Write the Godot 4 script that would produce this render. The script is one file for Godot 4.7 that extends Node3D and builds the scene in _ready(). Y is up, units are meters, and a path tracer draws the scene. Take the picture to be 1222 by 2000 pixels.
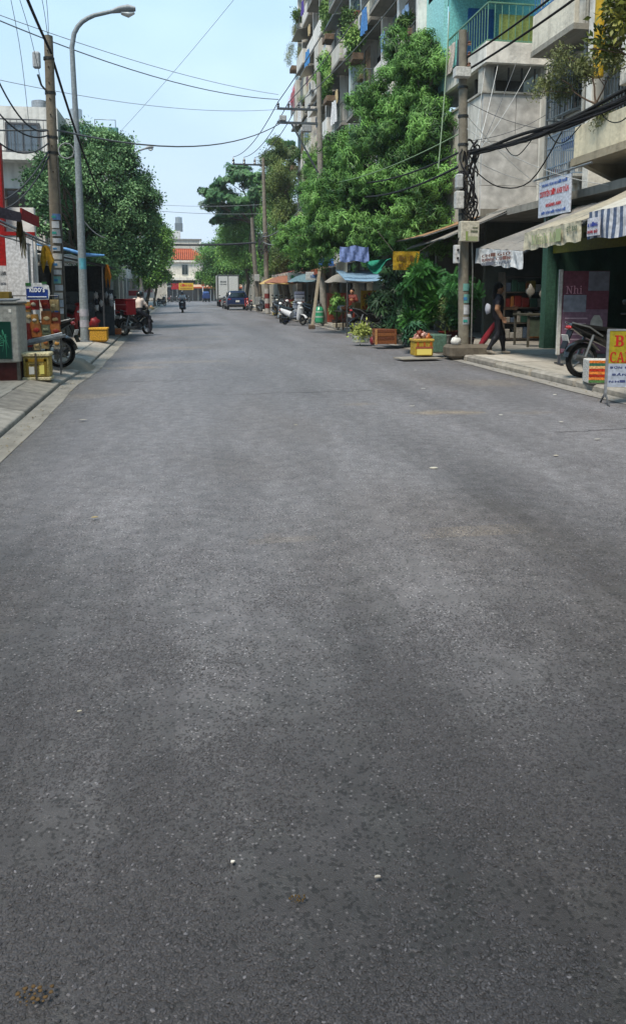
extends Node3D

# ------------------------------------------------------------------ mesh builder
class B:
	var v := PackedVector3Array()
	var n := PackedVector3Array()
	var c := PackedColorArray()
	var col := Color(1, 1, 1)
	var x := Transform3D()

	func paint(hex: String) -> B:
		col = Color(hex).srgb_to_linear()
		return self

	func put(a: Vector3, na: Vector3) -> void:
		v.append(x * a)
		n.append((x.basis * na).normalized())
		c.append(col)

	func tri(a: Vector3, b: Vector3, d: Vector3, na: Vector3, nb: Vector3, nd: Vector3) -> void:
		if (d - a).cross(b - a).dot(na + nb + nd) >= 0.0:
			put(a, na); put(b, nb); put(d, nd)
		else:
			put(a, na); put(d, nd); put(b, nb)

	func flat(a: Vector3, b: Vector3, d: Vector3) -> void:
		var m := (d - a).cross(b - a).normalized()
		put(a, m); put(b, m); put(d, m)

	func face(pts: Array, out: Vector3) -> void:
		for i in range(1, pts.size() - 1):
			tri(pts[0], pts[i], pts[i + 1], out, out, out)

	func quad(a: Vector3, b: Vector3, d: Vector3, e: Vector3) -> void:
		var m := (d - a).cross(b - e).normalized()
		tri(a, b, d, m, m, m)
		tri(a, d, e, m, m, m)

	# box by centre and size, with chamfered edges
	func box(o: Vector3, s: Vector3, bev := 0.0, r := Basis()) -> B:
		var h := s * 0.5
		bev = minf(bev, minf(h.x, minf(h.y, h.z)) * 0.8)
		var q := h - Vector3(bev, bev, bev)
		for ax in 3:
			var u := (ax + 1) % 3
			var w := (ax + 2) % 3
			for sg in [-1.0, 1.0]:
				var nn := Vector3()
				nn[ax] = sg
				var pts := []
				for k in [[-1, -1], [1, -1], [1, 1], [-1, 1]]:
					var p := Vector3()
					p[ax] = sg * h[ax]
					p[u] = k[0] * q[u]
					p[w] = k[1] * q[w]
					pts.append(o + r * p)
				face(pts, r * nn)
			if bev > 0.0:
				for su in [-1.0, 1.0]:
					for sw in [-1.0, 1.0]:
						var nn2 := Vector3()
						nn2[u] = su
						nn2[w] = sw
						var pts2 := []
						for k in [[-1, 0], [1, 0], [1, 1], [-1, 1]]:
							var p2 := Vector3()
							p2[ax] = k[0] * q[ax]
							p2[u] = su * (h[u] if k[1] == 0 else q[u])
							p2[w] = sw * (q[w] if k[1] == 0 else h[w])
							pts2.append(o + r * p2)
						face(pts2, r * nn2.normalized())
		if bev > 0.0:
			for sx in [-1.0, 1.0]:
				for sy in [-1.0, 1.0]:
					for sz in [-1.0, 1.0]:
						face([o + r * Vector3(sx * h.x, sy * q.y, sz * q.z), o + r * Vector3(sx * q.x, sy * h.y, sz * q.z), o + r * Vector3(sx * q.x, sy * q.y, sz * h.z)], r * Vector3(sx, sy, sz).normalized())
		return self

	# box from two corners
	func bb(a: Vector3, b: Vector3, bev := 0.0) -> B:
		return box((a + b) * 0.5, (b - a).abs(), bev)

	# a squared bar between two points
	func bar(a: Vector3, b: Vector3, w: float, t: float, bev := 0.0) -> B:
		var f := (b - a)
		var l := f.length()
		f /= l
		var up := Vector3.UP if absf(f.y) < 0.95 else Vector3.RIGHT
		var s := f.cross(up).normalized()
		return box((a + b) * 0.5, Vector3(w, t, l), bev, Basis(s, s.cross(f), -f))

	# tube along points; rad is a number, an array of numbers or of Vector2 (across, up)
	func tube(p: Array, rad, k := 8, caps := true, upv := Vector3.UP) -> B:
		var m := p.size()
		var rings := []
		var cen := []
		var side := Vector3.ZERO
		for i in m:
			var f: Vector3 = (p[mini(i + 1, m - 1)] - p[maxi(i - 1, 0)]).normalized()
			if side == Vector3.ZERO:
				var up := upv if absf(f.dot(upv)) < 0.97 else Vector3(0.3, 0.1, 1).normalized()
				side = f.cross(up).normalized()
			side = (side - f * side.dot(f)).normalized()
			var up2 := side.cross(f)
			var rx: float
			var ry: float
			var rr = rad[i] if rad is Array else rad
			if rr is Vector2:
				rx = rr.x; ry = rr.y
			else:
				rx = rr; ry = rr
			var ring := []
			for j in k:
				var a := TAU * j / k
				var nn := (side * cos(a) / maxf(rx, 1e-4) + up2 * sin(a) / maxf(ry, 1e-4)).normalized()
				ring.append([p[i] + side * cos(a) * rx + up2 * sin(a) * ry, nn])
			rings.append(ring)
			cen.append(f)
		for i in m - 1:
			for j in k:
				var a = rings[i][j]
				var b = rings[i][(j + 1) % k]
				var d = rings[i + 1][(j + 1) % k]
				var e = rings[i + 1][j]
				tri(a[0], b[0], d[0], a[1], b[1], d[1])
				tri(a[0], d[0], e[0], a[1], d[1], e[1])
		if caps:
			for q in [0, m - 1]:
				var o: Vector3 = cen[q] * (-1.0 if q == 0 else 1.0)
				var pts := []
				for j in k:
					pts.append(rings[q][j][0])
				face(pts, o)
		return self

	func cyl(a: Vector3, b: Vector3, r0: float, r1 := -1.0, k := 12) -> B:
		return tube([a, b], [r0, r0 if r1 < 0.0 else r1], k)

	# profile of Vector2(radius, height) turned about y, in the frame o, r
	func lathe(pr: Array, k := 16, o := Vector3.ZERO, r := Basis()) -> B:
		for i in pr.size() - 1:
			var d: Vector2 = pr[i + 1] - pr[i]
			var nr := Vector2(d.y, -d.x).normalized()
			for j in k:
				var a0 := TAU * j / k
				var a1 := TAU * (j + 1) / k
				var e0 := Vector3(cos(a0), 0, sin(a0))
				var e1 := Vector3(cos(a1), 0, sin(a1))
				var p00: Vector3 = o + r * (e0 * pr[i].x + Vector3(0, pr[i].y, 0))
				var p10: Vector3 = o + r * (e1 * pr[i].x + Vector3(0, pr[i].y, 0))
				var p01: Vector3 = o + r * (e0 * pr[i + 1].x + Vector3(0, pr[i + 1].y, 0))
				var p11: Vector3 = o + r * (e1 * pr[i + 1].x + Vector3(0, pr[i + 1].y, 0))
				var n0 := r * (e0 * nr.x + Vector3(0, nr.y, 0))
				var n1 := r * (e1 * nr.x + Vector3(0, nr.y, 0))
				tri(p00, p10, p11, n0, n1, n1)
				tri(p00, p11, p01, n0, n1, n0)
		return self

	# outline in the xy plane of frame o, r, given thickness along its z
	func slab(poly: Array, t: float, o := Vector3.ZERO, r := Basis()) -> B:
		var pp := PackedVector2Array(poly)
		var ix := Geometry2D.triangulate_polygon(pp)
		for sg in [-1.0, 1.0]:
			for i in range(0, ix.size(), 3):
				var q := []
				for k in 3:
					q.append(o + r * Vector3(pp[ix[i + k]].x, pp[ix[i + k]].y, sg * t * 0.5))
				face(q, r * Vector3(0, 0, sg))
		var area := 0.0
		for i in pp.size():
			area += pp[i].cross(pp[(i + 1) % pp.size()])
		for i in pp.size():
			var a := pp[i]
			var b := pp[(i + 1) % pp.size()]
			var nn := Vector3(b.y - a.y, a.x - b.x, 0).normalized() * signf(area)
			face([o + r * Vector3(a.x, a.y, -t * 0.5), o + r * Vector3(b.x, b.y, -t * 0.5), o + r * Vector3(b.x, b.y, t * 0.5), o + r * Vector3(a.x, a.y, t * 0.5)], r * nn)
		return self

	# smooth sheet from rows of points, both faces t apart
	func sheet(g: Array, t := 0.006, cols = null) -> B:
		var rows := g.size()
		var w: int = g[0].size()
		var nn := []
		for i in rows:
			var line := []
			for j in w:
				var du: Vector3 = g[i][mini(j + 1, w - 1)] - g[i][maxi(j - 1, 0)]
				var dv: Vector3 = g[mini(i + 1, rows - 1)][j] - g[maxi(i - 1, 0)][j]
				line.append(du.cross(dv).normalized())
			nn.append(line)
		var keep := col
		for sg in [1.0, -1.0]:
			for i in rows - 1:
				for j in w - 1:
					if cols != null:
						col = cols[i][j]
					var q := []
					var m := []
					for k in [[0, 0], [0, 1], [1, 1], [1, 0]]:
						var e: Vector3 = nn[i + k[0]][j + k[1]] * sg
						q.append(g[i + k[0]][j + k[1]] + e * t * 0.5)
						m.append(e)
					tri(q[0], q[1], q[2], m[0], m[1], m[2])
					tri(q[0], q[2], q[3], m[0], m[2], m[3])
		col = keep
		return self

	# lumpy ellipsoid
	func blob(o: Vector3, s: Vector3, k := 10, lump := 0.0, sd := 0.0) -> B:
		var at := func(i: int, j: int) -> Vector3:
			var th := PI * i / k
			var ph := TAU * (j % (2 * k)) / (2 * k)
			var e := Vector3(sin(th) * cos(ph), cos(th), sin(th) * sin(ph))
			var f := 1.0 + lump * (sin(e.x * 5.0 + sd) * sin(e.y * 4.0 + sd * 2.0) + 0.6 * sin(e.z * 7.0 + sd * 3.0 + e.x * 3.0))
			return o + e * s * f
		var ns := Vector3(1, 1, 1) / s
		for i in k:
			for j in 2 * k:
				var q := []
				var m := []
				for e in [[0, 0], [0, 1], [1, 1], [1, 0]]:
					var p: Vector3 = at.call(i + e[0], j + e[1])
					q.append(p)
					m.append(((p - o) * ns * ns + Vector3(0, 1e-6, 0)).normalized())
				if i > 0:
					tri(q[0], q[1], q[2], m[0], m[1], m[2])
				if i < k - 1:
					tri(q[0], q[2], q[3], m[0], m[2], m[3])
		return self

	func grab(o: B, xf: Transform3D) -> B:
		for i in o.v.size():
			v.append(xf * o.v[i])
			n.append((xf.basis * o.n[i]).normalized())
			c.append(o.c[i])
		return self

	func mesh(inv: Transform3D) -> ArrayMesh:
		var vv := v.duplicate()
		var nn := n.duplicate()
		if inv != Transform3D():
			for i in vv.size():
				vv[i] = inv * vv[i]
				nn[i] = inv.basis * nn[i]
		var a := []
		a.resize(Mesh.ARRAY_MAX)
		a[Mesh.ARRAY_VERTEX] = vv
		a[Mesh.ARRAY_NORMAL] = nn
		a[Mesh.ARRAY_COLOR] = c
		var m := ArrayMesh.new()
		m.add_surface_from_arrays(Mesh.PRIMITIVE_TRIANGLES, a)
		return m

# ------------------------------------------------------------------ naming, things, parts
var used := {}
var mats := {}
var rng := RandomNumberGenerator.new()

func V(x: float, y: float, d: float) -> Vector3:
	return Vector3(x, y, -d)

func nb(hex := "ffffff") -> B:
	return B.new().paint(hex)

func numbered(nm: String, parent: Node) -> String:
	var key := "%d/%s" % [parent.get_instance_id(), nm]
	var k: int = used.get(key, 0)
	used[key] = k + 1
	return nm if k == 0 else "%s_%03d" % [nm, k]

func tag(o: Node3D, label: String, cat: String, group := "") -> void:
	o.set_meta("label", label)
	o.set_meta("category", cat)
	if group != "":
		o.set_meta("group", group)

func thing(nm: String, label: String, cat: String, at := Vector3.ZERO, turn := 0.0, group := "") -> Node3D:
	var o := Node3D.new()
	o.name = numbered(nm, self)
	add_child(o, true)
	o.position = at
	o.rotation.y = turn
	tag(o, label, cat, group)
	return o

# b holds points of the world (or of the prototype while it stands at the origin)
func part(nm: String, b: B, mat: String, parent: Node3D, local := false, label := "") -> MeshInstance3D:
	var inv := Transform3D()
	if not local:
		var t: Node3D = parent
		var xf := Transform3D()
		while t != self:
			xf = t.transform * xf
			t = t.get_parent()
		inv = xf.affine_inverse()
	var o := MeshInstance3D.new()
	o.mesh = b.mesh(inv)
	o.material_override = M(mat)
	o.name = numbered(nm, parent)
	parent.add_child(o, true)
	if label != "":
		o.set_meta("label", label)
	return o

# a thing that is one mesh, its origin at the middle of its underside
func solo(nm: String, b: B, mat: String, label: String, cat: String, group := "") -> MeshInstance3D:
	var lo := b.v[0]
	var hi := b.v[0]
	for p in b.v:
		lo = lo.min(p)
		hi = hi.max(p)
	var at := Vector3((lo.x + hi.x) * 0.5, lo.y, (lo.z + hi.z) * 0.5)
	var o := MeshInstance3D.new()
	o.mesh = b.mesh(Transform3D(Basis(), -at))
	o.material_override = M(mat)
	o.name = numbered(nm, self)
	add_child(o, true)
	o.position = at
	if label != "":
		tag(o, label, cat, group)
	return o

func struct(nm: String, b: B, mat: String) -> MeshInstance3D:
	var o := solo(nm, b, mat, "", "")
	o.set_meta("kind", "structure")
	return o

func dup(src: Node3D, at: Vector3, turn: float, label: String, group := "") -> Node3D:
	var o: Node3D = src.duplicate()
	var nm: String = src.name
	var cut := RegEx.create_from_string("_\\d{3}$").search(nm)
	if cut:
		nm = nm.substr(0, cut.get_start())
	o.name = numbered(nm, self)
	add_child(o, true)
	o.position = at
	o.rotation.y = turn
	o.set_meta("label", label)
	if group != "":
		o.set_meta("group", group)
	return o

func recolor(o: Node3D, nm: String, mat: String, hex: String) -> void:
	var k := mat + "#" + hex
	for ch in o.get_children():
		if String(ch.name).begins_with(nm):
			ch.material_override = M(k)

var fonts := {}
# flat lettering: w is its width in metres; the frame's x runs along the line, z out of the board
func text(parent: Node3D, s: String, at: Vector3, bas: Basis, w: float, h: float, hex: String, face := "Droid Sans", bold := true) -> void:
	var key := face + str(bold)
	if not fonts.has(key):
		var f := SystemFont.new()
		f.font_names = PackedStringArray([face])
		f.font_weight = 700 if bold else 400
		fonts[key] = f
	var tm := TextMesh.new()
	tm.text = s
	tm.font = fonts[key]
	tm.font_size = 32
	tm.pixel_size = 0.01
	tm.depth = 0.02
	tm.curve_step = 2.0
	var o := MeshInstance3D.new()
	o.mesh = tm
	o.material_override = M("plain#" + hex)
	var bx := tm.get_aabb()
	o.name = numbered("lettering", parent)
	parent.add_child(o, true)
	var sc := Vector3(w / maxf(bx.size.x, 0.01), h / maxf(bx.size.y, 0.01), 0.2)
	var t := Transform3D(bas * Basis.from_scale(sc), at) * Transform3D(Basis(), -bx.get_center())
	var up: Node3D = parent
	var xf := Transform3D()
	while up != self:
		xf = up.transform * xf
		up = up.get_parent()
	o.transform = xf.affine_inverse() * t

const FACE_CAM := Basis(Vector3(1, 0, 0), Vector3(0, 1, 0), Vector3(0, 0, 1))      # board that looks back along the road
const FACE_LEFT := Basis(Vector3(0, 0, 1), Vector3(0, 1, 0), Vector3(-1, 0, 0))    # board on the right side that looks across the road

# ------------------------------------------------------------------ materials
func noise_img(w: int, h: int, freq: float, kind: int, oct: int, sd: int, lo := 0.0, hi := 1.0) -> Image:
	var f := FastNoiseLite.new()
	f.noise_type = kind
	f.frequency = freq
	f.fractal_octaves = oct
	f.seed = sd
	var im := f.get_seamless_image(w, h)
	im.convert(Image.FORMAT_L8)
	if lo != 0.0 or hi != 1.0:
		var d := im.get_data()
		for i in d.size():
			d[i] = clampi(int(255.0 * lerpf(lo, hi, d[i] / 255.0)), 0, 255)
		im = Image.create_from_data(w, h, false, Image.FORMAT_L8, d)
	return im

var tex := {}
func T(k: String) -> ImageTexture:
	if tex.has(k):
		return tex[k]
	var im: Image
	match k:
		"grunge":
			im = noise_img(512, 512, 0.012, FastNoiseLite.TYPE_SIMPLEX_SMOOTH, 6, 3, 0.72, 1.0)
		"streak":
			im = noise_img(512, 64, 0.03, FastNoiseLite.TYPE_SIMPLEX, 5, 9, 0.74, 1.2)
			im.resize(512, 512, Image.INTERPOLATE_CUBIC)
			var g := noise_img(512, 512, 0.01, FastNoiseLite.TYPE_SIMPLEX_SMOOTH, 6, 4, 0.76, 1.2)
			var a := im.get_data()
			var b := g.get_data()
			for i in a.size():
				a[i] = clampi(int(a[i] * 0.45 + b[i] * 0.55), 0, 255)
			im = Image.create_from_data(512, 512, false, Image.FORMAT_L8, a)
		"scuff":
			im = noise_img(512, 512, 0.02, FastNoiseLite.TYPE_SIMPLEX, 6, 15, 0.6, 1.18)
		"rough_n":
			im = noise_img(512, 512, 0.05, FastNoiseLite.TYPE_SIMPLEX, 4, 6)
			im.convert(Image.FORMAT_RGBA8)
			im.bump_map_to_normal_map(3.0)
		"wrinkle_n":
			im = noise_img(512, 512, 0.012, FastNoiseLite.TYPE_PERLIN, 3, 12)
			im.convert(Image.FORMAT_RGBA8)
			im.bump_map_to_normal_map(14.0)
		"asphalt":
			im = asphalt(false)
		"asphalt_n":
			im = asphalt(true)
	if not k.ends_with("_n"):
		im.generate_mipmaps()
	tex[k] = ImageTexture.create_from_image(im)
	return tex[k]

func asphalt(as_normal: bool) -> Image:
	var s := 2048
	var f := FastNoiseLite.new()
	f.noise_type = FastNoiseLite.TYPE_CELLULAR
	f.cellular_distance_function = FastNoiseLite.DISTANCE_EUCLIDEAN
	f.cellular_return_type = FastNoiseLite.RETURN_DISTANCE
	f.fractal_type = FastNoiseLite.FRACTAL_NONE
	f.frequency = 0.13
	f.seed = 5
	var dist := f.get_seamless_image(s, s, false, false, 0.05)
	f.cellular_return_type = FastNoiseLite.RETURN_CELL_VALUE
	var cell := f.get_seamless_image(s, s, false, false, 0.05)
	var fine := noise_img(s, s, 0.35, FastNoiseLite.TYPE_SIMPLEX, 2, 8)
	var big := noise_img(s, s, 0.006, FastNoiseLite.TYPE_SIMPLEX_SMOOTH, 4, 31)
	dist.convert(Image.FORMAT_L8)
	cell.convert(Image.FORMAT_L8)
	var a := dist.get_data()
	var b := cell.get_data()
	var d := fine.get_data()
	var e := big.get_data()
	var o := PackedByteArray()
	o.resize(s * s)
	# only some cells are stones that stand proud; the patches between them are smooth binder
	for i in s * s:
		var stone := 255 - a[i]
		var rough := clampi((e[i] - 70) * 2, 30, 255)
		var proud := 0
		if b[i] > 150:
			proud = (maxi(stone - 110, 0) * (b[i] - 90)) >> 7
		if as_normal:
			o[i] = clampi(((proud * rough) >> 8) + (d[i] >> 1) - 20, 0, 255)
		else:
			var w := 136 + ((d[i] - 128) >> 2) + ((e[i] - 128) >> 3) + (proud >> 3)
			if b[i] > 246 and stone > 150:
				w += 60
			elif b[i] < 46:
				w -= 34
			o[i] = clampi(w, 0, 255)
	var im := Image.create_from_data(s, s, false, Image.FORMAT_L8, o)
	if as_normal:
		im.convert(Image.FORMAT_RGBA8)
		im.bump_map_to_normal_map(4.0)
	return im

func tri_tex(m: StandardMaterial3D, k: String, sc: float, nk := "", ns := 1.0) -> void:
	m.uv1_triplanar = true
	m.uv1_world_triplanar = true
	m.uv1_scale = Vector3(sc, sc, sc)
	if k != "":
		m.albedo_texture = T(k)
	if nk != "":
		m.normal_enabled = true
		m.normal_texture = T(nk)
		m.normal_scale = ns

# "finish" or "finish#rrggbb"
func M(k: String) -> StandardMaterial3D:
	if mats.has(k):
		return mats[k]
	var m := StandardMaterial3D.new()
	var kind := k.get_slice("#", 0)
	if k.contains("#"):
		m.albedo_color = Color(k.get_slice("#", 1))
	else:
		m.vertex_color_use_as_albedo = true
	m.roughness = 0.85
	m.metallic_specular = 0.4
	match kind:
		"plain":
			m.roughness = 0.7
		"matte":
			tri_tex(m, "grunge", 0.9)
		"wall":
			tri_tex(m, "streak", 0.23, "rough_n", 0.25)
		"concrete":
			tri_tex(m, "grunge", 0.6, "rough_n", 0.5)
			m.roughness = 0.9
		"cement":
			tri_tex(m, "streak", 0.5, "rough_n", 0.2)
			m.roughness = 0.92
		"worn":
			tri_tex(m, "scuff", 2.2, "rough_n", 0.3)
		"panel":
			tri_tex(m, "grunge", 0.35, "rough_n", 0.12)
		"paint":
			tri_tex(m, "grunge", 1.7)
			m.roughness = 0.5
		"gloss":
			m.roughness = 0.3
			m.clearcoat_enabled = true
			m.clearcoat = 0.6
			m.clearcoat_roughness = 0.12
		"plastic":
			tri_tex(m, "grunge", 2.3)
			m.roughness = 0.45
		"metal":
			tri_tex(m, "grunge", 1.5)
			m.metallic = 0.75
			m.roughness = 0.42
		"chrome":
			m.metallic = 0.95
			m.roughness = 0.18
		"cloth":
			tri_tex(m, "grunge", 1.3, "wrinkle_n", 0.5)
			m.roughness = 0.95
		"tarp":
			tri_tex(m, "streak", 0.8, "wrinkle_n", 0.8)
			m.roughness = 0.6
			m.backlight = Color(0.22, 0.22, 0.22)
			m.backlight_enabled = true
		"rubber":
			m.roughness = 0.85
		"chip":
			m.roughness = 0.6
			m.metallic_specular = 0.4
		"skin":
			m.roughness = 0.6
		"glass":
			m.roughness = 0.08
			m.metallic_specular = 0.7
		"pane":
			m.vertex_color_use_as_albedo = false
			m.albedo_color = Color(0.8, 0.9, 0.9, 0.12)
			m.transparency = BaseMaterial3D.TRANSPARENCY_ALPHA
			m.roughness = 0.02
		"bark":
			tri_tex(m, "streak", 1.6, "rough_n", 1.2)
			m.roughness = 0.95
		"leaf":
			m.roughness = 0.5
			m.metallic_specular = 0.35
			m.backlight_enabled = true
			m.backlight = Color(0.5, 0.5, 0.5)
		"road":
			tri_tex(m, "asphalt", 1.0 / 2.3, "asphalt_n", 0.85)
			m.roughness = 0.6
			m.metallic_specular = 0.45
	mats[k] = m
	return m

# ------------------------------------------------------------------ plants
func leaf(b: B, at: Vector3, dir: Vector3, up: Vector3, ln: float, wd: float, bend := 0.25) -> void:
	dir = dir.normalized()
	var s := dir.cross(up).normalized()
	var u := s.cross(dir)
	var mid := at + dir * ln * 0.45 + u * ln * bend * 0.25
	var tip := at + dir * ln - u * ln * bend * 0.6
	var l := mid + s * wd * 0.5 - u * wd * 0.12
	var r := mid - s * wd * 0.5 - u * wd * 0.12
	var nl := (u - s * -0.25).normalized()
	var nr := (u - s * 0.25).normalized()
	b.tri(at, l, mid, nl, nl, u)
	b.tri(at, mid, r, nr, u, nr)
	b.tri(l, tip, mid, nl, u, u)
	b.tri(mid, tip, r, u, u, nr)

var clusters := {}
func cluster(kind: String) -> ArrayMesh:
	if clusters.has(kind):
		return clusters[kind]
	var r := RandomNumberGenerator.new()
	r.seed = hash(kind)
	var b := nb()
	match kind:
		"mango":
			for i in 13:
				var a := TAU * i * 0.382 + r.randf() * 0.4
				var y := -0.08 + 0.3 * i / 13.0
				var dr := Vector3(cos(a), r.randf_range(-1.0, 0.25), sin(a))
				leaf(b, Vector3(0, y, 0), dr, Vector3.UP, r.randf_range(0.2, 0.3), 0.062, 0.5)
		"round":
			for i in 16:
				var p := Vector3(r.randfn(), r.randfn(), r.randfn()) * 0.11
				var dr2 := (p + Vector3(0, r.randf_range(-0.1, 0.05), 0)).normalized()
				leaf(b, p, dr2, Vector3(r.randfn() * 0.4, 1, r.randfn() * 0.4), r.randf_range(0.1, 0.15), 0.075, 0.3)
		"layer":
			for i in 12:
				var a3 := TAU * i / 12.0
				leaf(b, Vector3(cos(a3), 0, sin(a3)) * 0.05, Vector3(cos(a3), r.randf_range(-0.15, 0.3), sin(a3)), Vector3.UP, r.randf_range(0.2, 0.27), 0.12, 0.25)
		"fine":
			for i in 22:
				var p4 := Vector3(r.randfn(), r.randfn(), r.randfn()) * 0.09
				leaf(b, p4, Vector3(r.randfn(), r.randfn() - 0.3, r.randfn()), Vector3.UP, r.randf_range(0.05, 0.1), 0.022, 0.3)
		"frond":
			for k in 3:
				var a5 := TAU * k / 3.0 + r.randf()
				for i in 9:
					var q := Vector3(cos(a5), 0.3 - 0.06 * i, sin(a5)) * (0.04 * i)
					for sg in [-1, 1]:
						leaf(b, q, Vector3(cos(a5 + sg * 1.0), 0.1, sin(a5 + sg * 1.0)), Vector3.UP, 0.13, 0.04, 0.3)
		"star":
			for i in 9:
				var a6 := TAU * i / 9.0 + r.randf() * 0.2
				leaf(b, Vector3.ZERO, Vector3(cos(a6), r.randf_range(-0.1, 0.5), sin(a6)), Vector3.UP, r.randf_range(0.2, 0.3), 0.07, 0.5)
	clusters[kind] = b.mesh(Transform3D())
	return clusters[kind]

func tint(dark: String, light: String, t: float) -> Color:
	return Color(dark).srgb_to_linear().lerp(Color(light).srgb_to_linear(), clampf(t, 0.0, 1.0))

# blobs: [x, y, d, rx, ry, rz] in the world
func crown(parent: Node3D, nm: String, blobs: Array, count: int, kind: String, size: float, dark: String, light: String, sd: int, xmax := 99.0, holes := 0.22) -> void:
	var r := RandomNumberGenerator.new()
	r.seed = sd
	var f := FastNoiseLite.new()
	f.seed = sd
	f.frequency = 0.45
	f.fractal_octaves = 2
	var tot := 0.0
	for q in blobs:
		tot += q[3] * q[4] + q[4] * q[5] + q[3] * q[5]
	var xs: Array[Transform3D] = []
	var cs := PackedColorArray()
	var base := parent.position
	for q in blobs:
		var k := int(count * (q[3] * q[4] + q[4] * q[5] + q[3] * q[5]) / tot)
		var o := V(q[0], q[1], q[2])
		var sz := Vector3(q[3], q[4], q[5])
		var kc := maxi(5, int(k / 30.0))
		for ci in kc:
			var ce := Vector3(r.randfn(), r.randfn(), r.randfn()).normalized()
			var cc := o + ce * sz * r.randf_range(0.3, 1.0)
			var cr := sz * r.randf_range(0.3, 0.46)
			var shade := r.randf_range(-0.22, 0.25)
			if f.get_noise_3dv(cc * 2.0 + Vector3(50, 0, 0)) < -holes and ci % 2 == 0:
				continue
			for i in k / kc:
				var e := Vector3(r.randfn(), r.randfn() + 0.25, r.randfn()).normalized()
				var p := cc + e * cr * pow(r.randf(), 0.3) * Vector3(1.0, 0.75, 1.0)
				p += e * f.get_noise_3dv(p * 4.0) * 0.2
				if p.x > xmax or p.y < 0.15:
					continue
				var dr := (e * 0.7 + ce * 0.5 + Vector3(r.randfn(), r.randfn(), r.randfn()) * 0.4 + Vector3(0, 0.25, 0)).normalized()
				var s := dr.cross(Vector3(r.randfn(), r.randfn(), r.randfn())).normalized()
				var bs := Basis(s, dr, s.cross(dr)) * Basis.from_scale(Vector3.ONE * size * r.randf_range(0.75, 1.25))
				xs.append(Transform3D(bs, p - base))
				cs.append(tint(dark, light, 0.42 + 0.4 * f.get_noise_3dv(p * 1.6 + Vector3(0, 90, 0)) + shade + r.randf_range(-0.2, 0.25)))
	var mm := MultiMesh.new()
	mm.transform_format = MultiMesh.TRANSFORM_3D
	mm.use_colors = true
	mm.mesh = cluster(kind)
	mm.instance_count = xs.size()
	for i in xs.size():
		mm.set_instance_transform(i, xs[i])
		mm.set_instance_color(i, cs[i])
	var o2 := MultiMeshInstance3D.new()
	o2.multimesh = mm
	o2.material_override = M("leaf")
	o2.name = numbered(nm, parent)
	o2.set_meta("kind", "stuff")
	parent.add_child(o2, true)

func limb(b: B, a: Vector3, e: Vector3, r0: float, r1: float, sd: float) -> void:
	var p := []
	var rr := []
	for i in 7:
		var t := i / 6.0
		var w := sin(t * PI) * a.distance_to(e) * 0.07
		p.append(a.lerp(e, t) + Vector3(sin(sd * 3.0 + t * 4.0) * w, sin(t * PI) * w * 0.6, cos(sd * 5.0 + t * 3.0) * w))
		rr.append(lerpf(r0, r1, t))
	b.tube(p, rr, 7)

func tree(nm: String, label: String, at: Vector3, fork: Vector3, r0: float, blobs: Array, count: int, kind: String, size: float, dark: String, light: String, sd: int, bark := "6b5f50", xmax := 99.0, holes := 0.22, group := "") -> Node3D:
	var o := thing(nm, label, "tree", at, 0.0, group)
	var b := nb(bark)
	limb(b, at - Vector3(0, 0.05, 0), fork, r0, r0 * 0.7, sd)
	part("trunk", b, "bark", o)
	var l := nb(bark)
	var k := 0.0
	for q in blobs:
		k += 1.0
		var e := V(q[0], q[1], q[2])
		limb(l, fork, e, r0 * 0.45, r0 * 0.1, sd + k)
		for j in 4:
			limb(l, fork.lerp(e, 0.55 + 0.1 * j), e + Vector3(cos(j * 1.7 + k) * q[3], 0.3 * q[4] * sin(j * 2.3 + k), sin(j * 1.7 + k) * q[5]) * 0.75, r0 * 0.18, 0.012, k + j)
	part("branches", l, "bark", o)
	crown(o, "crown", blobs, count, kind, size, dark, light, sd, xmax, holes)
	return o

func pot(b: B, at: Vector3, r: float, h: float) -> void:
	b.lathe([Vector2(0.0, 0.01), Vector2(r * 0.72, 0.0), Vector2(r, h * 0.93), Vector2(r * 1.1, h * 0.94), Vector2(r * 1.1, h), Vector2(r * 0.95, h), Vector2(r * 0.93, h * 0.86), Vector2(0.0, h * 0.85)], 16, at)

# pot, stems and foliage, the foliage a cloud of blobs above the pot
func potted(nm: String, label: String, at: Vector3, pr: float, ph: float, pothex: String, blobs: Array, count: int, kind: String, size: float, dark: String, light: String, sd: int, cat := "plant", group := "") -> Node3D:
	var o := thing(nm, label, cat, at, 0.0, group)
	if pr > 0.0:
		var b := nb(pothex)
		pot(b, at, pr, ph)
		part("pot", b, "concrete", o)
	var s := nb("5c6a3a")
	var k := 0.0
	for q in blobs:
		k += 1.0
		limb(s, at + Vector3(sin(k * 2.0) * pr * 0.3, ph * 0.8, cos(k * 2.0) * pr * 0.3), V(q[0], q[1] + q[4] * 0.3, q[2]), 0.02, 0.008, sd + k)
	part("stem", s, "bark", o)
	crown(o, "foliage", blobs, count, kind, size, dark, light, sd, 99.0, 0.3)
	return o

# ------------------------------------------------------------------ cables
func hang(a: Vector3, e: Vector3, sag: float, k := 14) -> Array:
	var p := []
	for i in k + 1:
		var t := float(i) / k
		p.append(a.lerp(e, t) - Vector3(0, sag * 4.0 * t * (1.0 - t), 0))
	return p

func smooth(p: Array, n := 5) -> Array:
	var c := Curve3D.new()
	for i in p.size():
		var tan: Vector3 = (p[mini(i + 1, p.size() - 1)] - p[maxi(i - 1, 0)]) * 0.17
		c.add_point(p[i], -tan, tan)
	var o := []
	for i in p.size() - 1:
		for j in n:
			o.append(c.sample(i, float(j) / n))
	o.append(p[p.size() - 1])
	return o

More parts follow.
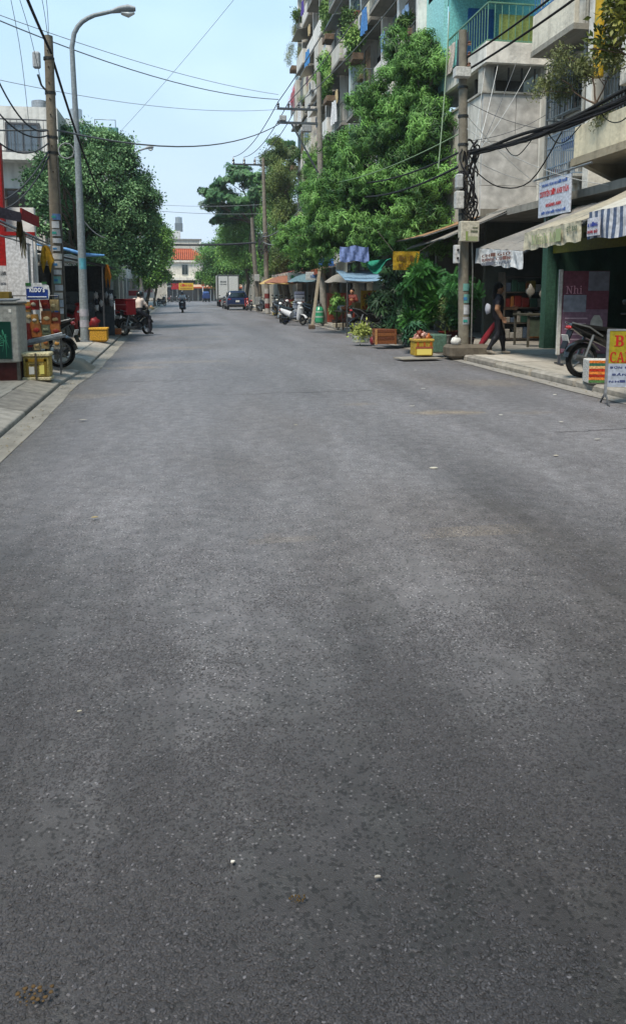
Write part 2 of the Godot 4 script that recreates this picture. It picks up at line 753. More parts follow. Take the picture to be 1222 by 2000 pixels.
func wire(label: String, pts: Array, r: float, hex: String, group := "overhead cables", nm := "overhead_cable") -> void:
	solo(nm, nb(hex).tube(pts if pts.size() > 6 else smooth(pts), r, 5), "rubber", label, "cable", group)

# ------------------------------------------------------------------ people
func field_mesh(out: B, bones: Array, cell: float, k: float) -> void:
	var lo := Vector3(1e9, 1e9, 1e9)
	var hi := -lo
	for q in bones:
		var m := maxf(q[2], q[3]) + 4.0 / k + cell * 2.0
		lo = lo.min(q[0] - Vector3.ONE * m).min(q[1] - Vector3.ONE * m)
		hi = hi.max(q[0] + Vector3.ONE * m).max(q[1] + Vector3.ONE * m)
	var nx := int((hi.x - lo.x) / cell) + 2
	var ny := int((hi.y - lo.y) / cell) + 2
	var nz := int((hi.z - lo.z) / cell) + 2
	var sum := PackedFloat32Array()
	sum.resize(nx * ny * nz)
	for q in bones:
		var a: Vector3 = q[0]
		var ab: Vector3 = q[1] - q[0]
		var l2 := maxf(ab.length_squared(), 1e-9)
		var m := maxf(q[2], q[3]) + 4.0 / k
		var p0: Vector3 = ((q[0].min(q[1]) - Vector3.ONE * m - lo) / cell).floor().max(Vector3.ZERO)
		var p1: Vector3 = ((q[0].max(q[1]) + Vector3.ONE * m - lo) / cell).ceil()
		for iz in range(int(p0.z), mini(int(p1.z) + 1, nz)):
			for iy in range(int(p0.y), mini(int(p1.y) + 1, ny)):
				var row := (iz * ny + iy) * nx
				for ix in range(int(p0.x), mini(int(p1.x) + 1, nx)):
					var p := lo + Vector3(ix, iy, iz) * cell - a
					var t := clampf(p.dot(ab) / l2, 0.0, 1.0)
					var d: float = (p - ab * t).length() - lerpf(q[2], q[3], t)
					if d < 4.0 / k:
						sum[row + ix] += exp(-k * maxf(d, -0.1))
	var ids := {}
	var pos := PackedVector3Array()
	var corner := [0, 1, nx, nx + 1, nx * ny, nx * ny + 1, nx * ny + nx, nx * ny + nx + 1]
	var edges := [[0, 1], [2, 3], [4, 5], [6, 7], [0, 2], [1, 3], [4, 6], [5, 7], [0, 4], [1, 5], [2, 6], [3, 7]]
	for iz in nz - 1:
		for iy in ny - 1:
			var row2 := (iz * ny + iy) * nx
			for ix in nx - 1:
				var at := row2 + ix
				var ins := 0
				for cc in corner:
					if sum[at + cc] > 1.0:
						ins += 1
				if ins == 0 or ins == 8:
					continue
				var acc := Vector3.ZERO
				var cnt := 0
				for e in edges:
					var s0 := sum[at + corner[e[0]]]
					var s1 := sum[at + corner[e[1]]]
					if (s0 > 1.0) != (s1 > 1.0):
						var f0 := -log(maxf(s0, 1e-6))
						var f1 := -log(maxf(s1, 1e-6))
						var t2 := clampf(f0 / (f0 - f1), 0.0, 1.0)
						var c0 := Vector3(e[0] & 1, (e[0] >> 1) & 1, e[0] >> 2)
						var c1 := Vector3(e[1] & 1, (e[1] >> 1) & 1, e[1] >> 2)
						acc += c0.lerp(c1, t2)
						cnt += 1
				ids[at] = pos.size()
				pos.append(lo + (Vector3(ix, iy, iz) + acc / cnt) * cell)
	var nrm := PackedVector3Array()
	nrm.resize(pos.size())
	var faces := []
	var step := [1, nx, nx * ny]
	for at in ids:
		for ax in 3:
			var u: int = step[(ax + 1) % 3]
			var w: int = step[(ax + 2) % 3]
			var s0 := sum[at]
			var s1 := sum[at + step[ax]]
			if (s0 > 1.0) == (s1 > 1.0):
				continue
			if not (ids.has(at - u) and ids.has(at - w) and ids.has(at - u - w)):
				continue
			var q := [ids[at], ids[at - u], ids[at - u - w], ids[at - w]]
			var g := (pos[q[2]] - pos[q[0]]).cross(pos[q[3]] - pos[q[1]])
			var dirv := Vector3.ZERO
			dirv[ax] = 1.0 if s0 > s1 else -1.0
			if g.dot(dirv) < 0.0:
				g = -g
			for id in q:
				nrm[id] += g
			faces.append(q)
	var cols := []
	for p in pos:
		var best := 1e9
		var hex := "ffffff"
		for q in bones:
			var ab2: Vector3 = q[1] - q[0]
			var t3 := clampf((p - q[0]).dot(ab2) / maxf(ab2.length_squared(), 1e-9), 0.0, 1.0)
			var d2: float = (p - q[0] - ab2 * t3).length() - lerpf(q[2], q[3], t3)
			if d2 < best:
				best = d2
				hex = q[4]
		cols.append(Color(hex).srgb_to_linear())
	for q in faces:
		for k3 in [[0, 1, 2], [0, 2, 3]]:
			var a2 := pos[q[k3[0]]]
			var b2 := pos[q[k3[1]]]
			var d3 := pos[q[k3[2]]]
			var od := [0, 1, 2]
			if (d3 - a2).cross(b2 - a2).dot(nrm[q[k3[0]]]) < 0.0:
				od = [0, 2, 1]
			for z in od:
				var id: int = q[k3[z]]
				out.v.append(pos[id])
				out.n.append(nrm[id].normalized())
				out.c.append(cols[id])

func hand(out: B, wrist: Vector3, dir: Vector3, side: Vector3, skin: String, curl := 0.5) -> void:
	dir = dir.normalized()
	side = (side - dir * side.dot(dir)).normalized()
	var dn := dir.cross(side).normalized()
	var bones := [[wrist, wrist + dir * 0.03, 0.022, 0.024, skin]]
	var ln := [0.068, 0.078, 0.072, 0.056]
	for i in 4:
		var o := side * (0.03 - 0.02 * i)
		var kn := wrist + dir * (0.085 - absf(i - 1.2) * 0.004) + o
		bones.append([wrist + dir * 0.025 + o * 0.6, kn, 0.013, 0.011, skin])
		var d1 := (dir + dn * curl * 0.5).normalized()
		var d2 := (dir + dn * curl * 1.6).normalized()
		var j: Vector3 = kn + d1 * ln[i] * 0.5
		bones.append([kn, j, 0.0095, 0.0085, skin])
		bones.append([j, j + d2 * ln[i] * 0.5, 0.0085, 0.007, skin])
	var th := wrist + dir * 0.03 + side * 0.028
	var tj := th + (dir * 0.7 + side * 0.8).normalized() * 0.04
	bones.append([th, tj, 0.013, 0.0105, skin])
	bones.append([tj, tj + (dir * 1.0 + side * 0.2 + dn * 0.4).normalized() * 0.035, 0.0105, 0.008, skin])
	field_mesh(out, bones, 0.0055, 330.0)

# J: joints in the figure's own axes (faces +z, y up); C: colours
func person(label: String, at: Vector3, turn: float, J: Dictionary, C: Dictionary, head_wear := "hair") -> Node3D:
	var o := thing("person", label, "person")
	var b := nb()
	var sh: String = C.shirt
	var pt: String = C.pants
	var sk: String = C.skin
	var sl: String = C.get("sleeve", sh)
	var lower: String = C.get("shin", pt)
	var nk: Vector3 = J.neck
	var hd: Vector3 = J.head
	var up := (hd - nk).normalized()
	var face: Vector3 = J.get("face", Vector3(0, 0, 1))
	face = (face - up * face.dot(up)).normalized()
	var right := up.cross(face).normalized()
	var ch: Vector3 = J.chest
	var pe: Vector3 = J.pel
	var wst := pe.lerp(ch, 0.45)
	var sd: Vector3 = (J.sl - J.sr).normalized()
	var bones := []
	for sg in [-1.0, 1.0]:
		bones.append([pe + sd * 0.075 * sg, wst + sd * 0.065 * sg, 0.105, 0.095, sh if C.get("long", false) else pt])
		bones.append([wst + sd * 0.06 * sg, ch + sd * 0.085 * sg, 0.098, 0.105, sh])
	bones.append([ch, J.sl, 0.1, 0.062, sh])
	bones.append([ch, J.sr, 0.1, 0.062, sh])
	bones.append([ch, nk, 0.08, 0.052, sh])
	bones.append([nk, hd, 0.05, 0.05, sk])
	for s in ["l", "r"]:
		var a: Vector3 = J["s" + s]
		var e: Vector3 = J["e" + s]
		var w: Vector3 = J["w" + s]
		bones.append([a, a.lerp(e, 0.6), 0.058, 0.05, sh])
		bones.append([a.lerp(e, 0.6), e, 0.047, 0.042, sl])
		bones.append([e, w, 0.041, 0.028, sl])
		var h: Vector3 = J["h" + s]
		var k: Vector3 = J["k" + s]
		var n2: Vector3 = J["a" + s]
		var t: Vector3 = J["t" + s]
		bones.append([h, k, 0.088, 0.062, pt])
		bones.append([k, k.lerp(n2, 0.35), 0.062, 0.06, lower])
		bones.append([k.lerp(n2, 0.35), n2, 0.06, 0.044 if C.get("loose", false) else 0.038, lower])
		bones.append([n2 + Vector3(0, -0.045, 0), t, 0.038, 0.03, C.shoes])
	field_mesh(b, bones, 0.016, 55.0)
	var hb := [[hd + up * 0.03 - face * 0.02, hd + up * 0.035 + face * 0.015, 0.088, 0.08, sk], [hd - up * 0.05 + face * 0.03, hd - up * 0.075 + face * 0.045, 0.055, 0.032, sk], [hd + face * 0.085, hd - up * 0.025 + face * 0.107, 0.008, 0.015, sk]]
	hb.append([hd - up * 0.055 + face * 0.083 - right * 0.018, hd - up * 0.055 + face * 0.083 + right * 0.018, 0.009, 0.009, "8a4f45"])
	for sg2 in [-1.0, 1.0]:
		hb.append([hd + right * sg2 * 0.082 + up * 0.02, hd + right * sg2 * 0.086 - up * 0.03, 0.013, 0.011, sk])
		hb.append([hd + right * sg2 * 0.032 + face * 0.08 + up * 0.005, hd + right * sg2 * 0.034 + face * 0.083 + up * 0.005, 0.011, 0.011, "2a211d"])
	field_mesh(b, hb, 0.0075, 160.0)
	hand(b, J.wl, (J.wl - J.el), J.get("thl", face), sk, J.get("curl", 0.6))
	hand(b, J.wr, (J.wr - J.er), J.get("thr", face), sk, J.get("curl", 0.6))
	part("body", b, "skin", o, true)
	var w2 := nb(C.hair)
	if head_wear == "helmet":
		w2.blob(hd + up * 0.045 - face * 0.012, Vector3(0.125, 0.118, 0.135), 10)
		w2.tube([hd + up * 0.04 + face * 0.08 - right * 0.09, hd + up * 0.045 + face * 0.155, hd + up * 0.04 + face * 0.08 + right * 0.09], [0.012, 0.014, 0.012], 6)
		part("helmet", w2, "gloss", o, true)
	else:
		w2.blob(hd + up * 0.05 - face * 0.028, Vector3(0.1, 0.1, 0.108), 9, 0.04, 2.0)
		if head_wear == "bun":
			w2.blob(hd + up * 0.09 - face * 0.12, Vector3(0.05, 0.05, 0.05), 7, 0.05)
		elif head_wear == "long":
			w2.tube([hd + up * 0.05 - face * 0.07, hd - up * 0.08 - face * 0.09, nk - face * 0.09 - up * 0.12], [Vector2(0.09, 0.07), Vector2(0.09, 0.05), Vector2(0.06, 0.03)], 9)
		part("hair", w2, "cloth", o, true)
	o.position = at
	o.rotation.y = turn
	return o

func stand(h := 1.6) -> Dictionary:
	var s := h / 1.65
	return {"pel": Vector3(0, 0.92, 0) * s, "chest": Vector3(0, 1.24, 0.01) * s, "neck": Vector3(0, 1.41, 0) * s, "head": Vector3(0, 1.53, 0.02) * s,
		"sl": Vector3(0.17, 1.34, 0) * s, "el": Vector3(0.22, 1.06, -0.02) * s, "wl": Vector3(0.23, 0.83, 0.06) * s,
		"sr": Vector3(-0.17, 1.34, 0) * s, "er": Vector3(-0.22, 1.06, -0.02) * s, "wr": Vector3(-0.23, 0.83, 0.06) * s,
		"hl": Vector3(0.09, 0.88, 0) * s, "kl": Vector3(0.1, 0.48, 0.02) * s, "al": Vector3(0.1, 0.09, -0.02) * s, "tl": Vector3(0.12, 0.035, 0.13) * s,
		"hr": Vector3(-0.09, 0.88, 0) * s, "kr": Vector3(-0.1, 0.48, 0.02) * s, "ar": Vector3(-0.1, 0.09, -0.02) * s, "tr": Vector3(-0.12, 0.035, 0.13) * s}

# astride a bike that points to +z
func ride(seat: float, reach: float) -> Dictionary:
	return {"pel": Vector3(0, seat + 0.1, -0.12), "chest": Vector3(0, seat + 0.4, -0.04), "neck": Vector3(0, seat + 0.56, 0.0), "head": Vector3(0, seat + 0.67, 0.04),
		"sl": Vector3(0.17, seat + 0.5, -0.02), "el": Vector3(0.27, seat + 0.29, 0.1), "wl": Vector3(0.27, seat + 0.27, reach),
		"sr": Vector3(-0.17, seat + 0.5, -0.02), "er": Vector3(-0.27, seat + 0.29, 0.1), "wr": Vector3(-0.27, seat + 0.27, reach),
		"hl": Vector3(0.1, seat + 0.08, -0.1), "kl": Vector3(0.19, seat - 0.02, 0.3), "al": Vector3(0.18, 0.36, 0.22), "tl": Vector3(0.19, 0.31, 0.38),
		"hr": Vector3(-0.1, seat + 0.08, -0.1), "kr": Vector3(-0.19, seat - 0.02, 0.3), "ar": Vector3(-0.18, 0.36, 0.22), "tr": Vector3(-0.19, 0.31, 0.38),
		"thl": Vector3(-1, 0, 0), "thr": Vector3(1, 0, 0), "curl": 1.4}

# ------------------------------------------------------------------ vehicles
const AXLE := Basis(Vector3(1, 0, 0), Vector3(0, 0, 1), Vector3(0, -1, 0))

func wheel(parent: Node3D, at: Vector3, r: float, rt: float, hw: float, rimhex: String, spokes := 6) -> void:
	var w := Node3D.new()
	w.name = numbered("wheel", parent)
	parent.add_child(w, true)
	var pr := []
	for i in 9:
		var a := PI * 1.25 - TAU * 0.75 * i / 8.0 + PI * 0.5
		pr.append(Vector2(r - rt + cos(a - PI * 0.5) * rt, sin(a - PI * 0.5) * hw))
	part("tyre", nb("1a1a1b").lathe(pr, 22, at, AXLE), "rubber", w, true)
	var b := nb(rimhex)
	var ri := r - rt * 1.6
	b.lathe([Vector2(ri - 0.02, -hw * 0.6), Vector2(ri + rt * 0.2, -hw * 0.75), Vector2(ri + rt * 0.2, hw * 0.75), Vector2(ri - 0.02, hw * 0.6), Vector2(ri - 0.02, -hw * 0.6)], 22, at, AXLE)
	b.cyl(at + Vector3(0, 0, -hw * 1.1), at + Vector3(0, 0, hw * 1.1), r * 0.16)
	for i in spokes:
		var a2 := TAU * i / spokes
		var e := Vector3(cos(a2), sin(a2), 0)
		b.bar(at + e * r * 0.1, at + e * ri, hw * 0.5, maxf(0.012, r * 0.07))
	part("rim", b, "metal", w, true)

func mirrors(t: Node3D, x: float, y: float, z: float) -> void:
	for s in [-1.0, 1.0]:
		var b := nb("202224")
		b.tube([Vector3(x, y, s * z), Vector3(x - 0.02, y + 0.1, s * (z + 0.05)), Vector3(x - 0.03, y + 0.17, s * (z + 0.08))], 0.007, 5)
		b.blob(Vector3(x - 0.03, y + 0.2, s * (z + 0.1)), Vector3(0.018, 0.045, 0.065), 6)
		part("mirror", b, "plastic", t, true)

# step-through motorbike, nose to +x
func make_moto(label: String, hex: String) -> Node3D:
	var t := thing("motorbike", label, "motorbike")
	wheel(t, Vector3(-0.62, 0.285, 0), 0.285, 0.045, 0.045, "8f9294", 5)
	wheel(t, Vector3(0.62, 0.285, 0), 0.285, 0.042, 0.04, "8f9294", 5)
	var f := nb(hex)
	f.tube([Vector3(-0.86, 0.86, 0), Vector3(-0.62, 0.75, 0), Vector3(-0.3, 0.64, 0), Vector3(-0.02, 0.54, 0)], [Vector2(0.06, 0.035), Vector2(0.125, 0.075), Vector2(0.135, 0.1), Vector2(0.09, 0.12)], 12)
	f.tube([Vector3(-0.05, 0.5, 0), Vector3(0.15, 0.5, 0), Vector3(0.32, 0.62, 0), Vector3(0.42, 0.82, 0)], [Vector2(0.08, 0.09), Vector2(0.06, 0.06), Vector2(0.07, 0.06), Vector2(0.09, 0.07)], 10)
	for s in [-1.0, 1.0]:
		f.slab([Vector2(0.18, 0.42), Vector2(0.4, 0.34), Vector2(0.5, 0.56), Vector2(0.52, 0.86), Vector2(0.42, 0.88), Vector2(0.36, 0.62)], 0.02, Vector3(0, 0, s * 0.14), Basis(Vector3.UP, -s * 0.12))
	f.blob(Vector3(0.47, 0.95, 0), Vector3(0.12, 0.1, 0.13), 8)
	part("fairing", f, "gloss", t, true)
	part("seat", nb("17181a").tube([Vector3(-0.78, 0.86, 0), Vector3(-0.6, 0.82, 0), Vector3(-0.25, 0.775, 0), Vector3(0.0, 0.75, 0), Vector3(0.08, 0.7, 0)], [Vector2(0.05, 0.02), Vector2(0.125, 0.05), Vector2(0.135, 0.05), Vector2(0.1, 0.05), Vector2(0.05, 0.03)], 12), "plastic", t, true)
	var g := nb(hex)
	for w in [[0.62, 0.42, 2.75, 0.075, 0.335], [-0.62, 0.5, 2.95, 0.09, 0.34]]:
		var rows := []
		for i in 9:
			var a: float = lerpf(w[1], w[2], i / 8.0)
			var line := []
			for j in 5:
				var q: float = (j - 2) / 2.0
				line.append(Vector3(w[0] + cos(a) * (w[4] - absf(q) * 0.03), 0.285 + sin(a) * (w[4] - absf(q) * 0.03), q * w[3]))
			rows.append(line)
		g.sheet(rows, 0.008)
	part("fender", g, "gloss", t, true)
	for s in [-1.0, 1.0]:
		part("fork", nb("9a9ea1").cyl(Vector3(0.47, 0.84, s * 0.075), Vector3(0.63, 0.285, s * 0.075), 0.022, 0.026, 8), "metal", t, true)
		part("shock_absorber", nb("9a9ea1").cyl(Vector3(-0.5, 0.7, s * 0.12), Vector3(-0.64, 0.3, s * 0.11), 0.026, 0.026, 8), "metal", t, true)
		part("swingarm", nb("8a8e91").bar(Vector3(-0.05, 0.3, s * 0.09), Vector3(-0.64, 0.285, s * 0.09), 0.03, 0.045), "metal", t, true)
		part("grab_rail", nb("a5a9ab").tube([Vector3(-0.35, 0.68, s * 0.14), Vector3(-0.6, 0.83, s * 0.15), Vector3(-0.88, 0.9, s * 0.1)], 0.014, 6), "metal", t, true)
	var e := nb("55585a")
	e.box(Vector3(0.02, 0.33, 0), Vector3(0.34, 0.2, 0.2), 0.03)
	e.cyl(Vector3(0.05, 0.35, 0), Vector3(0.32, 0.4, 0), 0.075, 0.065, 12)
	for i in 4:
		e.box(Vector3(0.16 + 0.04 * i, 0.38, 0), Vector3(0.012, 0.17, 0.18), 0.0)
	e.bar(Vector3(-0.02, 0.22, -0.28), Vector3(-0.02, 0.22, 0.28), 0.03, 0.03)
	part("engine", e, "metal", t, true)
	part("exhaust", nb("8d8f91").tube([Vector3(0.25, 0.3, 0.1), Vector3(0.1, 0.2, 0.14), Vector3(-0.2, 0.22, 0.16), Vector3(-0.35, 0.25, 0.16), Vector3(-0.85, 0.36, 0.17)], [0.018, 0.018, 0.02, 0.045, 0.05], 9), "metal", t, true)
	var h := nb("1d1e20")
	h.tube([Vector3(0.3, 1.02, -0.35), Vector3(0.36, 1.03, -0.18), Vector3(0.42, 1.0, 0), Vector3(0.36, 1.03, 0.18), Vector3(0.3, 1.02, 0.35)], [0.018, 0.013, 0.02, 0.013, 0.018], 7)
	part("handlebar", h, "plastic", t, true)
	mirrors(t, 0.35, 1.02, 0.2)
	part("headlight", nb("d7dadb").blob(Vector3(0.555, 0.95, 0), Vector3(0.04, 0.065, 0.085), 8), "glass", t, true)
	part("tail_light", nb("9c1f16").blob(Vector3(-0.88, 0.82, 0), Vector3(0.04, 0.035, 0.08), 7), "glass", t, true)
	part("licence_plate", nb("d9dad6").box(Vector3(-0.93, 0.64, 0), Vector3(0.012, 0.14, 0.19), 0.004, Basis(Vector3(0, 0, 1), 0.3)), "paint", t, true)
	part("mudguard", nb("1b1c1e").bar(Vector3(-0.84, 0.78, 0), Vector3(-0.97, 0.48, 0), 0.16, 0.02), "plastic", t, true)
	part("stand", nb("2a2b2c").bar(Vector3(-0.1, 0.25, -0.12), Vector3(-0.16, 0.0, -0.26), 0.02, 0.02), "metal", t, true)
	return t

# broad scooter with a flat floor, nose to +x
func make_scooter(label: String, hex: String) -> Node3D:
	var t := thing("scooter", label, "scooter")
	wheel(t, Vector3(-0.6, 0.23, 0), 0.23, 0.05, 0.05, "6e7173", 5)
	wheel(t, Vector3(0.62, 0.23, 0), 0.23, 0.048, 0.045, "6e7173", 5)
	var f := nb(hex)
	f.tube([Vector3(-0.88, 0.72, 0), Vector3(-0.7, 0.66, 0), Vector3(-0.4, 0.56, 0), Vector3(-0.12, 0.46, 0)], [Vector2(0.06, 0.05), Vector2(0.15, 0.13), Vector2(0.175, 0.17), Vector2(0.14, 0.16)], 14)
	f.tube([Vector3(0.38, 0.26, 0), Vector3(0.43, 0.45, 0), Vector3(0.45, 0.7, 0), Vector3(0.42, 0.93, 0)], [Vector2(0.15, 0.05), Vector2(0.2, 0.085), Vector2(0.19, 0.09), Vector2(0.1, 0.07)], 14)
	f.tube([Vector3(0.34, 1.02, 0), Vector3(0.44, 1.0, 0), Vector3(0.5, 0.96, 0)], [Vector2(0.13, 0.05), Vector2(0.13, 0.075), Vector2(0.08, 0.05)], 10)
	part("fairing", f, "gloss", t, true)
	part("floor_panel", nb("27292b").box(Vector3(0.14, 0.3, 0), Vector3(0.55, 0.1, 0.28), 0.03), "plastic", t, true)
	part("seat", nb("151617").tube([Vector3(-0.82, 0.8, 0), Vector3(-0.6, 0.79, 0), Vector3(-0.3, 0.75, 0), Vector3(-0.05, 0.72, 0)], [Vector2(0.08, 0.03), Vector2(0.14, 0.055), Vector2(0.15, 0.055), Vector2(0.09, 0.045)], 12), "plastic", t, true)
	var g := nb(hex)
	var rows := []
	for i in 9:
		var a := lerpf(0.4, 2.8, i / 8.0)
		var line := []
		for j in 5:
			var q := (j - 2) / 2.0
			line.append(Vector3(0.62 + cos(a) * (0.28 - absf(q) * 0.03), 0.23 + sin(a) * (0.28 - absf(q) * 0.03), q * 0.08))
		rows.append(line)
	part("fender", g.sheet(rows, 0.01), "gloss", t, true)
	for s in [-1.0, 1.0]:
		part("fork", nb("3a3c3e").cyl(Vector3(0.5, 0.5, s * 0.07), Vector3(0.62, 0.23, s * 0.07), 0.022, 0.022, 7), "metal", t, true)
	part("engine", nb("3a3c3e").box(Vector3(-0.5, 0.28, 0.11), Vector3(0.4, 0.16, 0.09), 0.03), "metal", t, true)
	part("shock_absorber", nb("3a3c3e").cyl(Vector3(-0.72, 0.55, -0.12), Vector3(-0.62, 0.24, -0.1), 0.028, 0.028, 8), "metal", t, true)
	part("exhaust", nb("3d3f41").tube([Vector3(-0.3, 0.24, -0.13), Vector3(-0.5, 0.26, -0.17), Vector3(-0.9, 0.36, -0.18)], [0.03, 0.055, 0.055], 9), "metal", t, true)
	part("handlebar", nb("1d1e20").tube([Vector3(0.27, 1.03, -0.35), Vector3(0.36, 1.03, -0.15), Vector3(0.36, 1.03, 0.15), Vector3(0.27, 1.03, 0.35)], [0.019, 0.014, 0.014, 0.019], 7), "plastic", t, true)
	mirrors(t, 0.35, 1.03, 0.2)
	part("headlight", nb("dfe2e3").blob(Vector3(0.515, 0.78, 0), Vector3(0.04, 0.05, 0.11), 8), "glass", t, true)
	part("tail_light", nb("9c1f16").blob(Vector3(-0.9, 0.66, 0), Vector3(0.03, 0.035, 0.1), 7), "glass", t, true)
	part("licence_plate", nb("d9dad6").box(Vector3(-0.92, 0.5, 0), Vector3(0.012, 0.14, 0.19), 0.004, Basis(Vector3(0, 0, 1), 0.3)), "paint", t, true)
	return t

# rounded-rectangle ring lofted along x: st = [x, ylow, yhigh, half width, half width at the top]
func hull(b: B, st: Array, rc := 0.12) -> void:
	var rings := []
	for q in st:
		var ring := []
		var cy: float = (q[1] + q[2]) * 0.5
		var hh: float = (q[2] - q[1]) * 0.5
		for j in 20:
			var a := TAU * j / 20.0
			var cx := signf(cos(a)) * pow(absf(cos(a)), rc * 2.6)
			var sy := signf(sin(a)) * pow(absf(sin(a)), rc * 2.6)
			var w: float = lerpf(q[3], q[4], (sy + 1.0) * 0.5)
			ring.append(Vector3(q[0], cy + sy * hh, cx * w))
		ring.append(ring[0])
		rings.append(ring)
	b.sheet(rings, 0.004)
	for e in [0, rings.size() - 1]:
		b.face(rings[e].slice(0, 20), Vector3(-1 if e == 0 else 1, 0, 0))

# tall hatchback car, nose to +x
func make_car(label: String, hex: String) -> Node3D:
	var t := thing("parked_car", label, "car")
	var b := nb(hex)
	hull(b, [[-2.25, 0.45, 0.95, 0.74, 0.72], [-2.15, 0.35, 1.08, 0.88, 0.84], [-1.4, 0.3, 1.12, 0.92, 0.88], [0.6, 0.3, 1.1, 0.92, 0.87], [1.3, 0.3, 1.02, 0.91, 0.83], [2.0, 0.34, 0.92, 0.86, 0.76], [2.25, 0.42, 0.75, 0.72, 0.66]])
	part("body", b, "gloss", t, true)
	var r := nb(hex)
	hull(r, [[-2.14, 0.95, 1.15, 0.84, 0.8], [-2.02, 0.95, 1.55, 0.85, 0.7], [-1.85, 0.95, 1.66, 0.85, 0.68], [-0.6, 0.95, 1.7, 0.86, 0.66], [0.2, 0.95, 1.66, 0.86, 0.64], [0.5, 0.95, 1.5, 0.85, 0.68], [1.15, 0.95, 1.06, 0.83, 0.8]])
	part("roof", r, "gloss", t, true)
	var glass := "0b0e13"
	part("rear_window", nb(glass).slab([Vector2(-0.7, 1.19), Vector2(0.7, 1.19), Vector2(0.6, 1.6), Vector2(-0.6, 1.6)], 0.03, Vector3(-2.53, 0.0, 0), Basis(Vector3(0, 0, 1), Vector3(0.3, 1, 0).normalized(), Vector3(-1, 0.3, 0).normalized()).orthonormalized()), "glass", t, true)
	for s in [-1.0, 1.0]:
		for w in [[-1.75, -0.8, -1.75, -0.8], [-0.7, 0.2, -0.7, 0.15], [0.28, 0.95, 0.22, 0.35]]:
			part("side_window", nb(glass).slab([Vector2(w[0], 1.12), Vector2(w[1], 1.12), Vector2(w[3], 1.52), Vector2(w[2], 1.54)], 0.02, Vector3(0, 0, s * 0.8), Basis()), "glass", t, true)
	part("windscreen", nb(glass).slab([Vector2(-0.68, 0.0), Vector2(0.68, 0.0), Vector2(0.54, 0.68), Vector2(-0.54, 0.68)], 0.03, Vector3(1.14, 1.08, 0), Basis(Vector3(0, 0, 1), Vector3(-0.85, 0.62, 0).normalized(), Vector3(-0.62, -0.85, 0).normalized())), "glass", t, true)
	for wx in [-1.35, 1.4]:
		for s in [-1.0, 1.0]:
			wheel(t, Vector3(wx, 0.34, s * 0.8), 0.34, 0.09, 0.11, "8a8d90", 5)
	for s in [-1.0, 1.0]:
		part("tail_light", nb("7d1512").box(Vector3(-2.19, 0.93, s * 0.68), Vector3(0.12, 0.14, 0.3), 0.04), "glass", t, true)
		part("headlight", nb("cfd4d8").box(Vector3(2.12, 0.72, s * 0.62), Vector3(0.16, 0.12, 0.3), 0.04), "glass", t, true)
		part("mirror", nb(hex).blob(Vector3(0.75, 1.12, s * 1.0), Vector3(0.07, 0.08, 0.11), 7), "gloss", t, true)
	part("bumper", nb("2b2d30").box(Vector3(-2.24, 0.42, 0), Vector3(0.14, 0.22, 1.6), 0.05), "plastic", t, true)
	part("licence_plate", nb("e8e8e6").box(Vector3(-2.27, 0.78, 0), Vector3(0.03, 0.16, 0.34), 0.005), "paint", t, true)
	return t

# ------------------------------------------------------------------ the setting
func lk(d: float) -> float:      # left kerb line
	var p := [[-10.0, -1.8], [0.0, -1.85], [8.0, -1.92], [13.0, -2.03], [15.5, -1.95], [24.0, -2.12], [39.0, -2.5], [73.0, -2.85], [120.0, -2.75], [400.0, -2.75]]
	for i in p.size() - 1:
		if d <= p[i + 1][0]:
			return lerpf(p[i][1], p[i + 1][1], (d - p[i][0]) / (p[i + 1][0] - p[i][0]))
	return -2.75

const RK := 6.1                  # right kerb line

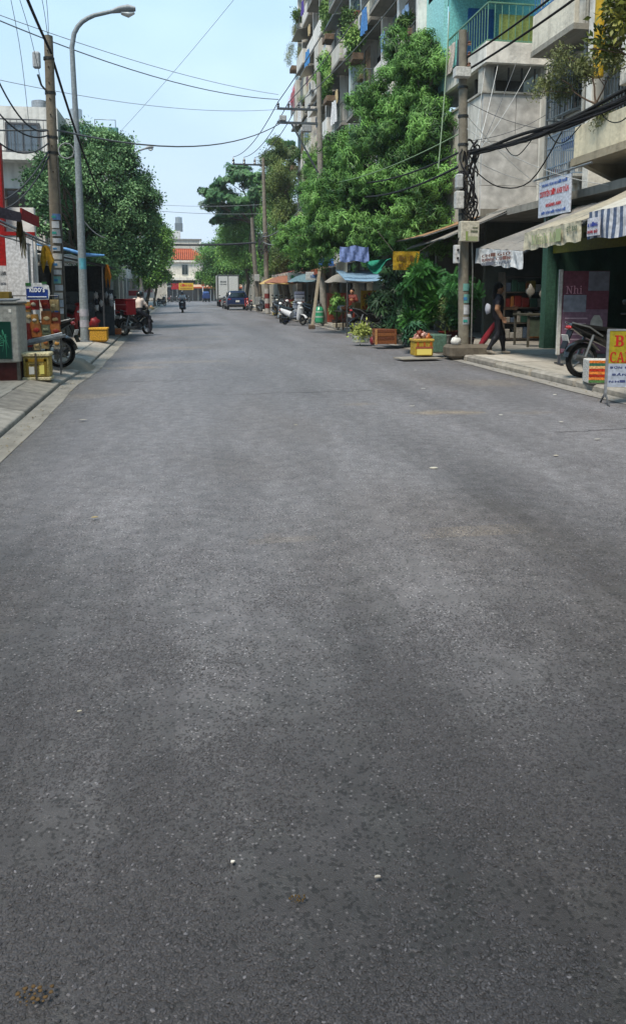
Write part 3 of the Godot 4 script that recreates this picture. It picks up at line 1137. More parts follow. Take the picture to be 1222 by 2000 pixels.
func setup() -> void:
	var cam := Camera3D.new()
	cam.name = "camera"
	add_child(cam)
	cam.position = Vector3(0, 1.5, 0)
	cam.rotation = Vector3(deg_to_rad(-7.8947), deg_to_rad(-9.4111), 0)
	cam.projection = Camera3D.PROJECTION_FRUSTUM
	cam.near = 0.05
	cam.far = 900.0
	cam.size = 0.05 * 2000.0 / 1500.0
	cam.frustum_offset = Vector2(0, -0.05 * 220.0 / 1500.0)
	cam.current = true
	var env := Environment.new()
	env.background_mode = Environment.BG_SKY
	var sky := Sky.new()
	var sm := ProceduralSkyMaterial.new()
	sm.sky_top_color = Color8(158, 203, 236)
	sm.sky_horizon_color = Color8(204, 217, 231)
	sm.sky_curve = 0.22
	sm.ground_horizon_color = Color8(190, 195, 198)
	sm.ground_bottom_color = Color8(120, 122, 124)
	sm.sky_energy_multiplier = 1.0
	sm.sun_angle_max = 1.0
	var cf := FastNoiseLite.new()
	cf.noise_type = FastNoiseLite.TYPE_SIMPLEX_SMOOTH
	cf.frequency = 0.9
	cf.fractal_octaves = 5
	cf.seed = 14
	var ci := Image.create(1024, 512, false, Image.FORMAT_RGBAF)
	for yy in 512:
		var el := PI * (0.5 - (yy + 0.5) / 512.0)
		for xx in 1024:
			var az := TAU * (xx + 0.5) / 1024.0
			var dv := Vector3(cos(az) * cos(el), maxf(sin(el), 0.0) * 2.2, sin(az) * cos(el))
			var c := smoothstep(-0.1, 0.75, cf.get_noise_3dv(dv * 2.0)) * smoothstep(0.0, 0.12, sin(el))
			ci.set_pixel(xx, yy, Color(0.9, 0.96, 1.0, c * 0.1))
	sm.sky_cover = ImageTexture.create_from_image(ci)
	sky.sky_material = sm
	env.sky = sky
	env.background_energy_multiplier = 0.405
	env.tonemap_mode = Environment.TONE_MAPPER_LINEAR
	env.tonemap_exposure = 3.35
	env.fog_enabled = true
	env.fog_density = 0.0005
	env.fog_light_color = Color8(214, 228, 240)
	env.sdfgi_enabled = true
	env.ssao_enabled = true
	env.ssil_enabled = true
	var we := WorldEnvironment.new()
	we.name = "world_environment"
	we.environment = env
	add_child(we)
	var sun := DirectionalLight3D.new()
	sun.name = "sun"
	sun.light_color = Color(1.0, 0.96, 0.9)
	sun.light_energy = 0.5
	sun.light_angular_distance = 16.0
	sun.shadow_enabled = true
	add_child(sun)
	sun.look_at_from_position(Vector3.ZERO, -Vector3(-0.4, 1.0, 0.45), Vector3.FORWARD)

var road_noise := FastNoiseLite.new()
func road_y(xx: float, d: float) -> float:
	var t := clampf((xx - lk(d) - 0.24) / (RK - 0.2 - lk(d) - 0.24), 0.0, 1.0)
	var edge := sin(PI * t)
	return 0.03 * edge * edge + road_noise.get_noise_2d(xx * 2.0, d) * 0.018 * edge

func ground() -> void:
	var g := nb("6a655d")
	g.face([Vector3(-400, -0.06, 400), Vector3(400, -0.06, 400), Vector3(400, -0.06, -700), Vector3(-400, -0.06, -700)], Vector3.UP)
	struct("ground", g, "concrete")
	# road sheet: crowned, slightly uneven, with dusty and worn areas
	var f := road_noise
	f.seed = 21
	f.frequency = 0.09
	f.fractal_octaves = 5
	var f2 := FastNoiseLite.new()
	f2.seed = 77
	f2.frequency = 0.35
	f2.fractal_octaves = 3
	var rows := []
	var cols := []
	var d := -5.0
	while d < 150.0:
		var line := []
		var cl := []
		for j in 73:
			var t := j / 72.0
			var xx := lerpf(lk(d) + 0.24, RK - 0.2, t)
			line.append(V(xx, road_y(xx, d), d))
			# long worn bands along the road, dust in broad patches, darker damp marks
			var band := f.get_noise_2d(xx * 9.0 + 300.0, d * 0.7)
			var dust := clampf(f2.get_noise_2d(xx * 0.9, d * 0.45 + 60.0) * 1.8 - 0.1, 0.0, 1.0)
			var base := Color(0.203, 0.2, 0.215) * lerpf(0.6, 3.0, smoothstep(0.6, 6.6, d + 3.0 * f.get_noise_2d(xx * 6.0, d))) * (1.0 + 0.24 * band + 0.13 * f2.get_noise_2d(xx * 3.0, d * 1.4) + 0.16 * f2.get_noise_2d(xx * 0.7 + 40.0, d * 0.35))  # darker near, lighter far: painted stand-in for near shade and grazing sheen
			base = base.lerp(Color(0.36, 0.3, 0.26), dust * 0.34)
			if t < 0.06 or t > 0.94:
				base = base.lerp(Color(0.36, 0.335, 0.3), (0.06 - minf(t, 1.0 - t)) / 0.06 * 0.55)
			for q in [[3.15, 9.05, 0.55, 0.16, 0.75], [2.2, 9.9, 0.3, 0.12, 0.35], [4.2, 8.9, 0.4, 0.12, 0.3], [1.7, 4.35, 0.35, 0.12, 0.35], [0.5, 4.4, 0.2, 0.1, 0.2], [-1.4, 4.2, 0.3, 0.12, 0.3], [-1.15, 15.7, 0.9, 0.35, 0.45], [-0.3, 16.6, 1.2, 0.3, 0.3], [-0.6, 34.6, 1.0, 1.2, 0.5], [0.6, 26.0, 1.4, 0.5, 0.25], [-1.4, 11.5, 0.5, 0.3, 0.3], [5.0, 12.0, 0.6, 0.4, 0.3], [-0.2, 21.0, 1.1, 0.4, 0.3]]:
				var ex: float = (xx - q[0]) / q[2] + 0.4 * f2.get_noise_2d(d * 9.0, xx * 4.0)
				var ez: float = (d - q[1]) / q[3] + 0.5 * f2.get_noise_2d(xx * 9.0, d * 3.0)
				base = base.lerp(Color(0.95, 0.8, 0.62), clampf(1.2 - ex * ex - ez * ez, 0.0, 1.0) * q[4])
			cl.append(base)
		rows.append(line)
		cols.append(cl)
		d += 0.1 if d < 12.0 else (0.5 if d < 50.0 else 2.0)
	var b := nb()
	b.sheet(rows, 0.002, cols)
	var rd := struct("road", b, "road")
	# stone chips that stand proud of the binder near the camera
	var chip := nb()
	chip.blob(Vector3.ZERO, Vector3(1, 0.42, 0.8), 4, 0.2, 1.0)
	var r := RandomNumberGenerator.new()
	r.seed = 77
	var xs: Array[Transform3D] = []
	var cc := PackedColorArray()
	var pf := FastNoiseLite.new()
	pf.seed = 12
	pf.frequency = 1.3
	pf.fractal_octaves = 3
	while xs.size() < 100000:
		var dd := 1.25 * pow(5.6, pow(r.randf(), 1.15))
		var xx := 0.2 * dd + r.randf_range(-0.54, 0.54) * dd
		if xx < lk(dd) + 0.3 or xx > RK - 0.3:
			continue
		if pf.get_noise_2d(xx, dd * 0.8) * 1.2 + 0.38 - 0.5 * smoothstep(3.0, 7.0, dd) < r.randf():
			continue
		var sz := r.randf_range(0.0016, 0.0042) * (1.0 + 0.5 * r.randf() * r.randf())
		var q := Basis(Vector3.UP, r.randf() * TAU) * Basis(Vector3.RIGHT, r.randf_range(-0.4, 0.4))
		var at := V(xx, road_y(xx, dd) + sz * r.randf_range(-0.25, 0.25) + 0.001, dd)
		xs.append(Transform3D(q * Basis.from_scale(Vector3(sz * r.randf_range(0.8, 1.5), sz, sz)), at - rd.position))
		var g0 := 0.042 * r.randf_range(0.7, 1.45) * lerpf(1.0, 2.7, smoothstep(1.1, 6.8, dd))  # chips brighten with distance to follow the shade and sheen painted on the road
		if r.randf() < 0.012:
			g0 = r.randf_range(0.09, 0.16)
		cc.append(Color(g0 * 1.0, g0, g0 * 1.13))
	var mm := MultiMesh.new()
	mm.transform_format = MultiMesh.TRANSFORM_3D
	mm.use_colors = true
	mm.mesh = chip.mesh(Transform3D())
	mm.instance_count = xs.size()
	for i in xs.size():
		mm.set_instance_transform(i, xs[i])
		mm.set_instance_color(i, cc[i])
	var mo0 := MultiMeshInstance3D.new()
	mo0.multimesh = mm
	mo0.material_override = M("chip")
	mo0.name = "stone_chips"
	mo0.set_meta("kind", "stuff")
	rd.add_child(mo0, true)
	var cr := nb("8e9092")
	cr.face([V(-120, -0.02, 119), V(120, -0.02, 119), V(120, -0.02, 147), V(-120, -0.02, 147)], Vector3.UP)
	struct("cross_street", cr, "road")
	# old cracks
	r.seed = 6
	for q in [[-1.2, 13.2, 1.6, 0.1], [0.6, 11.2, 2.2, 0.35], [3.4, 15.5, 2.4, -0.1], [1.8, 20.5, 3.0, 0.2], [-0.6, 24.5, 2.0, 0.1], [3.9, 7.6, 1.5, 0.5]]:
		var pp := []
		var px: float = q[0]
		var pz: float = q[1]
		for i in 26:
			pp.append([px, pz])
			px += q[2] / 25.0
			pz += q[3] / 25.0 * 2.0 * r.randf() + r.randf_range(-0.035, 0.035)
		var up := []
		var dn := []
		for e in pp:
			var hw := r.randf_range(0.002, 0.008)
			up.append(V(e[0], road_y(e[0], e[1]) + 0.003, e[1] + hw))
			dn.append(V(e[0], road_y(e[0], e[1]) + 0.003, e[1] - hw))
		part("crack", nb("232324").sheet([up, dn], 0.001), "matte", rd)
	# gutters, kerbs, pavements
	var gl := nb("8b8880")
	var gr := nb("898680")
	var lrow := []
	var rrow := []
	d = -4.0
	while d < 118.0:
		lrow.append([V(lk(d) + 0.02, 0.012, d), V(lk(d) + 0.15, 0.006, d), V(lk(d) + 0.28 + 0.02 * sin(d * 1.9) * sin(d * 0.63), 0.004, d)])
		rrow.append([V(RK - 0.26 + 0.05 * sin(d * 1.3) * sin(d * 0.47), 0.008, d), V(RK - 0.12, 0.01, d), V(RK - 0.015, 0.016, d)])
		d += 1.0
	gl.sheet(lrow, 0.006)
	gr.sheet(rrow, 0.006)
	struct("gutter", gl, "cement")
	struct("gutter", gr, "cement")
	var kl := struct("kerb", nb("77736b").bb(V(lk(0) - 0.5, -0.05, 6.5), V(lk(0) - 0.2, 0.0, 116)), "cement")
	var kr := struct("kerb", nb("77736b").bb(V(RK + 0.02, -0.05, 5), V(RK + 0.25, 0.0, 116)), "cement")
	var pl := struct("pavement", nb("86827a").bb(V(-5.4, -0.055, -4), V(-3.0, 0.09, 116)), "cement")
	var pr := struct("pavement", nb("86827a").bb(V(RK + 0.3, -0.055, -4), V(12.8, 0.09, 116)), "cement")
	rng.seed = 11
	var greys := ["a5a198", "9b978e", "aca89f", "928e86", "a09b90"]
	d = 5.0
	while d < 116.0:
		var ln := 1.6 if d < 42.0 else 6.0
		var d1 := d + ln - 0.02
		# left: a sloping kerb apron, then slabs
		var kb := nb(greys[rng.randi() % 5])
		var q0 := lk(d)
		var q1 := lk(d1)
		kb.sheet([[V(q0, -0.03, d), V(q0, 0.045, d), V(q0 - 0.03, 0.06, d), V(q0 - 0.42, 0.135, d), V(q0 - 0.46, 0.05, d)], [V(q1, -0.03, d1), V(q1, 0.045, d1), V(q1 - 0.03, 0.06, d1), V(q1 - 0.42, 0.135, d1), V(q1 - 0.46, 0.05, d1)]], 0.004)
		part("kerb_stone", kb, "concrete", kl)
		var e0 := q0 - 0.47
		var mid := (-5.4 + e0) * 0.5
		for w in [[-5.4, mid - 0.012], [mid, e0]]:
			part("paving_slab", nb(greys[rng.randi() % 5]).box(V((w[0] + w[1]) * 0.5, 0.1 + rng.randf() * 0.006, (d + d1) * 0.5), Vector3(w[1] - w[0], 0.07, d1 - d), 0.008), "cement", pl)
		# right
		var kc := nb(greys[rng.randi() % 5])
		kc.box(V(RK + 0.12 + rng.randf_range(-0.012, 0.012), 0.05 + rng.randf_range(-0.012, 0.008), (d + d1) * 0.5), Vector3(0.2, 0.15, d1 - d - rng.randf() * 0.03), 0.035, Basis(Vector3.UP, rng.randf_range(-0.008, 0.008)))
		part("kerb_stone", kc, "concrete", kr)
		for w in [[RK + 0.235, 7.6], [7.615, 9.0]]:
			part("paving_slab", nb(greys[rng.randi() % 5]).box(V((w[0] + w[1]) * 0.5, 0.095 + rng.randf() * 0.006, (d + d1) * 0.5), Vector3(w[1] - w[0], 0.07, d1 - d), 0.008), "cement", pr)
		d += ln
	# broken cement fillet where the left kerb bulges beside the concrete pole
	var mo := []
	for i in 9:
		var line2 := []
		for j in 9:
			var u := i / 8.0 - 0.5
			var w2 := j / 8.0 - 0.5
			var hgt := clampf(1.0 - 4.0 * (u * u + w2 * w2), 0.0, 1.0)
			line2.append(V(-2.22 + w2 * 0.85, 0.1 + 0.13 * sqrt(hgt) + 0.025 * sin(i * 2.1 + j * 1.7) * hgt - 0.1 * (1.0 - hgt) * float(w2 > 0.0), 15.6 + u * 1.7))
		mo.append(line2)
	solo("cement_mound", nb("7c776d").sheet(mo, 0.01), "cement", "rough grey cement mound at the foot of the stickered concrete pole", "cement mound")

# dry leaves and grit that gather along the gutters
func gutter_litter() -> void:
	var b := nb()
	leaf(b, Vector3.ZERO, Vector3(1, 0.1, 0), Vector3.UP, 1.0, 0.45, 0.4)
	var lm := b.mesh(Transform3D())
	for side in 2:
		var r := RandomNumberGenerator.new()
		r.seed = 50 + side
		var mm := MultiMesh.new()
		mm.transform_format = MultiMesh.TRANSFORM_3D
		mm.use_colors = true
		mm.mesh = lm
		mm.instance_count = 900
		for i in 900:
			var d := 5.5 + 50.0 * r.randf() * r.randf()
			var off := absf(r.randfn()) * 0.16
			var x := lk(d) + 0.06 + off if side == 0 else RK - 0.06 - off
			var s := r.randf_range(0.008, 0.05) * (1.0 if r.randf() < 0.4 else 0.4)
			mm.set_instance_transform(i, Transform3D(Basis(Vector3.UP, r.randf() * TAU) * Basis(Vector3.RIGHT, r.randf_range(-0.5, 0.5)) * Basis.from_scale(Vector3.ONE * s), V(x, 0.022 + 0.006 * r.randf(), d)))
			mm.set_instance_color(i, tint("2f281c", "9a8a5c", r.randf() * 0.8))
		var o := MultiMeshInstance3D.new()
		o.multimesh = mm
		o.material_override = M("chip")
		o.name = numbered("fallen_leaves", self)
		o.set_meta("kind", "stuff")
		tag(o, "dry leaves and grit gathered along the " + ("left" if side == 0 else "right") + " gutter", "leaves")
		add_child(o, true)

# things lying on the road
func litter() -> void:
	rng.seed = 5
	var sp := [[3.6, 11.35, "e8e6e0"], [4.35, 14.2, "ebe9e4"], [3.75, 8.7, "dcdad2"], [5.0, 8.0, "e3e0d8"], [4.25, 8.15, "d4d0c6"], [2.05, 6.1, "d9d5c8"], [-0.62, 5.1, "b9a878"], [0.09, 1.83, "e9e7e0"], [0.45, 1.71, "b5b2aa"], [5.3, 10.4, "d8d5cd"], [4.7, 12.4, "cfccc4"], [2.9, 9.6, "d2cfc5"], [3.3, 6.4, "d0c8b8"], [-0.4, 2.65, "b8b5a8"], [1.2, 8.4, "c9c2b0"], [-1.2, 9.2, "cfcbc0"], [4.1, 7.1, "dad6cc"]]
	var where := ["beside the right kerb in front of the concrete pole base", "on the road near the yellow foam box", "in mid road left of the yellow noodle sign", "by the yellow noodle sign's feet", "on the road short of the yellow sign", "on the bare asphalt right of centre", "on the asphalt at the left, yellowish and leaf-like", "closest to the camera, tiny and bright", "near the camera, greyish and right of the tiny bright one", "by the right gutter near the striped carton", "between right gutter and dusty patch", "just beyond the dusty tan patch", "alone on the right half of the near asphalt", "near the camera on the left half, crumpled", "left of the dusty tan patch", "by the left gutter short of the foam box", "right of the middle, short of the noodle sign"]
	for i in sp.size():
		var q = sp[i]
		var s := rng.randf_range(0.014, 0.03) * (0.22 if q[1] < 3.0 else 1.0)
		var b := nb(q[2])
		var pg := []
		for k in 7:
			var an := TAU * k / 7.0
			pg.append(Vector2(cos(an) * s * rng.randf_range(0.7, 1.9), sin(an) * s * rng.randf_range(0.4, 1.0)))
		b.slab(pg, 0.003, V(q[0], 0.036 if q[0] > 0.3 and q[0] < 4.0 else 0.03, q[1]), Basis(Vector3.RIGHT, -PI * 0.5 + rng.randf_range(-0.15, 0.15)))
		solo("paper_scrap", b, "matte", "pale scrap of litter " + where[i], "litter", "scraps of litter on the road")
	for q in [[-0.345, 1.515, 0.03, "5c4a30"], [0.24, 1.68, 0.016, "5e4c2c"]]:
		var b2 := nb(q[3])
		for k in 26:
			b2.blob(V(q[0] + sin(k * 2.4) * q[2] * 1.3 * sqrt(k / 26.0), 0.03, q[1] + cos(k * 2.4) * q[2] * 0.9 * sqrt(k / 26.0)), Vector3(q[2] * 0.2, 0.0025, q[2] * 0.17) * (0.6 + 0.4 * sin(k * 5.0)), 4, 0.2, k)
		solo("mud_stain", b2, "matte", "brown clot of dry mud on the asphalt, " + ("larger one at the bottom left" if q[0] < 0 else "smaller one right of the big one"), "mud")

# ------------------------------------------------------------------ the apartment blocks on the right
func window(parent: Node3D, at: Vector3, w: float, h: float, along: Vector3, out: Vector3, frame := "6f6f68", glass := "1a2024", bars := 0) -> void:
	var r := Basis(along, Vector3.UP, out)
	var fr := nb(frame)
	for s in [-1.0, 1.0]:
		fr.box(at + along * s * w * 0.5, Vector3(0.07, h + 0.07, 0.12), 0.0, r)
		fr.box(at + Vector3(0, s * h * 0.5, 0), Vector3(w + 0.07, 0.07, 0.115), 0.0, r)
	fr.box(at, Vector3(0.04, h, 0.06), 0.0, r)
	for i in bars:
		fr.box(at + along * w * ((i + 1.0) / (bars + 1.0) - 0.5) + out * 0.05, Vector3(0.02, h, 0.02), 0.0, r)
	var p := part("window", fr, "matte", parent)
	part("pane", nb(glass).box(at - out * 0.01, Vector3(w, h, 0.03), 0.0, r), "glass", p)

func railing(parent: Node3D, a: Vector3, e: Vector3, h: float, hex: String, step := 0.12, nm := "railing") -> void:
	var b := nb(hex)
	var n := int(a.distance_to(e) / step)
	for y in [0.05, h]:
		b.bar(a + Vector3(0, y, 0), e + Vector3(0, y, 0), 0.04, 0.04)
	for i in n + 1:
		var p := a.lerp(e, float(i) / maxf(n, 1))
		b.bar(p + Vector3(0, 0.05, 0), p + Vector3(0, h, 0), 0.018, 0.018)
	part(nm, b, "paint", parent)

func near_block() -> void:
	var o := thing("apartment_building", "weathered concrete apartment block with a blank grey wall and turquoise balcony beside the near pole", "building", V(10.5, 0, 16))
	# ground floor shell: slab over the shops, back wall, cross walls
	part("floor_slab", nb("8c8a83").bb(V(8.8, 3.62, 5), V(14, 3.8, 27.1)), "wall", o)
	part("back_wall", nb("2b332d").bb(V(12.5, 0.09, 5), V(12.7, 3.62, 27.1)), "wall", o)
	for w in [[5.0, "4a4f48"], [9.3, "24423a"], [13.0, "1d3a31"], [17.9, "35594a"], [22.3, "4a4f48"], [26.9, "6f7068"]]:
		part("cross_wall", nb(w[1]).bb(V(8.95, 0.09, w[0]), V(12.5, 3.62, w[0] + 0.18)), "wall", o)
	# dark green corrugated shutter beside the pink board
	for i in 26:
		part("shutter_slat", nb("16463a").box(V(9.0, 0.25 + i * 0.105, 11.15), Vector3(0.04, 0.098, 3.5), 0.015), "paint", o)
	part("shutter_box", nb("1d3f38").bb(V(8.92, 2.98, 9.4), V(9.2, 3.3, 12.95)), "paint", o)
	part("column", nb("39506b").bb(V(8.72, 0.12, 12.95), V(8.98, 3.6, 13.22)), "paint", o)
	part("column", nb("3f6354").bb(V(8.75, 0.12, 17.85), V(9.0, 3.6, 18.12)), "paint", o)
	var sb := part("shop_sign", nb("6f6b1c").bb(V(8.86, 2.45, 13.3), V(8.94, 3.1, 17.8)), "paint", o)
	for k in 4:
		part("letter_row", nb("3a3a1c").bb(V(8.845, 2.72, 14.3 + k * 0.75), V(8.856, 2.84, 14.85 + k * 0.75)), "matte", sb)
	# upper walls
	part("wall", nb("bfbdb5").bb(V(10.35, 3.8, 5), V(10.55, 15.5, 22.2)), "wall", o)
	part("wall", nb("98968e").bb(V(10.3, 3.8, 22.25), V(10.5, 7.2, 27.1)), "wall", o)
	# blank closed balcony: panels that face back along the road, and its side towards the road
	for q in [[8.62, 9.62, 5.86, 7.2], [9.635, 10.34, 5.86, 7.2], [8.62, 10.34, 4.62, 5.85], [8.62, 10.34, 3.72, 4.61]]:
		part("wall_panel", nb("cbcac6").bb(V(q[0], q[2], 22.0), V(q[1], q[3], 22.14), 0.008), "panel", o)
	part("wall_panel", nb("c2c0b9").bb(V(8.6, 3.72, 22.16), V(8.74, 7.2, 27.05), 0.008), "wall", o)
	part("corner_post", nb("dad9d2").bb(V(10.345, 3.72, 21.9), V(10.47, 8.0, 22.03), 0.008), "wall", o)
	part("floor_slab", nb("a8a69e").bb(V(8.55, 7.2, 21.95), V(10.45, 7.26, 27.1)), "wall", o)
	part("floor_slab", nb("74726c").bb(V(8.62, 3.6, 22.15), V(10.35, 3.72, 27.1)), "wall", o)
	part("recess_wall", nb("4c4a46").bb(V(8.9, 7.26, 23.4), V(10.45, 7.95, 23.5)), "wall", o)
	part("corner_post", nb("b5b2aa").bb(V(8.56, 7.26, 21.97), V(8.95, 8.0, 22.3)), "wall", o)
	part("parapet", nb("d8d6cf").bb(V(8.5, 7.93, 21.6), V(10.45, 8.5, 21.75), 0.01), "wall", o)
	part("parapet", nb("cdcbc4").bb(V(8.5, 7.93, 21.76), V(8.63, 8.5, 25.2), 0.01), "wall", o)
	part("floor_slab", nb("a09e97").bb(V(8.64, 7.96, 21.76), V(10.5, 8.08, 27)), "wall", o)
	# turquoise flat behind a green railing
	railing(o, V(8.56, 8.5, 21.68), V(10.4, 8.5, 21.68), 1.05, "6f9c84", 0.2)
	railing(o, V(8.56, 8.5, 21.7), V(8.56, 8.5, 25.0), 1.05, "6f9c84", 0.2)
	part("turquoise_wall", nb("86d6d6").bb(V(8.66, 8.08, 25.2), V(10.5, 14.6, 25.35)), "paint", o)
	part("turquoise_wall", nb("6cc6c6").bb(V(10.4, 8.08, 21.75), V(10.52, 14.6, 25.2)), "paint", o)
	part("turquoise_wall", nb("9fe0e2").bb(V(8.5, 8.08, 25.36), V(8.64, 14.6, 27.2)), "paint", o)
	part("turquoise_column", nb("a0dedd").bb(V(10.3, 8.5, 21.55), V(10.6, 14.6, 21.74)), "paint", o)
	part("door", nb("2464a8").bb(V(9.25, 8.1, 25.08), V(10.1, 10.6, 25.18)), "paint", o)
	part("green_board", nb("8a9c58").bb(V(8.95, 8.55, 21.8), V(10.2, 9.3, 21.84)), "paint", o)
	part("floor_slab", nb("c2c4bf").bb(V(8.5, 11.3, 21.6), V(10.5, 11.5, 27)), "wall", o)
	# bays right of the blank wall
	for q in [[18.3, 20.6, 7.95, 8.85, 9.4], [15.0, 17.2, 7.6, 8.5, 9.5]]:
		part("balcony", nb("cfcabb").bb(V(q[4], q[2], q[0]), V(q[4] + 0.13, q[3], q[1]), 0.01), "wall", o)
		part("balcony", nb("aeaa9e").bb(V(q[4] + 0.13, q[2], q[1] - 0.12), V(10.35, q[3], q[1]), 0.01), "wall", o)
		part("balcony_slab", nb("8d8a80").bb(V(q[4] - 0.02, q[2] - 0.14, q[0] - 0.03), V(10.35, q[2], q[1] + 0.03)), "wall", o)
	railing(o, V(9.45, 8.85, 18.3), V(9.45, 8.85, 20.6), 0.8, "3d78b4", 0.15)
	part("balcony", nb("cfc6ac").bb(V(8.5, 4.42, 12.2), V(8.63, 5.08, 16.3), 0.012), "wall", o)
	part("balcony", nb("c4bb9f").bb(V(8.63, 4.42, 16.17), V(10.35, 5.08, 16.3), 0.012), "wall", o)
	part("balcony_slab", nb("938b78").bb(V(8.46, 4.26, 12.15), V(10.35, 4.42, 16.35)), "wall", o)
	for k in 3:
		var b := nb("9a917c")
		b.slab([Vector2(0, 0), Vector2(1.8, 0), Vector2(1.8, -0.6), Vector2(1.4, -0.6)], 0.2, V(8.53, 4.26, 12.6 + k * 1.7))
		part("bracket", b, "wall", o)
	for q in [[17.0, 5.8], [14.2, 5.9], [11.0, 5.9], [20.0, 6.9], [17.0, 9.8], [13.6, 9.5], [19.6, 9.9], [10.4, 9.2], [23.6, 12.8]]:
		window(o, V(10.31, q[1], q[0]), 1.3, 1.2, Vector3(0, 0, 1), Vector3(-1, 0, 0), "7b7d78", "15191c", 5)
	for q in [[9.45, 17.75, 3.8, 10.5], [9.45, 13.6, 5.2, 13.0]]:
		part("column", nb("d5d4cd").bb(V(q[0] + 0.2, q[2], q[1]), V(10.35, q[3], q[1] + 0.28), 0.01), "wall", o)
	part("column", nb("d9d9d3").bb(V(9.3, 5.9, 15.6), V(10.3, 13, 15.95), 0.01), "wall", o)
	part("yellow_pipe", nb("c9a51e").tube([V(9.45, 6.4, 17.15), V(9.45, 13, 17.15)], 0.13, 12), "paint", o)
	part("drain_pipe", nb("a8a9a4").tube([V(9.9, 3.8, 18.6), V(9.9, 13, 18.6)], 0.05, 8), "paint", o)
	part("drain_pipe", nb("bfc0ba").tube([V(10.25, 3.8, 20.9), V(10.25, 13, 20.9)], 0.045, 8), "paint", o)
	# caged window
	var cg := nb("8296aa")
	for i in 15:
		var d := 18.25 + i * 0.105
		cg.bar(V(9.55, 4.45, d), V(9.55, 5.55, d), 0.022, 0.022)
	for y in [4.45, 4.75, 5.25, 5.55]:
		cg.bar(V(9.55, y, 18.25), V(9.55, y, 19.75), 0.03, 0.03)
		cg.bar(V(9.55, y, 19.75), V(10.35, y, 19.75), 0.03, 0.03)
		cg.bar(V(9.55, y, 18.25), V(10.35, y, 18.25), 0.03, 0.03)
	part("window_cage", cg, "paint", o)
	part("window_cage_floor", nb("c6c7c2").bb(V(9.5, 4.36, 18.2), V(10.35, 4.43, 19.8)), "paint", o)
	for q in [[17.0, 5.8], [20.0, 6.9], [14.2, 5.9]]:
		var kg := nb("6f7c86")
		for bi in 11:
			kg.bar(V(9.95, q[1] - 0.7, q[0] - 0.7 + bi * 0.14), V(9.95, q[1] + 0.75, q[0] - 0.7 + bi * 0.14), 0.02, 0.02)
		for yy in [-0.7, -0.2, 0.3, 0.75]:
			kg.bar(V(9.95, q[1] + yy, q[0] - 0.7), V(9.95, q[1] + yy, q[0] + 0.7), 0.025, 0.025)
			for zz in [-0.7, 0.7]:
				kg.bar(V(9.95, q[1] + yy, q[0] + zz), V(10.33, q[1] + yy, q[0] + zz), 0.025, 0.025)
		part("window_cage", kg, "paint", o)
	for q in [[10.2, 4.0, 21.2, 3.6], [10.28, 4.2, 20.4, 3.0], [10.28, 5.4, 17.9, 5.0]]:
		part("drain_pipe", nb("8a8c88").tube([V(q[0], q[1], q[2]), V(q[0], q[1] + q[3], q[2])], 0.04, 7), "paint", o)
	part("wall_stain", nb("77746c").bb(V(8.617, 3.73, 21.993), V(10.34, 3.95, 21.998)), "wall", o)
	for k in 4:
		part("bracket", nb("55585a").bb(V(8.9 + k * 0.4, 7.5, 21.9), V(8.94 + k * 0.4, 7.9, 21.94)), "metal", o)
	part("roof_slab", nb("8f8d86").bb(V(8.8, 15.5, 5), V(14, 15.7, 27.2)), "wall", o)
	part("side_wall", nb("9a9890").bb(V(10.56, 3.8, 26.95), V(14, 15.5, 27.15)), "wall", o)
	solo("blue_cloth", nb("2b57a6").sheet([[V(9.62, 5.4, 18.5), V(9.64, 5.42, 18.8), V(9.61, 5.4, 19.1)], [V(9.66, 5.1, 18.5), V(9.61, 5.1, 18.8), V(9.65, 5.12, 19.1)]], 0.01), "cloth", "blue cloth hung inside the caged window over the school sign", "cloth")
	var pp := nb("a5673f")
	pot(pp, V(9.72, 4.44, 19.55), 0.14, 0.26)
	solo("flower_pot", pp, "concrete", "terracotta pot standing in the corner of the caged window", "flower pot")

	# the row goes on past the camera
	part("wall", nb("bfbdb5").bb(V(8.9, 0.1, -26), V(9.2, 15.5, 4.9)), "wall", o)
	part("roof_slab", nb("8f8d86").bb(V(8.7, 15.5, -26), V(14, 15.7, 4.9)), "wall", o)

	var nw := [[8.47, 9.2, 23.4, 0.9, 1.0, "3a3f4c", "dark shirt hung on the green balcony railing, street side"], [8.47, 9.25, 24.4, 0.6, 0.9, "c4b9b0", "pale shirt hung on the green railing beside the dark one"]]
	for q in nw:
		var rw := []
		for i in 5:
			var line := []
			for j in 7:
				line.append(V(q[0] - 0.02 * i + 0.02 * sin(j * 2.0 + i), q[1] - q[4] * i / 4.0, q[2] + q[3] * (j / 6.0 - 0.5)))
			rw.append(line)
		solo("hanging_laundry", nb(q[5]).sheet(rw, 0.008), "cloth", q[6], "laundry")

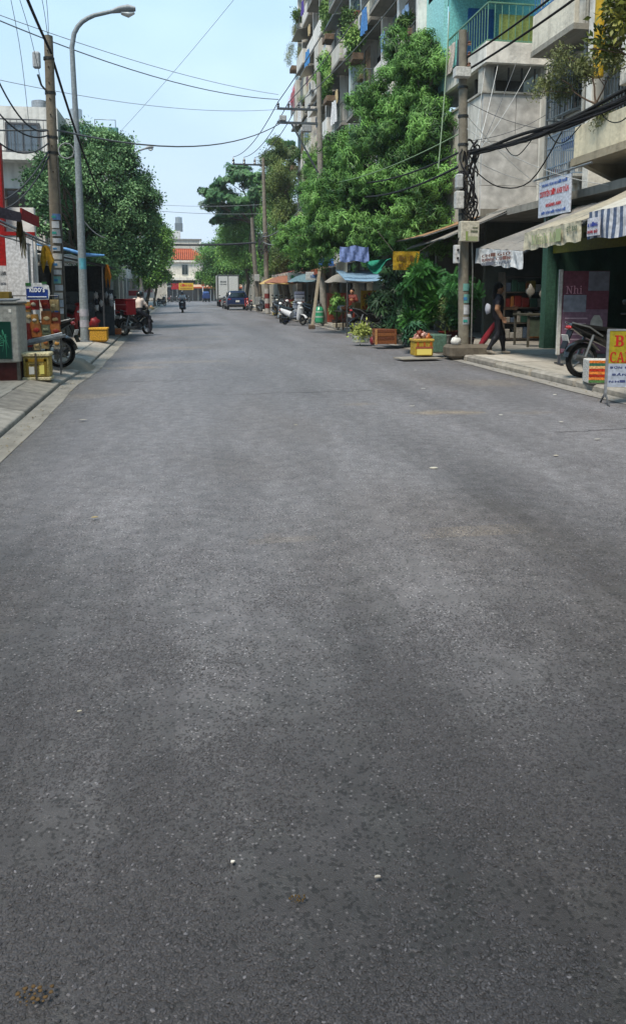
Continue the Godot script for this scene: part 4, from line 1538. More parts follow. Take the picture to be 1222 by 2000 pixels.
# tall block further along: bays of balconies
func far_block() -> void:
	var o := thing("apartment_building", "long grey apartment block with many cluttered balconies behind the big mango tree", "building", V(9.5, 0, 44))
	var X := 8.95
	part("wall", nb("bdbbb6").bb(V(X, 3.75, 27.3), V(X + 0.25, 28.4, 57.0)), "wall", o)
	part("wall", nb("95938e").bb(V(X + 0.25, 3.75, 56.7), V(14, 28.4, 57.0)), "wall", o)
	part("wall", nb("8f8d88").bb(V(X + 0.25, 15.7, 27.3), V(14, 28.4, 27.5)), "wall", o)
	part("floor_slab", nb("8a8882").bb(V(8.3, 3.5, 27.3), V(14, 3.74, 57.0)), "wall", o)
	part("roof_slab", nb("8a8882").bb(V(8.3, 28.4, 27.3), V(14, 28.6, 57.1)), "wall", o)
	part("back_wall", nb("5f605a").bb(V(11.6, 0.09, 27.3), V(11.8, 3.5, 57.0)), "wall", o)
	rng.seed = 41
	var wallc := ["cccac4", "dad8d3", "bdbab3", "e2e1dc", "c9c3b0", "cfcdc8", "b3c3c6"]
	var bay := 2.95
	for i in 11:
		var d0 := 27.35 + i * bay
		if i > 0:
			part("cross_wall", nb("6f7068").bb(V(8.6, 0.09, d0 - 0.1), V(11.6, 3.5, d0 + 0.08)), "wall", o)
		# a rib of wall runs the whole height between bays
		part("rib", nb(wallc[rng.randi() % 7]).bb(V(X - 0.75 + 0.12 * (i % 3), 3.75, d0 - 0.13), V(X, 28.3, d0 + 0.13), 0.012), "wall", o)
		if i == 10:
			break
		for fl in 8:
			var y := 3.75 + fl * 3.06
			var r := rng.randf()
			var c: String = wallc[rng.randi() % 7]
			var w0 := d0 + 0.2
			var w1 := d0 + bay - 0.2
			var dep := 0.75 + rng.randf() * 0.45
			window(o, V(X - 0.03, y + 1.75, d0 + bay * 0.36), 1.15, 1.3, Vector3(0, 0, 1), Vector3(-1, 0, 0), ["77797a", "8f9aa0", "5c6a66"][rng.randi() % 3], "12161a", rng.randi() % 6)
			part("doorway", nb("1c1e20").bb(V(X - 0.05, y + 0.12, d0 + bay * 0.62), V(X - 0.01, y + 2.2, d0 + bay * 0.87)), "matte", o)
			part("balcony_slab", nb("85837c").bb(V(X - dep, y, w0), V(X, y + 0.13, w1)), "wall", o)
			if r < 0.55:
				part("balcony", nb(c).bb(V(X - dep, y + 0.13, w0), V(X - dep + 0.1, y + 1.0, w1), 0.01), "wall", o)
				part("balcony", nb(c).bb(V(X - dep + 0.1, y + 0.13, w0), V(X, y + 1.0, w0 + 0.1), 0.01), "wall", o)
			elif r < 0.85:
				railing(o, V(X - dep + 0.03, y + 0.13, w0), V(X - dep + 0.03, y + 0.13, w1), 0.95, ["6a7478", "7f8c90", "5e6b66"][rng.randi() % 3], 0.16)
				railing(o, V(X - dep + 0.03, y + 0.13, w0), V(X, y + 0.13, w0), 0.95, "70797c", 0.16)
			else:
				part("enclosed_balcony", nb(c).bb(V(X - dep, y + 0.13, w0), V(X - 0.06, y + 2.9, w0 + bay * 0.45), 0.012), "wall", o)
			if rng.randf() < 0.35:
				var ah := y + 2.55
				part("sunshade", nb(["9aa0a3", "b7b2a6", "7f8486"][rng.randi() % 3]).slab([Vector2(0, 0), Vector2(-dep - 0.35, -0.4), Vector2(-dep - 0.35, -0.43), Vector2(0, -0.05)], w1 - w0, V(X, ah, (w0 + w1) * 0.5)), "metal", o)
			if rng.randf() < 0.5:
				part("pipe", nb("a3a5a2").tube([V(X - 0.1, y, d0 + 0.3), V(X - 0.1, y + 3.06, d0 + 0.3)], 0.05, 6), "paint", o)
			# cages, slatted screens and stored things
			if rng.randf() < 0.6:
				var cg := nb(["5f6a70", "8a9296", "4f6a72", "7a6a58"][rng.randi() % 4])
				var cx := X - dep * (0.5 if r < 0.85 else 1.0) - 0.02
				var c0 := d0 + 0.25 + (0.0 if rng.randf() < 0.5 else bay * 0.45)
				var nbar := 9
				for bi in nbar:
					cg.bar(V(cx, y + 1.0, c0 + bi * 0.13), V(cx, y + 2.5, c0 + bi * 0.13), 0.025, 0.025)
				for yy in [1.0, 1.5, 2.0, 2.5]:
					cg.bar(V(cx, y + yy, c0), V(cx, y + yy, c0 + 0.13 * (nbar - 1)), 0.03, 0.03)
				part("window_cage", cg, "paint", o)
			if rng.randf() < 0.45:
				var hx: String = ["5f7f9a", "9a9488", "7a4a3c", "c4c0b4", "4a6a58", "b5a878", "3f4448"][rng.randi() % 7]
				var zc := w0 + rng.randf_range(0.3, 1.8)
				part("stored_box", nb(hx).bb(V(X - dep + 0.15, y + 0.14, zc), V(X - dep + 0.55, y + rng.randf_range(0.9, 1.7), zc + rng.randf_range(0.3, 0.6)), 0.02), "worn", o)
			if rng.randf() < 0.5:
				var wc: Array = [["dde0e4", "white"], ["7f9fc4", "pale blue"], ["b58a92", "dusty pink"], ["3f5a7a", "navy"], ["c9b58a", "tan"], ["8f9a94", "grey"], ["a04a44", "brick red"], ["5f8f7a", "green"]][rng.randi() % 8]
				var zz := w0 + rng.randf_range(0.4, 1.9)
				var rw := []
				var ww := rng.randf_range(0.4, 0.9)
				var hh := rng.randf_range(0.5, 0.95)
				for ri in 4:
					var line := []
					for rj in 6:
						line.append(V(X - dep - 0.06 + 0.03 * sin(rj * 2.0 + ri), y + 1.9 - hh * ri / 3.0, zz + ww * (rj / 5.0 - 0.5)))
					rw.append(line)
				solo("hanging_laundry", nb(wc[0]).sheet(rw, 0.008), "cloth", "%s washing on storey %s of the long grey block, %s bay along" % [wc[1], ["one", "two", "three", "four", "five", "six", "seven", "eight"][fl], ["first", "second", "third", "fourth", "fifth", "sixth", "seventh", "eighth", "ninth", "tenth"][i]], "laundry", "laundry on the far block")
			if rng.randf() < 0.3:
				var pt := thing("balcony_plant", "leafy pot plant on storey %s of the long grey block, %s bay along" % [["one", "two", "three", "four", "five", "six", "seven", "eight"][fl], ["first", "second", "third", "fourth", "fifth", "sixth", "seventh", "eighth", "ninth", "tenth"][i]], "plant", V(X - dep, y + 0.9, w0 + 0.6), 0.0, "pot plants on the far block")
				crown(pt, "foliage", [[X - dep - 0.05, y + 1.1, w0 + 0.7, 0.35, 0.5, 0.5]], 60, ["round", "fine", "star"][rng.randi() % 3], 1.0, "2c4a26", "7a9a54", 300 + i * 8 + fl, 99.0, 0.4)
				part("planter", nb("7d6a58").bb(V(X - dep - 0.12, y + 0.75, w0 + 0.4), V(X - dep + 0.12, y + 0.98, w0 + 1.0), 0.02), "concrete", pt)
	# air conditioners, washing and plants on the balconies
	var ac := thing("air_conditioner", "white air conditioner box on the far block's wall, lowest and nearest", "air conditioner", Vector3.ZERO, 0.0, "air conditioners on the far block")
	part("case", nb("d4d5d2").box(Vector3(0, 0.3, 0), Vector3(0.3, 0.55, 0.8), 0.03), "paint", ac)
	part("fan_grille", nb("55585a").lathe([Vector2(0.0, 0.02), Vector2(0.2, 0.02), Vector2(0.22, 0.0)], 14, Vector3(-0.155, 0.3, 0.1), Basis(Vector3(0, 1, 0), Vector3(-1, 0, 0), Vector3(0, 0, 1))), "plastic", ac)
	part("bracket", nb("7a7c7c").box(Vector3(0.1, 0.01, 0), Vector3(0.5, 0.02, 0.7)), "metal", ac)
	ac.position = V(8.0, 6.6, 31.4)
	var acp := [[7.95, 12.9, 34.5], [7.9, 15.6, 38.4], [8.0, 9.4, 41.2], [7.9, 18.4, 45.0], [7.95, 13.6, 48.2], [7.9, 21.5, 52.1]]
	var acl := ["above the mango crown", "high over the mango crown", "half hidden behind leaves at the third floor", "near the top edge of view", "above the crossarm pole", "highest and farthest"]
	for i in acp.size():
		dup(ac, V(acp[i][0], acp[i][1], acp[i][2]), 0.0, "white air conditioner on the far block, " + acl[i], "air conditioners on the far block")
	var wash := [[7.75, 16.2, 49.0, 1.5, 0.9, "4a8fd0", "sky blue"], [7.75, 11.2, 40.3, 1.2, 1.1, "e4e4e6", "white"], [7.75, 13.4, 33.6, 0.9, 1.0, "4f86c4", "mid blue"], [7.7, 13.9, 52.0, 1.1, 1.4, "dfe0e2", "tall white"], [7.7, 10.6, 44.6, 1.0, 1.2, "c79aa8", "pink"], [7.7, 19.6, 50.5, 0.8, 0.8, "5a4a9c", "violet"], [7.7, 20.3, 41.0, 1.4, 1.0, "c8c2b5", "beige"]]
	for q in wash:
		var rows := []
		for i in 6:
			var line := []
			for j in 9:
				line.append(V(q[0] + 0.05 * sin(j * 1.9 + i * 0.4), q[1] - q[4] * i / 5.0 - 0.03 * sin(j * 0.7), q[2] + q[3] * (j / 8.0 - 0.5)))
			rows.append(line)
		solo("hanging_laundry", nb(q[5]).sheet(rows, 0.008), "cloth", q[6] + " sheet hung out to dry on a balcony of the long grey block", "laundry", "laundry on the far block")
	var fl2 := [[8.0, 15.2, 55.2, 0.9, 0.9, "b84a60", "blossom", "fine", "bougainvillea with red blossom at the far top corner of the block"], [8.0, 20.6, 47.0, 0.9, 1.2, "4c7a35", "foliage", "round", "leafy balcony plant near the top of the view"], [7.9, 16.3, 43.0, 0.8, 1.4, "3f6f35", "foliage", "star", "tall dark balcony plant above the crossarm pole"], [7.8, 13.1, 42.0, 0.8, 1.6, "4f8a3a", "foliage", "mango", "drooping green balcony plant over the white parapet"], [7.9, 10.2, 47.0, 1.0, 1.4, "5c7a40", "foliage", "fine", "olive creeper hanging over a low balcony"], [7.7, 8.5, 52.0, 1.2, 2.0, "5a7042", "foliage", "fine", "dry creeper covering the far end of the block"], [7.9, 12.8, 36.0, 0.7, 0.9, "4a8038", "foliage", "round", "round bush on a fourth floor balcony"], [7.8, 18.5, 55.4, 0.8, 1.8, "6a6f4a", "foliage", "fine", "brownish creeper trailing down the far corner"], [7.8, 11.0, 55.8, 0.8, 0.9, "2f4a3a", "foliage", "star", "dark spiky plant on the far corner balcony"]]
	var k := 0
	for q in fl2:
		k += 1
		var t := thing("balcony_plant", q[8], "plant", V(q[0], q[1] - q[4], q[2]))
		part("planter", nb("7d6a58").bb(V(q[0] - 0.2, q[1] - q[4], q[2] - 0.5), V(q[0] + 0.3, q[1] - q[4] + 0.3, q[2] + 0.5), 0.02), "concrete", t)
		crown(t, q[6], [[q[0], q[1], q[2], 0.55, q[4], q[3]]], 170, q[7], 1.1, q[5], tint(q[5], "d8e08a", 0.3).linear_to_srgb().to_html(false) if q[6] == "foliage" else "d98a98", 60 + k, 99.0, 0.4)

# ------------------------------------------------------------------ shops under the blocks
# awning from the wall line (xa, ya) down to its front edge, with an optional hanging valance
func awning(nm: String, label: String, d0: float, d1: float, xa: float, ya: float, xb: float, y0: float, y1: float, hex: String, val := 0.0, valhex := "", sag := 0.06, stripes := "") -> Node3D:
	var o := thing(nm, label, "awning", V(xb, y0, (d0 + d1) * 0.5))
	var rows := []
	for i in 9:
		var t := i / 8.0
		var line := []
		for j in 13:
			var u := j / 12.0
			var top := V(xa, ya, lerpf(d0, d1, u))
			var bot := V(xb, lerpf(y0, y1, u), lerpf(d0, d1, u))
			line.append(top.lerp(bot, t) - Vector3(0, sag * sin(PI * t) * (0.6 + 0.4 * absf(sin(u * PI * 3.0))) + 0.012 * sin(u * 31.0 + t * 7.0), 0))
		rows.append(line)
	part("canopy", nb(hex).sheet(rows, 0.01), "tarp", o)
	var fr := nb("7d8082")
	fr.tube([V(xb, y0 - 0.02, d0), V(xb, y1 - 0.02, d1)], 0.02, 7)
	for u in [0.0, 0.5, 1.0]:
		fr.tube([V(xa, ya - 0.1, lerpf(d0, d1, u)), V(xb, lerpf(y0, y1, u) - 0.03, lerpf(d0, d1, u))], 0.018, 6)
	part("frame", fr, "metal", o)
	if val > 0.0:
		var vr := []
		var vc := []
		var n := 48
		for i in 6:
			var line := []
			var cl := []
			for j in n + 1:
				var u := float(j) / n
				line.append(V(xb - 0.025 + 0.02 * sin(u * 40.0 + i * 0.6) * i / 5.0, lerpf(y0, y1, u) - val * i / 5.0 * (1.0 + 0.05 * sin(u * 25.0)), lerpf(d0, d1, u)))
				cl.append(Color(stripes if stripes != "" and j % 2 == 1 else valhex).srgb_to_linear())
			vr.append(line)
			vc.append(cl)
		part("valance", nb(valhex).sheet(vr, 0.006, vc), "cloth" if stripes != "" else "tarp", o)
	return o

func right_shops() -> void:
	var a := awning("awning", "worn silver tarpaulin awning with printed hanging banner beside the near pole", 14.25, 16.7, 8.9, 3.45, 6.5, 2.3, 2.49, "86837e", 0.34, "c9cdd0")
	for k in 3:
		text(a, ["CHẢ GIÒ", "BÁNH CUỐN", "NƯỚC MÍA"][k], V(6.435, 2.3 - 0.09 * k, 15.5), FACE_LEFT, 1.5, 0.075, ["6a4a42", "74504a", "666a74"][k])
	var c := awning("awning", "cream canvas awning with faded green script and letters on its valance", 12.05, 14.2, 8.8, 3.6, 6.5, 2.69, 2.64, "a8a18f", 0.34, "b9b49e")
	text(c, "Minh Mỹ", V(6.44, 2.5, 13.25), FACE_LEFT, 1.15, 0.22, "8d9a72", "Droid Serif", false)
	text(c, "ĐT: 848", V(6.44, 2.57, 12.3), FACE_LEFT, 0.36, 0.09, "5d6a58")
	var s := awning("awning", "blue and white striped awning over the dark green shutter", 7.5, 11.8, 8.8, 3.75, 6.5, 2.78, 2.79, "b9b7ae", 0.44, "d8dbe2", 0.05, "5d6c8a")
	var pl := part("plate", nb("d9dbe6").bb(V(6.415, 2.4, 11.38), V(6.435, 2.68, 11.74)), "paint", s)
	text(pl, "A HỒNG", V(6.405, 2.58, 11.56), FACE_LEFT, 0.3, 0.07, "2a3a8a")
	text(pl, "BÚN BÒ", V(6.405, 2.47, 11.56), FACE_LEFT, 0.3, 0.06, "8a2230")
	# school sign hung over the awnings
	var g := thing("school_sign", "white school sign with red and blue lettering hung above the awnings", "sign", V(8.5, 3.25, 17.05))
	part("board", nb("d3dcec").bb(V(8.46, 3.28, 16.3), V(8.5, 4.12, 17.85), 0.006), "paint", g)
	text(g, "TRUNG TÂM NGOẠI NGỮ", V(8.452, 4.02, 17.07), FACE_LEFT, 1.25, 0.075, "3c5a9a")
	text(g, "CHUYÊN DẠY ANH VĂN", V(8.452, 3.83, 17.07), FACE_LEFT, 1.42, 0.15, "b02a2e", "Droid Serif")
	text(g, "HOÀNG ANH", V(8.452, 3.55, 17.07), FACE_LEFT, 0.75, 0.1, "a8262c")
	text(g, "DẠY KÈM MỌI TRÌNH ĐỘ", V(8.452, 3.38, 17.07), FACE_LEFT, 1.2, 0.07, "3c5a9a")
	part("post", nb("9c9fa2").bb(V(8.5, 3.1, 16.5), V(8.54, 4.4, 16.56)), "metal", g)
	part("post", nb("9c9fa2").bb(V(8.5, 3.1, 17.5), V(8.54, 4.4, 17.56)), "metal", g)
	part("rail", nb("a6a9ab").tube([V(8.45, 4.2, 15.4), V(8.45, 4.2, 18.1)], 0.025, 7), "metal", g)
	# pink poster board on a white stand
	var p := thing("pink_notice_board", "tall pink notice board with two white sheets on a wheeled stand", "notice board", V(7.4, 0.13, 13.8))
	var pa := V(7.06, 0, 13.75)
	var pb := V(7.92, 0, 13.55)
	var ax := (pb - pa).normalized()
	var nz := Vector3(-ax.z, 0, ax.x)
	if nz.z < 0.0:
		nz = -nz
	var rb := Basis(ax, Vector3.UP, nz)
	var mid := (pa + pb) * 0.5
	part("board", nb("743c50").box(mid + Vector3(0, 1.13, 0), Vector3(0.86, 1.56, 0.03), 0.004, rb), "paint", p)
	part("lower_board", nb("8a6a80").box(mid + Vector3(0, 0.78, 0) + nz * 0.018, Vector3(0.84, 0.82, 0.008), 0.0, rb), "paint", p)
	part("post", nb("cfd0cd").box(pa + Vector3(0, 1.13, 0) - ax * 0.03, Vector3(0.075, 1.62, 0.06), 0.01, rb), "paint", p)
	part("paper_sheet", nb("7f8494").box(mid + Vector3(0, 1.72, 0) + nz * 0.022 + ax * 0.23, Vector3(0.38, 0.36, 0.006), 0.0, rb), "matte", p)
	part("paper_sheet", nb("9aa0b0").box(mid + Vector3(0, 1.3, 0) + nz * 0.028 - ax * 0.2, Vector3(0.42, 0.32, 0.006), 0.0, rb), "matte", p)
	text(p, "Nhi", mid + Vector3(0, 1.56, 0) + nz * 0.022 - ax * 0.22, rb, 0.3, 0.15, "c08a9c", "Droid Serif", false)
	for k in 5:
		part("printed_line", nb("d3b9c8").box(mid + Vector3(0, 1.02 - k * 0.1, 0) + nz * 0.024 - ax * 0.16, Vector3(0.42 - 0.05 * (k % 2), 0.025, 0.003), 0.0, rb), "matte", p)
	var ct := nb("c9c9c4")
	ct.slab([Vector2(-0.13, -0.2), Vector2(0.13, -0.2), Vector2(0.11, 0.05), Vector2(0.05, 0.16), Vector2(-0.05, 0.16), Vector2(-0.11, 0.05)], 0.006, mid + Vector3(0, 0.92, 0) + nz * 0.026 + ax * 0.22, rb)
	part("printed_picture", ct, "matte", p)
	for e in [pa, pb]:
		part("leg", nb("6f7480").box(e + Vector3(0, 0.24, 0), Vector3(0.05, 0.22, 0.05), 0.0, rb), "metal", p)
		part("foot", nb("4a4d55").box(e + Vector3(0, 0.145, 0), Vector3(0.06, 0.03, 0.5), 0.0, rb), "metal", p)
	# yellow noodle sign at the kerb
	var n := thing("noodle_sign", "yellow and white noodle shop sign standing on thin legs at the right kerb", "sign", V(5.9, 0, 9.45))
	var na := V(5.58, 0, 9.52)
	var nbx := V(6.5, 0, 9.3)
	var ax2 := (nbx - na).normalized()
	var nz2 := Vector3(-ax2.z, 0, ax2.x)
	if nz2.z < 0.0:
		nz2 = -nz2
	var r2 := Basis(ax2, Vector3.UP, nz2)
	var m2 := (na + nbx) * 0.5
	part("panel", nb("a89a24").box(m2 + Vector3(0, 0.78, 0), Vector3(0.94, 0.44, 0.02), 0.0, r2), "paint", n)
	part("lower_panel", nb("b3bfd4").box(m2 + Vector3(0, 0.4, 0), Vector3(0.94, 0.315, 0.02), 0.0, r2), "paint", n)
	text(n, "BÚN BÒ", m2 + Vector3(0, 0.885, 0) + nz2 * 0.012, r2, 0.78, 0.19, "a31b1b", "Droid Serif")
	text(n, "CANH CHUA", m2 + Vector3(0, 0.645, 0) + nz2 * 0.012, r2, 0.88, 0.14, "a31b1b", "Droid Serif")
	for k in 3:
		text(n, ["BÚN RIÊU - HỦ TIẾU", "BÁN MANG VỀ", "NHẬN ĐẶT TIỆC"][k], m2 + Vector3(0, 0.51 - 0.095 * k, 0) + nz2 * 0.012 - ax2 * 0.05, r2, [0.76, 0.7, 0.78][k], 0.034, "3a4370")
	var fr := nb("b9bcc2")
	for e in [na, nbx]:
		fr.box(e + Vector3(0, 0.56, 0), Vector3(0.03, 0.92, 0.03), 0.0, r2)
	fr.box(m2 + Vector3(0, 1.01, 0), Vector3(0.95, 0.025, 0.03), 0.0, r2)
	part("frame", fr, "metal", n)
	for e in [na, nbx]:
		var lg := nb("7c7f83")
		lg.bar(e + Vector3(0, 0.16, 0), e + Vector3(0, 0.005, 0) + nz2 * 0.2, 0.02, 0.02)
		lg.bar(e + Vector3(0, 0.16, 0), e + Vector3(0, 0.005, 0) - nz2 * 0.2, 0.02, 0.02)
		part("leg", lg, "metal", n)
	# striped drink carton
	var bx := thing("striped_carton", "white carton with orange, green and red striped side by the motorbike", "carton", V(6.28, 0.13, 10.9))
	var rc := Basis(Vector3.UP, -0.25)
	part("carton", nb("c9c9c5").box(V(6.32, 0.31, 10.9), Vector3(0.5, 0.36, 0.36), 0.01, rc), "worn", bx)
	var cs := ["d9762f", "2f6a56", "e0b07a", "b8341f", "e58a3c", "a82f1c", "d8813a", "4f7a45"]
	for k in 8:
		part("stripe", nb(cs[k]).box(V(6.32, 0.465 - 0.043 * k, 10.9) + rc * Vector3(-0.1265, 0, 0.1825), Vector3(0.245, 0.04, 0.004), 0.0, rc), "worn", bx)
	# the open shop behind the walking person
	var sh := thing("display_shelf", "tall shelf of packets and jars inside the dark open shop", "shelf", V(10.4, 0.13, 21.0))
	for y in [0.14, 0.6, 1.05, 1.5, 1.95]:
		part("shelf_board", nb("4a443c").bb(V(9.2, y, 21.4), V(12.0, y + 0.03, 21.9)), "matte", sh)
	for xx in [9.2, 10.6, 11.97]:
		part("upright", nb("555048").bb(V(xx, 0.13, 21.41), V(xx + 0.04, 2.1, 21.89)), "matte", sh)
	rng.seed = 8
	for y in [0.17, 0.63, 1.08, 1.53]:
		var xq := 9.27
		while xq < 11.85:
			var w := rng.randf_range(0.12, 0.26)
			var h := rng.randf_range(0.14, 0.36)
			var pi := rng.randi() % 7
			var pc: String = ["8f8c83", "6a2320", "857434", "2c4c3e", "9c9993", "4a5868", "85542a"][pi]
			if not (xq < 10.66 and xq + w > 10.58):
				solo("packet", nb(pc).bb(V(xq, y, 21.45), V(xq + w - 0.02, y + h, 21.75), 0.015), "plastic", "", "")
				var last := get_child(get_child_count() - 1)
				tag(last, "%s packet, %s shelf of the dark open shop, %s" % [["pale grey", "dark red", "mustard", "dark green", "off-white", "slate blue", "brown"][pi], "bottom" if y < 0.3 else ("second" if y < 0.8 else ("third" if y < 1.2 else "top")), "at its left end" if xq < 9.9 else ("left of its middle post" if xq < 10.6 else ("right of its middle post" if xq < 11.2 else "at its right end"))], "packet", "packets on the shop shelf")
			xq += w
	var tb := thing("counter_table", "low wooden counter table inside the open shop left of the pink board", "table", V(8.8, 0.13, 18.8))
	part("top", nb("4a473d").bb(V(8.5, 0.92, 18.3), V(9.7, 0.97, 19.2), 0.008), "matte", tb)
	for q in [[8.54, 18.34], [9.64, 18.34], [8.54, 19.14], [9.64, 19.14]]:
		part("leg", nb("59564c").bb(V(q[0], 0.13, q[1]), V(q[0] + 0.05, 0.92, q[1] + 0.05)), "matte", tb)
	part("front_panel", nb("4f5a4c").bb(V(8.6, 0.4, 18.36), V(9.62, 0.9, 18.39)), "matte", tb)
	solo("paper_notice", nb("c5cbd2").bb(V(9.3, 1.35, 17.86), V(9.55, 1.75, 17.885)), "matte", "pale paper notice taped to the green shop wall", "notice")
	for q in [[8.7, 1.42, "pale grey goods bag hung at the left of the shop opening"], [9.05, 1.38, "middle pale goods bag hung in the shop opening"], [9.5, 1.46, "pale goods bag hung nearest the green shop wall"]]:
		solo("hanging_bag", nb("8f8c84").blob(V(q[0], q[1] + 0.12, 18.6), Vector3(0.1, 0.15, 0.05), 9, 0.3, q[0]), "plastic", q[2], "bag")
	var cb := nb("8c8a80")
	cb.bb(V(9.0, 0.13, 18.0), V(9.4, 0.45, 18.25), 0.02)
	solo("storage_bin", cb, "plastic", "pale plastic bin on the floor of the open shop", "bin")
	# parasol folded in red fabric leaning by the pole
	solo("folded_parasol", nb("7c1f2c").tube([V(6.62, 0.16, 16.9), V(6.85, 0.42, 17.0), V(7.1, 0.72, 17.1), V(7.3, 0.95, 17.2)], [0.03, 0.075, 0.06, 0.02], 9), "cloth", "folded dark red parasol leaning behind the concrete pole", "parasol")

func stalls_beyond() -> void:
	awning("awning", "long corrugated grey stall roof behind the yellow banner", 20.5, 24.0, 9.2, 3.95, 7.0, 2.98, 2.9, "8d8880")
	var ys := thing("yellow_banner", "faded yellow cloth banner with dark lettering hung beside the pole", "banner", V(5.97, 2.05, 20.9))
	var rows := []
	var yd := 20.6
	for i in 5:
		var line := []
		for j in 9:
			line.append(V(5.62 + 0.74 * j / 8.0, 2.62 - 0.5 * i / 4.0, yd + 0.02 * sin(j * 1.3 + i)))
		rows.append(line)
	part("cloth", nb("a88a22").sheet(rows, 0.008), "cloth", ys)
	text(ys, "CƠM TẤM", V(5.99, 2.44, yd - 0.03), FACE_CAM, 0.56, 0.14, "5a4210")
	text(ys, "BÌ CHẢ", V(5.99, 2.25, yd - 0.03), FACE_CAM, 0.42, 0.12, "5a4210")
	part("rope", nb("4a4640").tube([V(5.62, 2.62, yd), V(5.3, 3.2, yd + 0.5)], 0.008, 5), "rubber", ys)
	part("rope", nb("4a4640").tube([V(6.36, 2.62, yd), V(6.9, 2.95, yd)], 0.008, 5), "rubber", ys)
	# pale blue sheet awning
	var bl := []
	for i in 5:
		var line := []
		for j in 9:
			line.append(V(5.3 + 1.35 * j / 8.0 - 0.25 * i / 4.0, 2.32 - 0.42 * i / 4.0 - 0.04 * sin(PI * j / 8.0), 27.2 - 3.0 * i / 4.0))
		bl.append(line)
	var ba := thing("awning", "flat pale blue sheet awning above the rice and water sign", "awning", V(6.2, 2.35, 25))
	part("canopy", nb("7f9fba").sheet(bl, 0.012), "tarp", ba)
	for q in [[5.12, 1.9, 24.25], [6.35, 1.9, 24.25]]:
		part("post", nb("80827f").tube([V(q[0], 0.12, q[2]), V(q[0], q[1] - 0.03, q[2])], 0.02, 7), "metal", ba)
	# teal cloth bag slung from a rope
	var tb2 := []
	for i in 6:
		var line := []
		for j in 8:
			var u := j / 7.0
			line.append(V(5.35 + 0.75 * u, 2.42 + 0.1 * u - (0.05 + 0.36 * sin(PI * minf(u * 1.25, 1.0))) * i / 5.0, 22.6 + 0.08 * sin(i * 1.4 + j * 1.1)))
		tb2.append(line)
	solo("teal_cloth", nb("2f8f76").sheet(tb2, 0.01), "cloth", "teal green cloth slung like a bag under the stall roofs", "cloth")
	var bb2 := []
	for i in 5:
		var line := []
		for j in 11:
			line.append(V(4.95 + 0.95 * j / 10.0, 2.98 - 0.48 * i / 4.0 - 0.03 * sin(j * 0.9), 24.6 + 0.05 * sin(j * 2.0 + i)))
		bb2.append(line)
	solo("blue_washing", nb("7d92c8").sheet(bb2, 0.01), "cloth", "pale blue and white patterned cloth hung above the blue awning", "cloth")
	awning("awning", "dirty cream canvas awning left of the blue patterned cloth", 26.4, 28.4, 7.6, 3.05, 5.6, 2.62, 2.6, "a8a08c", 0.4, "b5ae9c")
	awning("awning", "brown tin stall roof between mango trunk and yellow banner", 22.0, 26.0, 9.0, 3.9, 6.9, 3.15, 3.2, "9a7a5c")
	awning("awning", "orange canvas awning near the leaning white post", 33.5, 38.5, 7.8, 3.05, 5.9, 2.55, 2.55, "c98a5c", 0.22, "8f4a30")
	awning("awning", "dark brown canvas awning with pale valance past the orange one", 40.0, 46.0, 8.0, 3.0, 6.0, 2.5, 2.5, "7a5546", 0.3, "5f3f33")
	awning("awning", "long red roofed stall canopy beyond the red and white banded pole", 47.0, 56.0, 8.4, 3.3, 6.3, 2.75, 2.75, "a0473f", 0.2, "c6b9ae")
	awning("awning", "grey tarpaulin stall canopy farthest down the right pavement", 57.0, 68.0, 8.4, 3.3, 6.4, 2.8, 2.8, "8c8c86")
	# rice and water sign
	var gs := thing("rice_sign", "yellow board with red capitals for rice and water", "sign", V(6.2, 0.75, 25.9))
	part("board", nb("a8861f").bb(V(5.95, 0.82, 25.9), V(6.6, 1.58, 25.93), 0.004), "paint", gs)
	text(gs, "GẠO", V(6.27, 1.4, 25.885), FACE_CAM, 0.46, 0.22, "6e1612", "Droid Serif")
	text(gs, "NƯỚC", V(6.27, 0.99, 25.885), FACE_CAM, 0.56, 0.22, "6e1612", "Droid Serif")
	for xx in [5.97, 6.55]:
		part("post", nb("5f5a50").bb(V(xx, 0.12, 25.935), V(xx + 0.03, 1.6, 25.965)), "matte", gs)
	# white and green shop boards far along
	var w1 := thing("shop_board", "white board with green lettering hung from the orange awning", "sign", V(5.4, 2.1, 39.0))
	part("board", nb("d6dcd6").bb(V(5.15, 2.12, 38.9), V(6.0, 2.5, 38.94)), "paint", w1)
	text(w1, "TẠP HÓA", V(5.57, 2.31, 38.88), FACE_CAM, 0.62, 0.16, "2f7a52")
	part("hanger", nb("7d8082").bb(V(5.2, 2.5, 38.91), V(5.22, 2.75, 38.93)), "metal", w1)
	var w2 := thing("shop_board", "white oval-cornered board behind the leaning post", "sign", V(5.9, 2.05, 35.2))
	part("board", nb("ccd2d2").bb(V(5.5, 2.08, 35.2), V(6.25, 2.45, 35.24), 0.015), "paint", w2)
	text(w2, "SỮA", V(5.9, 2.27, 35.18), FACE_CAM, 0.4, 0.15, "4a6a9a")
	# blue topped milk board on the short concrete post
	var mb := thing("milk_board", "blue and white cut-out board on top of the short concrete post", "sign", V(6.6, 2.6, 33.9))
	part("blue_panel", nb("3f72b8").slab([Vector2(-0.45, 0), Vector2(0.3, 0), Vector2(0.25, 0.3), Vector2(-0.1, 0.42), Vector2(-0.4, 0.3)], 0.04, V(6.25, 2.66, 33.6)), "paint", mb)
	part("white_panel", nb("d5d8da").slab([Vector2(-0.14, 0), Vector2(0.14, 0), Vector2(0.18, 0.5), Vector2(-0.14, 0.55)], 0.05, V(6.62, 2.75, 33.55)), "paint", mb)
	part("dark_panel", nb("22262c").slab([Vector2(-0.16, 0), Vector2(0.12, 0), Vector2(0.16, 0.45), Vector2(-0.12, 0.5)], 0.04, V(6.35, 2.85, 33.66)), "paint", mb)
